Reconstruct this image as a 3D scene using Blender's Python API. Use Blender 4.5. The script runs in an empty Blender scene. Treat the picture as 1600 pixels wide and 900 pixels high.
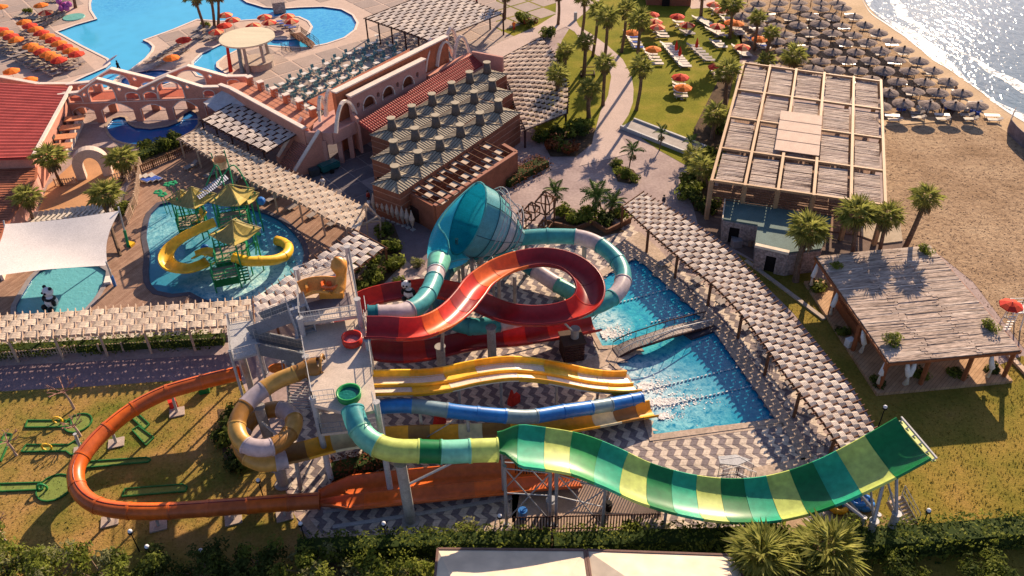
import bpy, bmesh, math, random
from mathutils import Vector, Matrix
from mathutils.geometry import tessellate_polygon
R = math.radians
rnd = random.Random(7)
scn = bpy.context.scene
col = scn.collection

# ---------------- camera, world, sun, exposure ----------------
F = 1330.0
H = 55.0
DN = Vector((40, 1730, F)).normalized()
FW = (Vector((0, 0, 1)) - DN * DN.z).normalized()
ZC = -DN
XC = FW.cross(ZC)
ZF = [False]
def zq(z): return 5 + (z - 5) * .77 if ZF[0] and z > 5 else z
def G(px, py, z=0.0):
    """world point at height z on the sight line of photo pixel (px, py)"""
    d = Vector((px - 800, py - 450, F)); z = zq(z)
    w = Vector((XC.dot(d), FW.dot(d), ZC.dot(d)))
    t = (z - H) / w.z
    return Vector((w.x * t, w.y * t, z))
def gps(pts, z=0.0):
    return [G(p[0], p[1], p[2] if len(p) > 2 else z) for p in pts]
cd = bpy.data.cameras.new('camera')
cam = bpy.data.objects.new('camera', cd)
col.objects.link(cam)
m3 = Matrix(((XC.x, FW.x, ZC.x), (-XC.y, -FW.y, -ZC.y), (-XC.z, -FW.z, -ZC.z))).transposed()
cam.matrix_world = Matrix.Translation((0, 0, H)) @ m3.to_4x4()
cd.sensor_width = 36
cd.lens = F / 1600 * 36
cd.clip_end = 3000
cd.clip_start = 1
scn.camera = cam

AZ, EL = R(26), R(25.5)
w = bpy.data.worlds.new('World')
scn.world = w
w.use_nodes = True
nt = w.node_tree
sky = nt.nodes.new('ShaderNodeTexSky')
sky.sky_type = 'NISHITA'
sky.sun_disc = False
sky.sun_elevation = EL
sky.sun_rotation = AZ
tint = nt.nodes.new('ShaderNodeMix'); tint.data_type = 'RGBA'; tint.blend_type = 'MULTIPLY'; tint.inputs[0].default_value = 1; tint.inputs[7].default_value = (.97, .94, 1.08, 1)
nt.links.new(sky.outputs[0], tint.inputs[6]); nt.links.new(tint.outputs[2], nt.nodes['Background'].inputs[0])
nt.nodes['Background'].inputs[1].default_value = 0.07
ld = bpy.data.lights.new('sun', 'SUN')
ld.energy = 5.0
ld.angle = R(0.5)
ld.color = (1.0, 0.78, 0.55)
sun = bpy.data.objects.new('sun', ld)
col.objects.link(sun)
sd = Vector((math.sin(AZ) * math.cos(EL), math.cos(AZ) * math.cos(EL), math.sin(EL)))
sun.rotation_euler = sd.to_track_quat('Z', 'Y').to_euler()
sun.location = (0, 0, 80)
vs = scn.view_settings
vs.view_transform = 'Standard'
vs.look = 'None'
vs.exposure = 0.93
vs.gamma = 1
scn.cycles.max_bounces = 4
scn.cycles.diffuse_bounces = 2
scn.cycles.glossy_bounces = 2
scn.cycles.transparent_max_bounces = 6

# ---------------- materials ----------------
MC = {}
def M(name, c, rough=.6, var=.14, scale=1.2, bump=0., bscale=8., metal=0., spec=.3, c2=None, fine=.08, stretch=None):
    if name in MC: return MC[name]
    m = bpy.data.materials.new(name); MC[name] = m
    m.use_nodes = True
    n = m.node_tree.nodes; l = m.node_tree.links
    b = n['Principled BSDF']
    b.inputs['Roughness'].default_value = rough
    b.inputs['Metallic'].default_value = metal
    b.inputs['Specular IOR Level'].default_value = spec * .7 if rough < .45 else spec * .25
    g = n.new('ShaderNodeNewGeometry')
    src = g.outputs['Position']
    if stretch:
        mp = n.new('ShaderNodeMapping'); mp.inputs['Rotation'].default_value = (0, 0, stretch[0])
        l.new(src, mp.inputs[0])
        mp2 = n.new('ShaderNodeMapping'); mp2.inputs['Scale'].default_value = stretch[1]
        l.new(mp.outputs[0], mp2.inputs[0]); src = mp2.outputs[0]
    t = n.new('ShaderNodeTexNoise'); t.inputs['Scale'].default_value = scale; t.inputs['Detail'].default_value = 5
    t.inputs['Roughness'].default_value = .6
    l.new(src, t.inputs['Vector'])
    cr = n.new('ShaderNodeValToRGB')
    a = [x * (1 - var) for x in c]; d = list(c2) if c2 else [min(1, x * (1 + var)) for x in c]
    cr.color_ramp.elements[0].position = .32; cr.color_ramp.elements[1].position = .68
    cr.color_ramp.elements[0].color = (*a, 1); cr.color_ramp.elements[1].color = (*d, 1)
    l.new(t.outputs[0], cr.inputs[0])
    out = cr.outputs[0]
    t2 = n.new('ShaderNodeTexNoise'); t2.inputs['Scale'].default_value = bscale; t2.inputs['Detail'].default_value = 3
    l.new(src, t2.inputs['Vector'])
    if fine:
        mx = n.new('ShaderNodeMix'); mx.data_type = 'RGBA'; mx.blend_type = 'MULTIPLY'
        mx.inputs[0].default_value = 1
        r2 = n.new('ShaderNodeMapRange'); r2.inputs[1].default_value = .3; r2.inputs[2].default_value = .7
        r2.inputs[3].default_value = 1 - fine * 2; r2.inputs[4].default_value = 1 + fine
        l.new(t2.outputs[0], r2.inputs[0])
        l.new(out, mx.inputs[6]); l.new(r2.outputs[0], mx.inputs[7]); out = mx.outputs[2]
    l.new(out, b.inputs['Base Color'])
    if bump:
        bp = n.new('ShaderNodeBump'); bp.inputs['Strength'].default_value = 1; bp.inputs['Distance'].default_value = bump
        l.new(t2.outputs[0], bp.inputs['Height']); l.new(bp.outputs[0], b.inputs['Normal'])
    return m
def NEW(name):
    m = bpy.data.materials.new(name); MC[name] = m; m.use_nodes = True
    return m, m.node_tree.nodes, m.node_tree.links, m.node_tree.nodes['Principled BSDF']
def ramp(n, stops):
    cr = n.new('ShaderNodeValToRGB'); e = cr.color_ramp.elements
    while len(e) < len(stops): e.new(.5)
    for i, (p, c) in enumerate(stops): e[i].position = p; e[i].color = (*c, 1)
    return cr
def noise(n, l, src, scale, detail=4, rough=.6, dist=0):
    t = n.new('ShaderNodeTexNoise'); t.inputs['Scale'].default_value = scale; t.inputs['Detail'].default_value = detail
    t.inputs['Roughness'].default_value = rough; t.inputs['Distortion'].default_value = dist
    l.new(src, t.inputs['Vector']); return t.outputs[0]
def mixc(n, l, f, a, b, mode='MIX'):
    mx = n.new('ShaderNodeMix'); mx.data_type = 'RGBA'; mx.blend_type = mode
    for i, v in ((0, f), (6, a), (7, b)):
        if hasattr(v, 'is_linked'): l.new(v, mx.inputs[i])
        elif i == 0: mx.inputs[0].default_value = v
        else: mx.inputs[i].default_value = (*v, 1)
    return mx.outputs[2]

def grass_mat(name, stops):
    m, n, l, b = NEW(name)
    g = n.new('ShaderNodeNewGeometry').outputs['Position']
    c = ramp(n, stops); l.new(noise(n, l, g, .16, 6, .65), c.inputs[0])
    c2 = ramp(n, [(.3, (.7, .7, .65)), (.7, (1.25, 1.2, 1.15))]); l.new(noise(n, l, g, 3.5, 6, .75), c2.inputs[0])
    l.new(mixc(n, l, 1, c.outputs[0], c2.outputs[0], 'MULTIPLY'), b.inputs['Base Color'])
    b.inputs['Roughness'].default_value = .95; b.inputs['Specular IOR Level'].default_value = .05
    bp = n.new('ShaderNodeBump'); bp.inputs['Distance'].default_value = .06; bp.inputs['Strength'].default_value = 1
    l.new(noise(n, l, g, 6, 4, .7), bp.inputs['Height']); l.new(bp.outputs[0], b.inputs['Normal'])
    return m
GRASS = grass_mat('lawn_grass', [(.3, (.12, .13, .02)), (.45, (.22, .18, .035)), (.6, (.30, .21, .05)), (.78, (.37, .22, .08))])
GRASS2 = grass_mat('lush_grass', [(.3, (.12, .14, .015)), (.5, (.20, .20, .022)), (.72, (.32, .25, .05))])
GRASS3 = grass_mat('worn_grass', [(.35, (.13, .15, .025)), (.54, (.30, .20, .06)), (.70, (.40, .235, .10))])

def water_mat(name, deep, lite, bscale, bdist, spots=None, vor=2.2, rough=.06, dark=None):
    m, n, l, b = NEW(name)
    g = n.new('ShaderNodeNewGeometry').outputs['Position']
    v = n.new('ShaderNodeTexVoronoi'); v.feature = 'SMOOTH_F1'; v.inputs['Scale'].default_value = vor
    ad = n.new('ShaderNodeVectorMath'); ad.operation = 'ADD'
    tn = n.new('ShaderNodeTexNoise'); tn.inputs['Scale'].default_value = 1.3; tn.inputs['Detail'].default_value = 3; l.new(g, tn.inputs['Vector'])
    l.new(g, ad.inputs[0]); l.new(tn.outputs['Color'], ad.inputs[1]); l.new(ad.outputs[0], v.inputs['Vector'])
    cr = ramp(n, [(.15, [x * .92 for x in deep]), (.75, deep), (.95, [(x + y) / 2 for x, y in zip(deep, lite)])])  # lighter cell edges paint caustic light into the water colour
    l.new(v.outputs['Distance'], cr.inputs[0])
    out = cr.outputs[0]
    bh = noise(n, l, g, bscale, 2, .5, .4)
    amp = None
    if spots:
        for (x, y, rad, amt, fc) in spots:
            d = n.new('ShaderNodeVectorMath'); d.operation = 'DISTANCE'; l.new(g, d.inputs[0]); d.inputs[1].default_value = (x, y, -.15)
            mr = n.new('ShaderNodeMapRange'); mr.inputs[1].default_value = rad; mr.inputs[2].default_value = rad * .15
            mr.inputs[3].default_value = 0; mr.inputs[4].default_value = amt
            l.new(d.outputs['Value'], mr.inputs[0])
            q = n.new('ShaderNodeMath'); q.operation = 'MULTIPLY_ADD'; q.use_clamp = True
            nn = noise(n, l, ad.outputs[0], 1.6, 6, .75, .5)
            sb = n.new('ShaderNodeMapRange'); sb.inputs[1].default_value = .38; sb.inputs[2].default_value = .62; l.new(nn, sb.inputs[0])
            mu = n.new('ShaderNodeMath'); mu.operation = 'MULTIPLY'; mu.use_clamp = True
            l.new(mr.outputs[0], mu.inputs[0]); l.new(sb.outputs[0], mu.inputs[1])
            out = mixc(n, l, mu.outputs[0], out, fc)
            if amp is None: amp = mr.outputs[0]
            else:
                mxm = n.new('ShaderNodeMath'); mxm.operation = 'MAXIMUM'; l.new(amp, mxm.inputs[0]); l.new(mr.outputs[0], mxm.inputs[1]); amp = mxm.outputs[0]
    l.new(out, b.inputs['Base Color'])
    b.inputs['Roughness'].default_value = rough
    b.inputs['IOR'].default_value = 1.33
    bp = n.new('ShaderNodeBump'); bp.inputs['Distance'].default_value = bdist
    l.new(bh, bp.inputs['Height'])
    if amp is not None:
        a2 = n.new('ShaderNodeMath'); a2.operation = 'MULTIPLY_ADD'; a2.use_clamp = True; l.new(amp, a2.inputs[0]); a2.inputs[1].default_value = .7; a2.inputs[2].default_value = .2
        l.new(a2.outputs[0], bp.inputs['Strength'])
    l.new(bp.outputs[0], b.inputs['Normal'])
    return m

def plank_mat(name, c1, c2, rot, width, dark=(.05, .03, .02), gap=.06):
    m, n, l, b = NEW(name)
    g = n.new('ShaderNodeNewGeometry').outputs['Position']
    mp = n.new('ShaderNodeMapping'); mp.inputs['Rotation'].default_value = (0, 0, rot); l.new(g, mp.inputs[0])
    mp2 = n.new('ShaderNodeMapping'); mp2.inputs['Scale'].default_value = (1 / width, .25, 1); l.new(mp.outputs[0], mp2.inputs[0])
    sp = n.new('ShaderNodeSeparateXYZ'); l.new(mp2.outputs[0], sp.inputs[0])
    fr = n.new('ShaderNodeMath'); fr.operation = 'FRACT'; l.new(sp.outputs[0], fr.inputs[0])
    fl = n.new('ShaderNodeMath'); fl.operation = 'FLOOR'; l.new(sp.outputs[0], fl.inputs[0])
    wn = n.new('ShaderNodeTexWhiteNoise'); wn.noise_dimensions = '1D'; l.new(fl.outputs[0], wn.inputs['W'])
    c = mixc(n, l, wn.outputs[0], c1, c2)
    cr = ramp(n, [(.3, (.75, .72, .7)), (.7, (1.2, 1.2, 1.2))]); l.new(noise(n, l, g, .8, 5, .7), cr.inputs[0])
    c = mixc(n, l, 1, c, cr.outputs[0], 'MULTIPLY')
    lt = n.new('ShaderNodeMath'); lt.operation = 'LESS_THAN'; l.new(fr.outputs[0], lt.inputs[0]); lt.inputs[1].default_value = gap
    c = mixc(n, l, lt.outputs[0], c, dark)
    l.new(c, b.inputs['Base Color']); b.inputs['Roughness'].default_value = .8; b.inputs['Specular IOR Level'].default_value = .08
    return m

PAVE = M('pink_concrete_paving', (.34, .25, .24), .8, .14, .22, .01, 3, c2=(.44, .34, .315), fine=.10)
DARKPAVE = M('dark_paver', (.16, .13, .135), .8, .12, .6, .01, 6)
SAND = None
CREAM = M('cream_paver', (.62, .52, .43), .8, .16, .35, .006, 5, fine=.12)
GREYP = M('grey_paver', (.235, .195, .20), .8, .20, .35, .006, 5, fine=.14)
BORDER = M('beige_border_paver', (.45, .345, .27), .75, .18, .5, .006, 4, fine=.12)
WOODT = M('timber_brown', (.16, .075, .045), .7, .2, 2)
WOODD = M('dark_timber', (.065, .032, .028), .7, .2, 2)
SLATL = M('pale_slat', (.62, .50, .39), .7, .14, 1.4, fine=.1)
SLATW = M('whitewashed_slat', (.60, .52, .47), .7, .14, 1.4, fine=.1)
BEIGEW = M('beige_painted_timber', (.52, .38, .28), .65, .12, 2)
ORANGEW = M('honey_timber', (.43, .265, .15), .55, .10, 1.2)
RUSTW = M('red_brown_timber', (.30, .105, .045), .6, .15, 1.5)
STEEL = M('galvanised_steel', (.33, .335, .36), .4, .12, 2, metal=.3)
STEELP = M('pale_grey_paint', (.44, .435, .44), .45, .10, 2)
DECKC = M('platform_concrete', (.56, .465, .39), .8, .16, .7, .006, 8)
CONC = M('weathered_concrete', (.36, .33, .30), .8, .18, 1.5, .01, 8)
WHITE = M('white_plastic', (.78, .76, .74), .4, .05, 2)
CANVAS = M('cream_canvas', (.72, .60, .46), .8, .06, .5, .02, .8)
SAILM = M('white_sail_cloth', (.76, .70, .66), .8, .05, .5)
PINK = M('pink_render', (.58, .27, .20), .8, .12, .6, .006, 6)
PINKL = M('pale_pink_render', (.52, .28, .235), .8, .10, .6)
WTRIM = M('cream_trim', (.76, .63, .55), .7, .08, 1)
REDROOF = M('red_metal_roof', (.36, .065, .055), .5, .16, .5, fine=.1)
TERRA = M('terracotta_tile', (.36, .13, .075), .75, .22, 1.2, .01, 5)
BRICK = M('brown_brick', (.27, .105, .065), .8, .16, 1, .01, 8)
TOWERM = M('grey_green_roof_metal', (.40, .345, .26), .6, .10, .8)
TOWERD = M('dark_wind_tower', (.13, .11, .10), .6, .12, 1)
TEALR = M('teal_flat_roof', (.10, .155, .15), .7, .18, .5)
STONE = M('rubble_stone', (.34, .27, .25), .85, .35, 3.5, .03, 4, fine=.2)
BLACK = M('dark_opening', (.015, .013, .014), .6)
THATCH = M('reed_thatch', (.44, .33, .27), .9, .3, 1.0, .03, 6, c2=(.62, .49, .41), fine=.3, stretch=(-.18, (.25, 2.2, 1)))
PTHATCH = M('parasol_thatch', (.21, .16, .145), .9, .3, 2.5, .03, 8, c2=(.35, .275, .245), fine=.2)
UORANGE = M('orange_canvas', (.80, .20, .035), .75, .08, 1)
URED = M('red_canvas', (.60, .045, .03), .75, .08, 1)
LWHITE = M('pale_sunbed_sling', (.62, .55, .48), .7, .10, 2)
LBEIGE = M('beige_sunbed_sling', (.40, .32, .25), .7, .12, 2)
TEALCH = M('teal_chair_plastic', (.14, .28, .30), .5, .15, 3)
BLUET = M('blue_towel', (.06, .12, .45), .9, .2, 3)
LEAF = M('leaf_green', (.11, .17, .028), .6, .45, .8, c2=(.24, .27, .05), fine=.15, spec=.25)
LEAFD = M('dark_leaf', (.05, .08, .02), .65, .4, 1, c2=(.10, .13, .035), fine=.15, spec=.2)
LEAFB = M('bright_leaf', (.19, .27, .035), .6, .4, 1, c2=(.34, .36, .07), fine=.15, spec=.2)
LEAFR = M('russet_leaf', (.16, .045, .02), .7, .4, 1.5, c2=(.26, .09, .035), fine=.15, spec=.2)
LEAFO = M('olive_leaf', (.20, .22, .09), .6, .3, 2, c2=(.38, .37, .17), fine=.15, spec=.2)
PALMG = M('palm_frond_green', (.20, .25, .045), .5, .35, 1.5, c2=(.46, .44, .13), fine=.1, spec=.35)
PALMD = M('dry_palm_leaf', (.26, .18, .09), .8, .3, 2)
PTRUNK = M('palm_trunk_bark', (.15, .10, .07), .9, .3, 3, .03, 6)
BARK = M('bark', (.20, .14, .10), .9, .3, 3)
SOIL = M('dark_soil', (.10, .065, .04), .95, .3, 1, .04, 4)
BLUEP = M('glossy_blue', (.02, .17, .52), .36, .16, .45, spec=.5, bscale=2.2, fine=.09)
TEALP = M('glossy_turquoise', (.085, .40, .42), .36, .16, .45, spec=.5, bscale=2.2, fine=.09)
TEALD = M('glossy_deep_teal', (.015, .20, .25), .36, .16, .45, spec=.5, bscale=2.2, fine=.09)
GREYB = M('grey_blue_shell', (.16, .25, .31), .36, .16, .45, spec=.5, bscale=2.2, fine=.09)
LILAC = M('pale_lilac_shell', (.60, .50, .52), .36, .16, .45, spec=.5, bscale=2.2, fine=.09)
CREAMP = M('cream_fibreglass', (.72, .60, .36), .36, .16, .45, spec=.5, bscale=2.2, fine=.09)
TANP = M('tan_fibreglass', (.55, .30, .07), .36, .16, .45, spec=.5, bscale=2.2, fine=.09)
BROWNP = M('brown_fibreglass', (.30, .14, .03), .36, .16, .45, spec=.5, bscale=2.2, fine=.09)
REDP = M('red_fibreglass', (.55, .028, .012), .36, .16, .45, spec=.5, bscale=2.2, fine=.09)
MAROON = M('maroon_fibreglass', (.24, .012, .016), .36, .16, .45, spec=.5, bscale=2.2, fine=.09)
ORP = M('orange_fibreglass', (.70, .13, .015), .36, .16, .45, spec=.5, bscale=2.2, fine=.09)
YEL = M('yellow_fibreglass', (.88, .50, .03), .36, .16, .45, spec=.5, bscale=2.2, fine=.09)
YELO = M('amber_fibreglass', (.82, .36, .015), .36, .16, .45, spec=.5, bscale=2.2, fine=.09)
RUSTP = M('burnt_orange_fibreglass', (.56, .115, .025), .36, .16, .45, spec=.5, bscale=2.2, fine=.09)
GRN1 = M('dark_green_fibreglass', (.010, .20, .06), .36, .16, .45, spec=.5, bscale=2.2, fine=.09)
GRN2 = M('mid_green_fibreglass', (.03, .33, .09), .36, .16, .45, spec=.5, bscale=2.2, fine=.09)
GRN3 = M('jade_fibreglass', (.03, .42, .24), .36, .16, .45, spec=.5, bscale=2.2, fine=.09)
GRN4 = M('lime_fibreglass', (.55, .64, .16), .36, .16, .45, spec=.5, bscale=2.2, fine=.09)
GRN5 = M('seafoam_fibreglass', (.16, .50, .36), .36, .16, .45, spec=.5, bscale=2.2, fine=.09)
GREENP = M('green_painted_steel', (.03, .28, .12), .45, .12, 2)
BLUETILE = M('blue_pool_tile', (.02, .06, .20), .3, .15, 3)

# ---------------- mesh helpers ----------------
class MB:
    def __init__(s): s.v = []; s.f = []; s.m = []; s.k = 0; s.smooth = False
    def add(s, vs, fs):
        o = len(s.v); s.v.extend([Vector(v) for v in vs]); s.f.extend([[i + o for i in f] for f in fs]); s.m.extend([s.k] * len(fs)); return s
    def box(s, c, d, rz=0.):
        x, y, z = d[0] / 2, d[1] / 2, d[2] / 2; cs, sn = math.cos(rz), math.sin(rz)
        vs = [(c[0] + a * x * cs - b * y * sn, c[1] + a * x * sn + b * y * cs, c[2] + e * z) for e in (-1, 1) for a, b in ((-1, -1), (1, -1), (1, 1), (-1, 1))]
        return s.add(vs, [(3, 2, 1, 0), (4, 5, 6, 7), (0, 1, 5, 4), (1, 2, 6, 5), (2, 3, 7, 6), (3, 0, 4, 7)])
    def hexa(s, vs):
        return s.add(vs, [(3, 2, 1, 0), (4, 5, 6, 7), (0, 1, 5, 4), (1, 2, 6, 5), (2, 3, 7, 6), (3, 0, 4, 7)])
    def beam(s, a, b, w, h, up=(0, 0, 1)):
        a = Vector(a); b = Vector(b); t = (b - a).normalized(); up = Vector(up)
        if abs(t.dot(up)) > .98: up = Vector((1, 0, 0))
        sd_ = t.cross(up).normalized(); u = sd_.cross(t)
        vs = []
        for p in (a, b):
            for i, j in ((-1, -1), (1, -1), (1, 1), (-1, 1)): vs.append(p + sd_ * (i * w / 2) + u * (j * h / 2))
        return s.add(vs, [(0, 1, 2, 3), (7, 6, 5, 4), (1, 0, 4, 5), (2, 1, 5, 6), (3, 2, 6, 7), (0, 3, 7, 4)])
    def cyl(s, a, b, r0, r1=None, n=8, caps=True):
        r1 = r0 if r1 is None else r1
        a = Vector(a); b = Vector(b); t = (b - a).normalized(); up = Vector((0, 0, 1)) if abs(t.z) < .95 else Vector((1, 0, 0))
        x = t.cross(up).normalized(); y = x.cross(t)
        vs = [p + (x * math.cos(6.2832 * i / n) + y * math.sin(6.2832 * i / n)) * r for p, r in ((a, r0), (b, r1)) for i in range(n)]
        fs = [(i, i + n, (i + 1) % n + n, (i + 1) % n) for i in range(n)]
        if caps: fs += [tuple(range(n)), tuple(range(2 * n - 1, n - 1, -1))]
        return s.add(vs, fs)
    def tube(s, path, r, n=6, caps=True):
        path = [Vector(p) for p in path]; rs = r if isinstance(r, (list, tuple)) else [r] * len(path)
        fr = frames(path); vs = []
        for (p, t, sdv, u), rr in zip(fr, rs):
            vs += [p + (sdv * math.cos(6.2832 * i / n) + u * math.sin(6.2832 * i / n)) * rr for i in range(n)]
        fs = [(k * n + i, k * n + (i + 1) % n, (k + 1) * n + (i + 1) % n, (k + 1) * n + i) for k in range(len(path) - 1) for i in range(n)]
        if caps: fs += [tuple(range(n - 1, -1, -1)), tuple(range(len(vs) - n, len(vs)))]
        return s.add(vs, fs)
    def sphere(s, c, r, n=8, m=6, sc=(1, 1, 1)):
        c = Vector(c); vs = []
        for j in range(m + 1):
            a = math.pi * j / m
            for i in range(n):
                b = 6.2832 * i / n; vs.append(c + Vector((math.sin(a) * math.cos(b) * sc[0], math.sin(a) * math.sin(b) * sc[1], math.cos(a) * sc[2])) * r)
        return s.add(vs, [(j * n + i, (j + 1) * n + i, (j + 1) * n + (i + 1) % n, j * n + (i + 1) % n) for j in range(m) for i in range(n)])
    def poly(s, outer, z0, z1=None, holes=()):
        """flat polygon sheet at z0, or a prism z0..z1; outer/holes lists of xy"""
        loops = [[(p[0], p[1]) for p in outer]] + [[(p[0], p[1]) for p in h] for h in holes]
        allp = [p for lp in loops for p in lp]
        tris = tessellate_polygon([[Vector((x, y, 0)) for x, y in lp] for lp in loops])
        def up(t):
            a, b, c = (allp[i] for i in t)
            return (b[0] - a[0]) * (c[1] - a[1]) - (b[1] - a[1]) * (c[0] - a[0]) > 0
        tt = [t if up(t) else (t[0], t[2], t[1]) for t in tris]
        top = z0 if z1 is None else z1
        s.add([(x, y, top) for x, y in allp], tt)
        if z1 is not None:
            o = 0
            for lp in loops:
                n = len(lp); s.add([(x, y, z0) for x, y in lp] + [(x, y, z1) for x, y in lp], [(i, (i + 1) % n, (i + 1) % n + n, i + n) for i in range(n)])
        return s
    def build(s, name, mats, parent=None, data_origin=None, local=False):
        me = bpy.data.meshes.new(name)
        o = Vector((0, 0, 0))
        if parent is not None:
            p = parent
            while p is not None: o = o + p.location; p = p.parent
        if data_origin is not None: o = Vector(data_origin)
        if local: o = Vector((0, 0, 0))
        me.from_pydata([tuple(v - o) for v in s.v], [], s.f)
        if not isinstance(mats, (list, tuple)): mats = [mats]
        for mm in mats: me.materials.append(mm)
        if len(mats) > 1: me.polygons.foreach_set('material_index', s.m)
        if s.smooth: me.polygons.foreach_set('use_smooth', [True] * len(me.polygons))
        me.update()
        ob = bpy.data.objects.new(name, me); col.objects.link(ob)
        if parent is not None: ob.parent = parent
        elif data_origin is not None: ob.location = o
        return ob
def frames(path):
    out = []; n = len(path)
    for i, p in enumerate(path):
        t = (path[min(n - 1, i + 1)] - path[max(0, i - 1)])
        if t.length < 1e-6: t = Vector((0, 0, 1))
        t.normalize(); up = Vector((0, 0, 1))
        if abs(t.z) > .97: up = Vector((0, 1, 0))
        sdv = t.cross(up).normalized(); out.append((p, t, sdv, sdv.cross(t)))
    return out
def spline(pts, step=.5, closed=False):
    pts = [Vector(p) for p in pts]; n = len(pts); res = []
    rng = range(n) if closed else range(n - 1)
    for i in rng:
        if closed: p0, p1, p2, p3 = pts[i - 1], pts[i], pts[(i + 1) % n], pts[(i + 2) % n]
        else: p0, p1, p2, p3 = pts[max(0, i - 1)], pts[i], pts[i + 1], pts[min(n - 1, i + 2)]
        k = max(1, int((p2 - p1).length / step))
        for j in range(k):
            t = j / k
            res.append(.5 * ((2 * p1) + (p2 - p0) * t + (2 * p0 - 5 * p1 + 4 * p2 - p3) * t * t + (3 * p1 - p0 - 3 * p2 + p3) * t ** 3))
    if not closed: res.append(pts[-1].copy())
    return res
def tag(o, label, cat, group=None, kind=None):
    if label: o['label'] = label
    if cat: o['category'] = cat
    if group: o['group'] = group
    if kind: o['kind'] = kind
    return o
def thing(name, label, cat, loc=(0, 0, 0), rz=0., group=None):
    o = bpy.data.objects.new(name, None); o.empty_display_size = .3; col.objects.link(o); o.location = loc; o.rotation_euler = (0, 0, rz)
    return tag(o, label, cat, group)
def struct(o): o['kind'] = 'structure'; return o
def copy_tree(o, parent=None):
    c = o.copy(); col.objects.link(c)
    if parent is not None: c.parent = parent
    for ch in KIDS.get(o.name, ()): copy_tree(ch, c)
    return c
KIDS = {}
def proto_ready(root):
    for ch in list(col.objects):
        if ch.parent is not None and ch.parent == root: KIDS.setdefault(root.name, []).append(ch)
USED = set()
def place(root, loc, rz, label, group=None, sc=None):
    if root.name not in KIDS: KIDS[root.name] = []; proto_ready(root)
    o = root if root.name not in USED else copy_tree(root)
    USED.add(root.name)
    o.location = loc; o.rotation_euler = (0, 0, rz)
    if sc: o.scale = (sc, sc, sc)
    o['label'] = label
    if group: o['group'] = group
    return o
ORD = ['first', 'second', 'third', 'fourth', 'fifth', 'sixth', 'seventh', 'eighth', 'ninth', 'tenth', 'eleventh', 'twelfth', 'thirteenth', 'fourteenth',
       'fifteenth', 'sixteenth', 'seventeenth', 'eighteenth', 'nineteenth', 'twentieth', 'twenty-first', 'twenty-second', 'twenty-third', 'twenty-fourth', 'twenty-fifth']
def pip(x, y, poly):
    c = False; n = len(poly); j = n - 1
    for i in range(n):
        xi, yi, xj, yj = poly[i][0], poly[i][1], poly[j][0], poly[j][1]
        if (yi > y) != (yj > y) and x < (xj - xi) * (y - yi) / (yj - yi) + xi: c = not c
        j = i
    return c
def lerp(a, b, t): return a + (b - a) * t

def translucent(m, f=.5):
    n = m.node_tree.nodes; l = m.node_tree.links; b = n['Principled BSDF']; o = [x for x in n if x.type == 'OUTPUT_MATERIAL'][0]
    t = n.new('ShaderNodeBsdfTranslucent'); mx = n.new('ShaderNodeMixShader'); mx.inputs[0].default_value = f
    if b.inputs['Base Color'].is_linked: l.new(b.inputs['Base Color'].links[0].from_socket, t.inputs[0])
    l.new(b.outputs[0], mx.inputs[1]); l.new(t.outputs[0], mx.inputs[2]); l.new(mx.outputs[0], o.inputs[0]); return m
for m_ in (LEAF, LEAFB, LEAFD, LEAFO, PALMG): translucent(m_, .5)
for m_ in (GRN1, GRN2, GRN3, GRN4): translucent(m_, .18)
def proto_ready(root):
    for ch in list(root.children):
        KIDS.setdefault(root.name, []).append(ch); proto_ready(ch)

# ================= GROUND, WATER =================
def XY(pts): return [(p.x, p.y) for p in pts]
main_pool = gps([(995, 402), (1046, 450), (1095, 493), (1104, 507), (1118, 521), (1165, 588), (1212, 656), (1022, 682), (1013, 652), (994, 612), (983, 588), (962, 568), (980, 562), (1002, 549), (965, 540), (941, 541), (930, 520), (918, 503), (880, 468), (905, 455)], 0)
kids_pool = spline(gps([(250, 320), (236, 334), (231, 352), (229, 372), (234, 395), (232, 420), (233, 438), (246, 455), (270, 460), (297, 457), (318, 468), (350, 474), (385, 470), (430, 458), (462, 434), (474, 408), (472, 384), (455, 360), (430, 341), (395, 328), (340, 316), (290, 313)]), 1.2, True)
panda_pool = spline(gps([(62, 424), (40, 452), (25, 488), (70, 494), (128, 488), (145, 470), (160, 446), (166, 424), (150, 414), (100, 412)]), 1.2, True)
lazy_pool = spline(gps([(188, 183), (176, 186), (168, 196), (170, 207), (182, 219), (205, 225), (235, 226), (270, 219), (295, 208), (309, 194), (307, 178), (298, 173), (288, 178), (282, 190), (262, 198), (235, 202), (212, 200), (199, 192), (195, 184)]), 1.2, True)
bigpool = gps([(146, -14), (142, 6), (143, 16), (152, 30), (120, 39), (90, 50), (130, 72), (170, 92), (173, 99), (165, 106), (135, 119), (105, 133), (165, 140), (182, 121), (205, 108), (226, 92), (236, 80), (238, 73), (232, 67), (223, 63), (270, 46), (308, 30), (345, 33), (375, 32), (405, 30), (440, 25), (468, 26), (483, 33), (489, 42), (484, 52), (472, 60), (452, 62), (430, 62), (400, 60), (372, 62), (345, 70), (316, 84), (303, 97), (303, 110), (310, 118), (330, 122), (358, 119), (348, 112), (338, 105), (338, 98), (350, 88), (375, 76), (410, 70), (445, 73), (480, 74), (510, 68), (537, 59), (553, 47), (557, 36), (550, 24), (533, 15), (505, 11), (470, 12), (440, 14), (412, 12), (385, 4), (360, -14)])
circle_pool = [G(232, 124) + Vector((4.2 * math.cos(a), 3.6 * math.sin(a), 0)) for a in [i * .4488 for i in range(14)]]
POOLS = [main_pool, kids_pool, panda_pool, lazy_pool, bigpool, circle_pool]
HOLES = [XY(p) for p in POOLS]
g = MB(); g.poly([(-900, -120), (900, -120), (900, 1400), (-900, 1400)], 0.0, None, HOLES)
struct(g.build('ground', PAVE))

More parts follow.
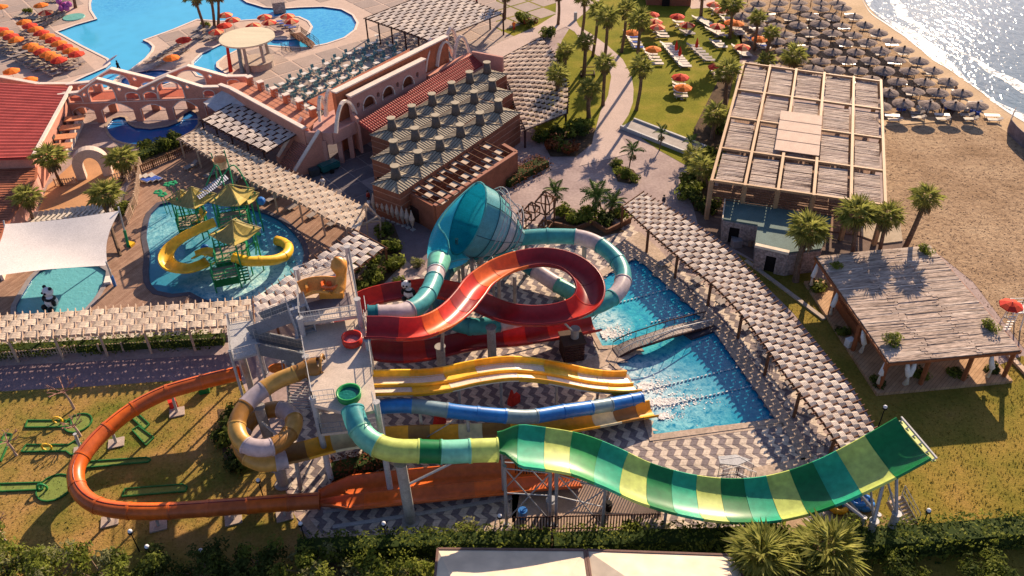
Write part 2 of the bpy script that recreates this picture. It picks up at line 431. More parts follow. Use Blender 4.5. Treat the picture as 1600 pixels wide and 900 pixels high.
def sheet(name, pts, z, mat, z1=None, holes=()):
    mb = MB(); mb.poly(pts, z, z1, holes); return struct(mb.build(name, mat))
def lawn_tufts(name, pts, n, mat, seed=1, h=.10):
    """short blades standing on the lawn, one mesh"""
    r = random.Random(seed); xs = [p[0] for p in pts]; ys = [p[1] for p in pts]; mb = MB(); k = 0
    while k < n:
        x = r.uniform(min(xs), max(xs)); y = r.uniform(min(ys), max(ys))
        if not pip(x, y, pts): continue
        k += 1
        a = r.uniform(0, 3.14); s = r.uniform(.5, 1.3) * h; dx, dy = math.cos(a) * s, math.sin(a) * s
        mb.add([(x - dx, y - dy, .04), (x + dx, y + dy, .04), (x + r.uniform(-.05, .05), y + r.uniform(-.05, .05), .04 + s * 1.5)], [(0, 1, 2)])
    o = mb.build(name, mat); o['kind'] = 'stuff'; return o

# beach
shore = [(1322, -40), (1345, -8), (1356, 10), (1372, 27), (1400, 46), (1438, 73), (1478, 103), (1515, 131), (1556, 162), (1600, 190), (1660, 222), (1760, 262)]
sandp = gps([(1120, -60), (1145, 20), (1160, 80), (1230, 105), (1375, 130), (1384, 330), (1420, 388), (1470, 400), (1520, 440), (1600, 545), (1680, 620), (2300, 700)]) + [Vector((300, 90, 0)), Vector((300, 500, 0)), Vector((30, 500, 0))]
m, n, l, b = NEW('beach_sand')
gp_ = n.new('ShaderNodeNewGeometry').outputs['Position']
c = ramp(n, [(.35, (.29, .19, .115)), (.5, (.38, .26, .165)), (.7, (.46, .33, .215))]); l.new(noise(n, l, gp_, .12, 6, .7), c.inputs[0])
c2 = ramp(n, [(.34, (.42, .38, .36)), (.5, (1, 1, 1)), (.7, (1.15, 1.15, 1.1))]); l.new(noise(n, l, gp_, 1.6, 7, .8), c2.inputs[0])
l.new(mixc(n, l, 1, c.outputs[0], c2.outputs[0], 'MULTIPLY'), b.inputs['Base Color']); b.inputs['Roughness'].default_value = .95; b.inputs['Specular IOR Level'].default_value = .05
bp = n.new('ShaderNodeBump'); bp.inputs['Distance'].default_value = .22; bp.inputs['Strength'].default_value = 1
l.new(noise(n, l, gp_, 1.3, 6, .75), bp.inputs['Height']); l.new(bp.outputs[0], b.inputs['Normal'])
SAND = m
sheet('sand_beach', XY(sandp), .02, SAND)
WETSAND = M('smooth_damp_sand', (.50, .35, .21), .85, .08, .2, .02, 3, c2=(.58, .42, .27))
sh = gps(shore)
inl = gps([(1255, -40), (1290, -8), (1318, 15), (1345, 38), (1375, 62), (1412, 92), (1450, 122), (1488, 150), (1520, 172), (1570, 205), (1660, 262), (1760, 312)])
sheet('smooth_sand_strip', XY(sh + inl[::-1]), .035, WETSAND)
# seaweed / dry litter scattered on the sand
mb = MB(); r = random.Random(3); k = 0
sp_ = XY(gps([(1378, 205), (1500, 170), (1600, 235), (1640, 560), (1600, 545), (1470, 400), (1420, 388), (1384, 330)]))
while k < 2200:
    px = r.uniform(1375, 1620); py = r.uniform(175, 560); p = G(px, py)
    if not pip(p.x, p.y, sp_): continue
    k += 1; a = r.uniform(-.6, .6) + .3; s = r.uniform(.05, .16); h = r.uniform(.02, .07)
    mb.add([(p.x - s * math.cos(a), p.y - s * math.sin(a), .02), (p.x + s * math.cos(a), p.y + s * math.sin(a), .02), (p.x + r.uniform(-.1, .1), p.y + .1, .02 + h)], [(0, 1, 2)])
o = mb.build('beach_debris', M('dry_weed', (.20, .13, .09), .9, .4, 3)); o['kind'] = 'stuff'
# sea
m, n, l, b = NEW('sea_water')
gp_ = n.new('ShaderNodeNewGeometry').outputs['Position']
c = ramp(n, [(.35, (.025, .085, .135)), (.65, (.05, .12, .175))]); l.new(noise(n, l, gp_, .05, 4), c.inputs[0]); l.new(c.outputs[0], b.inputs['Base Color'])
b.inputs['Roughness'].default_value = .05; b.inputs['IOR'].default_value = 1.33
bp = n.new('ShaderNodeBump'); bp.inputs['Distance'].default_value = .105; bp.inputs['Strength'].default_value = 1
mpp = n.new('ShaderNodeMapping'); mpp.inputs['Rotation'].default_value = (0, 0, .6); mpp.inputs['Scale'].default_value = (1.4, .7, 1); l.new(gp_, mpp.inputs[0])
l.new(noise(n, l, mpp.outputs[0], .8, 2.5, .5, .3), bp.inputs['Height']); l.new(bp.outputs[0], b.inputs['Normal'])
SEA = m
seaP = XY(sh) + [(500, 120), (900, 300), (900, 1400), (60, 1400), (60, 300)]
sheet('sea_water', seaP, .06, SEA)
# breaking foam: ragged ribbons along the shore
m, n, l, b = NEW('sea_foam')
gp_ = n.new('ShaderNodeNewGeometry').outputs['Position']
b.inputs['Base Color'].default_value = (.82, .80, .80, 1); b.inputs['Roughness'].default_value = .6
cr = ramp(n, [(.42, (0, 0, 0)), (.58, (1, 1, 1))]); l.new(noise(n, l, gp_, .9, 7, .75, .8), cr.inputs[0]); l.new(cr.outputs[0], b.inputs['Alpha'])
FOAM = m
FOAMS = M('solid_foam', (.80, .77, .74), .7, .08, 2)
dirs = (sh[-3] - sh[3]).normalized(); nrm = Vector((-dirs.y, dirs.x, 0)); nrm = nrm if nrm.x > 0 else -nrm
fine_sh = spline(sh, 1.0)
def ribbon(off, wid, amp, seed, mat, z):
    r = random.Random(seed); ph = [r.uniform(0, 6) for _ in range(4)]; mb = MB(); vs = []
    for i, p in enumerate(fine_sh):
        wv = amp * (math.sin(i * .13 + ph[0]) + .6 * math.sin(i * .31 + ph[1]) + .3 * math.sin(i * .9 + ph[2]))
        ww = wid * (.55 + .45 * math.sin(i * .21 + ph[3]))
        q = p + nrm * (off + wv); q2 = q + nrm * ww; vs += [(q.x, q.y, z), (q2.x, q2.y, z)]
    mb.add(vs, [(2 * i, 2 * i + 1, 2 * i + 3, 2 * i + 2) for i in range(len(fine_sh) - 1)][:]); o = mb.build('breaking_foam', mat); o['kind'] = 'stuff'; return o
ribbon(-.35, .55, .25, 1, FOAMS, .075)
ribbon(-.1, 3.2, .5, 2, FOAM, .085)
ribbon(4.8, 2.2, .8, 3, FOAM, .09)

# lawns
LWN = XY(gps([(925, -30), (1150, -30), (1160, 70), (1145, 160), (1105, 300), (1078, 262), (1030, 235), (965, 190), (940, 230), (905, 215), (850, 215), (820, 190), (880, 60), (905, 20)]))
sheet('garden_lawn', LWN, .02, GRASS2)
L2 = XY(gps([(775, -30), (870, -30), (869, 22), (840, 40), (800, 58), (775, 45)]))
sheet('small_lawn', L2, .02, GRASS2)
sheet('paved_path', XY(spline(gps([(868, -25), (869, 10), (868, 24), (840, 42), (800, 58), (720, 95), (790, 105), (832, 62), (862, 52), (884, 42), (898, 50), (912, 70), (940, 93), (952, 107), (955, 120), (950, 150), (938, 175), (930, 205), (905, 260), (985, 240), (975, 220), (962, 205), (970, 198), (982, 180), (989, 160), (990, 140), (987, 120), (973, 93), (950, 72), (925, 54), (905, 42), (900, 32), (920, 15), (940, -2), (955, -25)]), 99, True)), .045, M('pale_path_concrete', (.50, .385, .34), .8, .08, .3, .006, 5))
ML = XY(gps([(-160, 612), (0, 612), (140, 604), (375, 588), (395, 640), (365, 680), (350, 705), (385, 730), (440, 742), (452, 790), (480, 842), (480, 905), (-200, 925), (-400, 760)]))
sheet('minigolf_lawn', ML, .02, GRASS3)
RL = XY(gps([(1150, 395), (1215, 430), (1262, 408), (1300, 500), (1375, 605), (1470, 606), (1598, 556), (1720, 640), (1900, 900), (1330, 905), (1318, 800), (1372, 740), (1380, 690), (1330, 602), (1240, 490), (1170, 420)]))
sheet('east_lawn', RL, .02, GRASS)
BEDB = XY(gps([(-200, 838), (0, 838), (470, 842), (700, 838), (1040, 830), (1600, 822), (1800, 820), (1800, 1000), (-300, 1000)]))
sheet('hedge_bed_soil', BEDB, .01, SOIL)
sheet('kitchen_yard_soil', XY(gps([(1075, 290), (1110, 290), (1390, 320), (1420, 388), (1270, 405), (1215, 428), (1140, 385), (1090, 350)])), .012, M('yard_earth', (.17, .12, .10), .9, .2, .8))  # mottled grey-brown earth, darker than the paving around it
lawn_tufts('lawn_grass_blades', ML, 8000, GRASS3, 1, .06)
lawn_tufts('lawn_grass_blades', RL, 8000, GRASS, 2, .06)
# timber deck of the children's pool
DK = XY(gps([(180, 335), (215, 262), (300, 232), (395, 275), (480, 320), (560, 368), (480, 410), (420, 470), (395, 480), (0, 498), (-90, 500), (-100, 430), (30, 420), (160, 405)]))
sheet('timber_deck', DK, .03, plank_mat('deck_boards', (.29, .175, .125), (.37, .24, .175), R(25), .22), None, [XY(kids_pool), XY(panda_pool)])
sheet('warm_concrete_court', XY(gps([(60, 330), (75, 290), (140, 232), (205, 230), (200, 280), (160, 330), (100, 345)])), .04, M('orange_concrete', (.50, .27, .14), .8, .1, .4))
m = MB()
# lane by the minigolf, pergola shade painted in as a darker paving colour
sheet('lane_painted_shade', XY(gps([(-200, 580), (0, 572), (350, 554), (400, 552), (400, 590), (370, 590), (140, 606), (-160, 616)])), .015, M('shade_painted_lane_paver', (.235, .165, .18), .85, .12, .8, .01, 6))

def pool(pts, water, depth=1.1, cop=None, copw=.35, copz=.09, copn='pool_coping'):
    xy = XY(pts); n_ = len(xy)
    mb = MB(); mb.poly(xy, -.16); struct(mb.build('pool_water', water))
    mb = MB()
    mb.add([(x, y, -.6) for x, y in xy] + [(x, y, .01) for x, y in xy], [(i, i + n_, (i + 1) % n_ + n_, (i + 1) % n_) for i in range(n_)])
    struct(mb.build('pool_wall', BLUETILE))
    mb = MB(); P3 = [Vector((x, y, 0)) for x, y in xy]; area = sum(P3[i].x * P3[(i + 1) % n_].y - P3[(i + 1) % n_].x * P3[i].y for i in range(n_))
    sg = 1 if area > 0 else -1; outer = []
    for i in range(n_):
        a = (P3[i] - P3[i - 1]).normalized(); b_ = (P3[(i + 1) % n_] - P3[i]).normalized()
        na = Vector((a.y, -a.x, 0)) * sg; nb = Vector((b_.y, -b_.x, 0)) * sg; nn = (na + nb)
        nn = nn.normalized() if nn.length > .1 else na
        outer.append(P3[i] + nn * copw / max(.5, nn.dot(na)))
    vs = [(p.x, p.y, z) for P_ in (P3, outer) for p in P_ for z in (copz,)] + [(p.x, p.y, .0) for p in P3] + [(p.x, p.y, 0.) for p in outer]
    fs = []
    for i in range(n_):
        j = (i + 1) % n_
        fs += [(i, n_ + i, n_ + j, j), (2 * n_ + i, i, j, 2 * n_ + j), (n_ + i, 3 * n_ + i, 3 * n_ + j, n_ + j)]
    mb.add(vs, fs); struct(mb.build(copn, cop or BORDER))
WHT = (.75, .82, .82); TQ = (.05, .46, .54)
e = lambda px, py: (G(px, py).x, G(px, py).y)
SPOTS = [(*e(985, 480), 9, .7, TQ), (*e(1045, 605), 10, .55, TQ), (*e(1065, 668), 7, 1.0, TQ), (*e(1035, 535), 3.2, 1.3, (.10, .50, .52)), (*e(945, 520), 8, .9, TQ), (*e(940, 505), 3.4, 1.1, WHT), (*e(1000, 590), 4.0, .8, WHT), (*e(1040, 622), 6.5, .5, WHT), (*e(1018, 628), 2.6, 1.3, WHT)]
pool(main_pool, water_mat('splash_pool_water', (.006, .20, .36), (.03, .32, .48), 2.6, .045, SPOTS, .8), copw=.5, cop=BORDER)
pool(kids_pool, water_mat('kids_pool_water', (.035, .235, .36), (.20, .56, .64), 2.2, .08, [(*e(250, 360), 8, .9, (.30, .62, .66)), (*e(385, 445), 8, 1.2, (.55, .78, .74)), (*e(440, 400), 7, .8, (.22, .5, .55)), (*e(320, 400), 6, .5, (.16, .44, .54))], 1.6), cop=M('dark_pool_rim', (.10, .09, .11), .6), copw=.6)
pool(panda_pool, water_mat('shallow_pool_water', (.13, .42, .48), (.25, .55, .58), 2.5, .05, None, 1.6), cop=M('grey_pool_rim', (.30, .27, .28), .6), copw=.5)
pool(lazy_pool, water_mat('lazy_pool_water', (.015, .15, .42), (.03, .25, .55), 1.5, .04, None, 1.2), cop=BORDER)
BW = water_mat('big_pool_water', (.075, .45, .74), (.10, .52, .80), 1.2, .03, [(*e(530, 35), 16, 1.1, (.025, .27, .62)), (*e(420, 15), 14, 1.0, (.03, .30, .64)), (*e(180, 5), 12, .9, (.03, .30, .62)), (*e(330, 95), 7, .7, (.05, .36, .68)), (*e(150, 130), 8, .7, (.05, .36, .68))], .5, .1)
pool(bigpool, BW, cop=WTRIM, copw=.4)
pool(circle_pool, MC['lazy_pool_water'], cop=WTRIM, copw=.3)

# ================= ZIGZAG PAVING =================
ZZ = XY(gps([(590, 470), (640, 440), (700, 405), (800, 352), (905, 348), (975, 335), (1000, 372), (1040, 400), (1080, 430), (1115, 455), (1160, 500), (1210, 560), (1262, 640), (1305, 705), (1330, 745), (1262, 828), (1040, 828), (780, 838), (690, 850), (482, 846), (466, 800), (440, 745), (440, 690), (470, 640)]))
PP = [XY(main_pool)]
root = thing('zigzag_paving', None, None); root['kind'] = 'structure'
xs = [p[0] for p in ZZ]; ys = [p[1] for p in ZZ]
A_ = (.56, -.46); B_ = (-.30, -.64); PX = A_[0] + B_[0]; PY = A_[1] + B_[1]; W_ = .60
ytop = max(ys) + 1; nrow = int((ytop - min(ys)) / -PY) + 2; kcol = int((max(xs) - min(xs)) / W_) + 45
bx0 = min(xs) - PX * nrow - 2
for kk in range(kcol):
    mb = MB(); x = bx0 + kk * W_; y = ytop
    for j in range(nrow * 2):
        d = A_ if j % 2 == 0 else B_
        x2, y2 = x + d[0], y + d[1]; cx, cy = (x + x2) / 2 + W_ / 2, (y + y2) / 2
        if pip(cx, cy, ZZ) and not pip(cx, cy, PP[0]):
            gp2 = .018
            mb.add([(x + gp2, y - gp2, .03), (x2 + gp2, y2 + gp2, .03), (x2 + W_ - gp2, y2 + gp2, .03), (x + W_ - gp2, y - gp2, .03), (x + gp2, y - gp2, .0), (x2 + gp2, y2 + gp2, .0), (x2 + W_ - gp2, y2 + gp2, .0), (x + W_ - gp2, y - gp2, .0)],
                   [(0, 1, 2, 3), (0, 4, 5, 1), (1, 5, 6, 2), (2, 6, 7, 3), (3, 7, 4, 0)])
        x, y = x2, y2
    if mb.v: mb.build('paving_band', CREAM if kk % 2 else GREYP, root)
def strip(name, pts, w_, z1=.045, mat=BORDER, closed=False, z0=0.):
    pts = [Vector(p) for p in pts]; mb = MB()
    fr = frames(pts); L_ = [p - sdv * w_ / 2 for p, t, sdv, u in fr]; R_ = [p + sdv * w_ / 2 for p, t, sdv, u in fr]
    for i in range(len(pts) - 1):
        a, b_, c_, d_ = L_[i], L_[i + 1], R_[i + 1], R_[i]
        mb.hexa([(a.x, a.y, z0), (d_.x, d_.y, z0), (c_.x, c_.y, z0), (b_.x, b_.y, z0), (a.x, a.y, z1), (d_.x, d_.y, z1), (c_.x, c_.y, z1), (b_.x, b_.y, z1)])
    return mb.build(name, mat)
struct(strip('pool_edge_paving', gps([(1018, 686), (1110, 674), (1222, 660)]), .95))
struct(strip('pool_edge_paving', gps([(1128, 512), (1180, 588), (1235, 668), (1262, 718)]), 1.15))
struct(strip('pool_edge_paving', gps([(990, 393), (1050, 440), (1102, 488), (1126, 508)]), 1.1))
struct(strip('pool_edge_paving', gps([(866, 468), (905, 449), (985, 398)]), .8))
struct(strip('pool_edge_paving', gps([(1165, 742), (1262, 722)]), 1.0))
struct(strip('pool_edge_paving', gps([(905, 578), (965, 552), (1000, 541)]), 1.7, .06))
struct(strip('pool_edge_paving', gps([(470, 805), (500, 840), (690, 845), (800, 812), (810, 740)]), .7, .05))
sheet('entrance_concrete', XY(gps([(960, 385), (1000, 362), (1035, 395), (1060, 425), (1030, 428)])), .05, BORDER)
struct(strip('runout_kerb', gps([(505, 800), (640, 785), (800, 762)]), .30, .09, STEELP))
struct(strip('runout_kerb', gps([(520, 824), (640, 806), (800, 778)]), .35, .09, STEELP))

# plaza of large slabs with pale joints (north west)
slabroot = thing('slab_plaza', None, None); slabroot['kind'] = 'structure'
PLZ = XY(gps([(-60, 20), (60, -20), (150, -25), (900, -25), (870, 30), (790, 75), (700, 120), (640, 90), (560, 120), (450, 190), (330, 128), (110, 140), (-60, 120)]))
ux = Vector((math.cos(R(38)), math.sin(R(38)), 0)); uy = Vector((-ux.y, ux.x, 0))
gd = [(*G(x, y).xy,) for x, y in [(0, 0), (900, 0), (0, 240), (700, 240)]]
SL = 4.3; SLAB = [M('plaza_slab', (.39, .305, .265), .8, .08, .4, .004, 5), M('plaza_slab_grey', (.35, .28, .25), .8, .08, .4, .004, 5)]
sheet('plaza_joint_paving', PLZ, .012, M('pale_joint', (.54, .41, .34), .8, .08, 1), None, [XY(bigpool), XY(circle_pool)])
sme = []
for q in range(2):
    mb = MB(); mb.poly([(.2, .2), (SL - .2, .2), (SL - .2, SL - .2), (.2, SL - .2)], .0, .03); o = mb.build('paving_slab', SLAB[q], slabroot); sme.append(o)
o0 = G(400, 60); cnt = 0
inP = lambda p: any(pip(p.x, p.y, h) for h in HOLES)
for i in range(-26, 26):
    for j in range(-22, 24):
        c0 = o0 + ux * (i * SL) + uy * (j * SL)
        cs = [c0 + ux * a * SL + uy * b_ * SL for a in (0, .5, 1) for b_ in (0, .5, 1)]
        if all(pip(p.x, p.y, PLZ) for p in cs) and not any(inP(p) for p in cs):
            o = sme[(i + j) % 2] if cnt < 0 else sme[(i * 7 + j * 3) % 2].copy()
            col.objects.link(o); o.parent = slabroot
            o.location = (c0.x, c0.y, .012); o.rotation_euler = (0, 0, R(38)); cnt += 1
for o in sme: bpy.data.objects.remove(o)
sheet('side_lane_painted_shade', XY(gps([(602, 340), (655, 348), (690, 372), (655, 425), (628, 400), (600, 372)])), .02, M('shade_painted_paver', (.17, .13, .145), .85, .12, .8, .01, 6))  # darker paving patch: building and funnel shade painted into its colour
# shaded courtyard with dark slabs
CY = XY(gps([(500, 240), (555, 205), (600, 240), (585, 290), (600, 345), (570, 350), (470, 300), (450, 275)]))
courtroot = thing('courtyard_paving', None, None); courtroot['kind'] = 'structure'
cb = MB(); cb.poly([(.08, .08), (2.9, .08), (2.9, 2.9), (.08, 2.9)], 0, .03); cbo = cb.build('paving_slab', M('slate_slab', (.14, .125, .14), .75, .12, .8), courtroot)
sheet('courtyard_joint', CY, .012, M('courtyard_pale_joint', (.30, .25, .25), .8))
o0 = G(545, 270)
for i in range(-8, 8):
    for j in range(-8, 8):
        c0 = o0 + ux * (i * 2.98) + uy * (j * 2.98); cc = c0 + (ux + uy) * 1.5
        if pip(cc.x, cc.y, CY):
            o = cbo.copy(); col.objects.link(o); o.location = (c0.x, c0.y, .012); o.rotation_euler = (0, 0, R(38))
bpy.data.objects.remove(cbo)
ZF[0] = True
# ================= SLIDES =================
def sweep_section(pts, fr, prof, mat, parent, name, closed, th=.07, flange=0.):
    mb = MB(); mb.smooth = True
    n = len(pts); rings = []
    for (p, t, s, u), t_ in zip(fr, pts):
        pr = prof(t_[1]); rings.append([p + s * a + u * b for a, b in pr])
    k = len(rings[0])
    def skin(rs, rev, cl):
        m_ = len(rs[0]); vs = [q for r_ in rs for q in r_]; fs = []
        for i in range(len(rs) - 1):
            for j in range(m_ if cl else m_ - 1):
                a, b, c, d = i * m_ + j, i * m_ + (j + 1) % m_, (i + 1) * m_ + (j + 1) % m_, (i + 1) * m_ + j
                fs.append((a, b, c, d) if rev else (d, c, b, a))
        mb.add(vs, fs)
    if closed:
        skin(rings, True, True)
        cs = [sum(r_, Vector()) / k for r_ in rings]
        for end in (0, -1):
            if flange:
                i0, i1 = (0, min(1, n - 1)) if end == 0 else (n - 1, max(0, n - 2))
                t = fr[i0][1]
                for sgn in ((1,) if end == 0 else (-1,)):
                    ra = [cs[i0] + (q - cs[i0]) * (1 + flange) for q in rings[i0]]
                    rb = [q + t * .12 * sgn for q in ra]
                    skin([ra, rb] if sgn > 0 else [rb, ra], True, True)
                    skin([[cs[i0] + (q - cs[i0]) * .97 for q in rings[i0]], ra], end == 0, True)
                    skin([rb, [cs[i0] + (q - cs[i0]) * 1.0 + t * .12 * sgn for q in rings[i0]]], end == 0, True)
    else:
        outer = []
        for r_, (p, t, s, u) in zip(rings, fr):
            m_ = len(r_); o_ = []
            for j in range(m_):
                d = (r_[min(m_ - 1, j + 1)] - r_[max(0, j - 1)]).normalized(); nn = d.cross(t); o_.append(r_[j] + nn * th)
            outer.append(o_)
        # make sure "outer" lies below
        if (outer[0][k // 2] - rings[0][k // 2]).dot(fr[0][3]) > 0:
            outer = [[2 * a - b for a, b in zip(r_, o_)] for r_, o_ in zip(rings, outer)]
        skin(rings, False, False); skin(outer, True, False)
        for j, sg in ((0, 1), (k - 1, -1)):
            a = [[r_[j] + fr[i][3] * .03 + fr[i][2] * (-.05 * sg), o_[j] - fr[i][2] * .10 * sg + fr[i][3] * .03, o_[j] - fr[i][2] * .10 * sg - fr[i][3] * .10] for i, (r_, o_) in enumerate(zip(rings, outer))]
            b = [[r_[j] + fr[i][2] * .0, r_[j] + fr[i][3] * .03 + fr[i][2] * (-.05 * sg)] for i, r_ in enumerate(rings)]
            skin(a, sg < 0, False); skin(b, sg < 0, False)
        if n > 2:
            t0_ = fr[0][1]; u0_ = fr[0][3] * .028; A_ = rings[0]; skin([[q + u0_ for q in A_], [q + u0_ + t0_ * .07 for q in A_]], False, False); skin([[q + u0_ + t0_ * .07 for q in A_], [q + t0_ * .07 for q in A_]], False, False)
        for i0 in (0, -1):
            mb.add(list(rings[i0]) + list(outer[i0]), [(j, j + 1, k + j + 1, k + j) if i0 else (k + j, k + j + 1, j + 1, j) for j in range(k - 1)])
    return mb.build(name, mat, parent)
def slide_run(parent, path, prof, mats, seclen, closed, name='slide_section', flange=.07, t0=0.):
    """path: dense list of Vector; splits it in coloured sections"""
    d = [0.]
    for i in range(1, len(path)): d.append(d[-1] + (path[i] - path[i - 1]).length)
    fr = frames(path); tot = d[-1]; ns = max(1, round(tot / seclen)) if not isinstance(seclen, (list, tuple)) else len(seclen)
    cuts = [tot * i / ns for i in range(ns + 1)] if not isinstance(seclen, (list, tuple)) else None
    if cuts is None:
        s_ = sum(seclen); cuts = [0.]
        for v in seclen: cuts.append(cuts[-1] + v / s_ * tot)
    i = 0
    for q in range(ns):
        a = i
        while i < len(path) - 1 and d[i] < cuts[q + 1] - 1e-4: i += 1
        idx = list(range(a, i + 1))
        if len(idx) < 2: continue
        sweep_section([(path[j], d[j] / tot) for j in idx], [fr[j] for j in idx], prof, mats[q % len(mats)], parent, name, closed, flange=flange)
    return d
def circ(r, n=18): return lambda t: [(r * math.cos(6.2832 * i / n), r * math.sin(6.2832 * i / n)) for i in range(n)]
def half(w_, dep, p=2.2, n=12): return lambda t: [(w_ * (2 * i / n - 1), dep * abs(2 * i / n - 1) ** p) for i in range(n + 1)]
def column(parent, base, top, r, cap=True, name='support_column', mat=None, foot=True):
    mb = MB(); mb.smooth = False; mb.cyl(base, top, r, r * .96, 14)
    if foot: mb.cyl(Vector(base), Vector(base) + Vector((0, 0, .12)), r * 1.7, r * 1.7, 12)
    if cap: mb.cyl(top, Vector(top) + Vector((0, 0, .06)), r * 1.2, r * 1.2, 14)
    return mb.build(name, mat or CONC, parent)
def brace(parent, a, b, r=.07, mat=None, name='brace'):
    mb = MB(); mb.cyl(a, b, r, r, 6); return mb.build(name, mat or STEEL, parent)
def railing(parent, pts, h=1.1, bars=True, mat=None, gap=.28, name='railing', rr=.026):
    mb = MB(); pts = [Vector(p) for p in pts]
    for a, b in zip(pts, pts[1:]):
        L = (b - a).length; n = max(1, round(L / 1.6)); up = Vector((0, 0, 1))
        for z in (h, h * .52, .12): mb.beam(a + up * z, b + up * z, rr * 1.6, rr * 1.6)
        for i in range(n + 1):
            p = a.lerp(b, i / n); mb.beam(p, p + up * h, rr * 2, rr * 2)
        if bars:
            n = max(1, int(L / gap))
            for i in range(n):
                p = a.lerp(b, (i + .5) / n); mb.beam(p + up * .1, p + up * h, rr * .7, rr * .7)
    return mb.build(name, mat or STEELP, parent)

# --- green wave slide ---
gs = thing('green_water_slide', 'long green striped slide, tube at the tower opening into a wide wave-shaped half pipe', 'water slide', G(642, 815))
tubeP = spline(gps([(548, 622, 11.6), (551, 640, 11.2), (557, 660, 10.8), (569, 681, 10.3), (590, 696, 9.9), (618, 704, 9.6), (655, 705, 9.3), (700, 706, 8.9), (745, 704, 8.6), (778, 703, 8.4)]), .45)
slide_run(gs, tubeP[2:], lambda t: circ(lerp(.84, .88, t))(t), [TEALP, GRN5, GRN4, GRN1, GRN5, GRN4], [2.0, 2.6, 4.2, 1.7, 3, 3], True, flange=.06)
mb = MB(); mb.smooth = True
c0 = tubeP[3]; t_ = (tubeP[4] - tubeP[3]).normalized(); fr0 = frames(tubeP)[3]
ring = lambda c, r, n=18, s=fr0[2], u=fr0[3]: [c + (s * math.cos(6.2832 * i / n) + u * math.sin(6.2832 * i / n)) * r for i in range(n)]
tb = G(546, 620, 11.0)
mb.add([tb + Vector((math.cos(6.2832 * i / 20) * r_, math.sin(6.2832 * i / 20) * r_ * 1.0, z)) for r_, z in ((.74, 0), (.80, .5), (.95, .54), (.90, .0)) for i in range(20)],
       [(k * 20 + i, (k + 1) * 20 + i, (k + 1) * 20 + (i + 1) % 20, k * 20 + (i + 1) % 20) for k in range(3) for i in range(20)] + [tuple(range(20))])
mb.build('entry_tub', GRN2, gs)
mb = MB(); mb.poly([(tb.x + math.cos(i * .4488) * .8, tb.y + math.sin(i * .4488) * .8) for i in range(14)], tb.z + .3)
mb.build('tub_water', water_mat('tub_water', (.01, .14, .12), (.1, .35, .28), 4, .06, None, 3), gs)
openP = spline(gps([(778, 703, 7.55), (800, 703, 7.4), (850, 709, 6.9), (900, 718, 6.2), (950, 737, 5.1), (1000, 760, 4.0), (1050, 776, 3.1), (1100, 786, 2.5), (1150, 790, 2.25), (1200, 787, 2.4), (1250, 776, 3.0), (1300, 758, 4.0), (1350, 734, 5.4), (1395, 710, 6.9), (1430, 690, 8.1)]), .45)
def gprof(t, n=16):
    f = min(1., t / .055); f = f * f * (3 - 2 * f); w_ = lerp(.88, 1.98, f); dep = lerp(.88, .64, f)
    return [(w_ * (2 * i / n - 1), dep * abs(2 * i / n - 1) ** lerp(2.0, 3.2, f)) for i in range(n + 1)]
slide_run(gs, openP, gprof, [GRN1, GRN3, GRN4, GRN2, GRN3, GRN4, GRN1, GRN3, GRN4, GRN1, GRN3, GRN4, GRN1, GRN3, GRN4, GRN1], [1.2, 1.9, 1.9, 1.8, 1.9, 1.8, 1.9, 1.9, 1.9, 1.9, 1.9, 1.9, 1.9, 1.9, 2.0, 2.9], False)
fre = frames(openP)[-1]; mb = MB()
for a in (-1.95, -1.2, -.4, .4, 1.2, 1.95): mb.beam(fre[0] + fre[2] * a + fre[3] * .1, fre[0] + fre[2] * a + fre[3] * .1 + fre[1] * .35, .08, .08)
mb.beam(fre[0] + fre[2] * -2.1 + fre[1] * .35 + fre[3] * .3, fre[0] + fre[2] * 2.1 + fre[1] * .35 + fre[3] * .3, .12, .12); mb.build('end_rail', STEELP, gs)
mb = MB(); mb.beam(fre[0] + fre[2] * -2.05 + fre[1] * .1 + fre[3] * .02, fre[0] + fre[2] * 2.05 + fre[1] * .1 + fre[3] * .02, .35, .12); mb.build('end_lip', GRN4, gs)
column(gs, G(642, 815), G(626, 724, 8.1), .42)
brace(gs, G(632, 760, 4.6), G(705, 724, 7.6), .1, STEELP)
def under(path, frac):
    d = int(frac * (len(path) - 1)); return path[d]
# scaffold below the half pipe
cols = []
for f_, nm in ((.03, 0), (.13, 1), (.15, 1), (.26, 2)):
    p = under(openP, f_)
    for sd_ in (-1, 1):
        fr1 = frames(openP)[int(f_ * (len(openP) - 1))]; q = fr1[0] + fr1[2] * 1.5 * sd_
        column(gs, (q.x, q.y, 0), (q.x, q.y, q.z - .1), .13, mat=STEEL); cols.append(Vector((q.x, q.y, q.z)))
for a, b in ((0, 2), (1, 3), (4, 6), (5, 7), (0, 1), (2, 3), (6, 7)):
    A, B = cols[a], cols[b]
    brace(gs, (A.x, A.y, .5), (B.x, B.y, B.z * .95), .055); brace(gs, (A.x, A.y, A.z * .95), (B.x, B.y, .5), .055); brace(gs, (A.x, A.y, A.z * .55), (B.x, B.y, B.z * .55), .05)
    brace(gs, (A.x, A.y, A.z * .95), (B.x, B.y, B.z * .95), .05)
for f_ in (.40, .52, .64):
    fr1 = frames(openP)[int(f_ * (len(openP) - 1))]
    for sd_ in (-1, 1):
        q = fr1[0] + fr1[2] * 1.3 * sd_; column(gs, (q.x, q.y, 0), (q.x, q.y, q.z), .12, mat=STEEL)
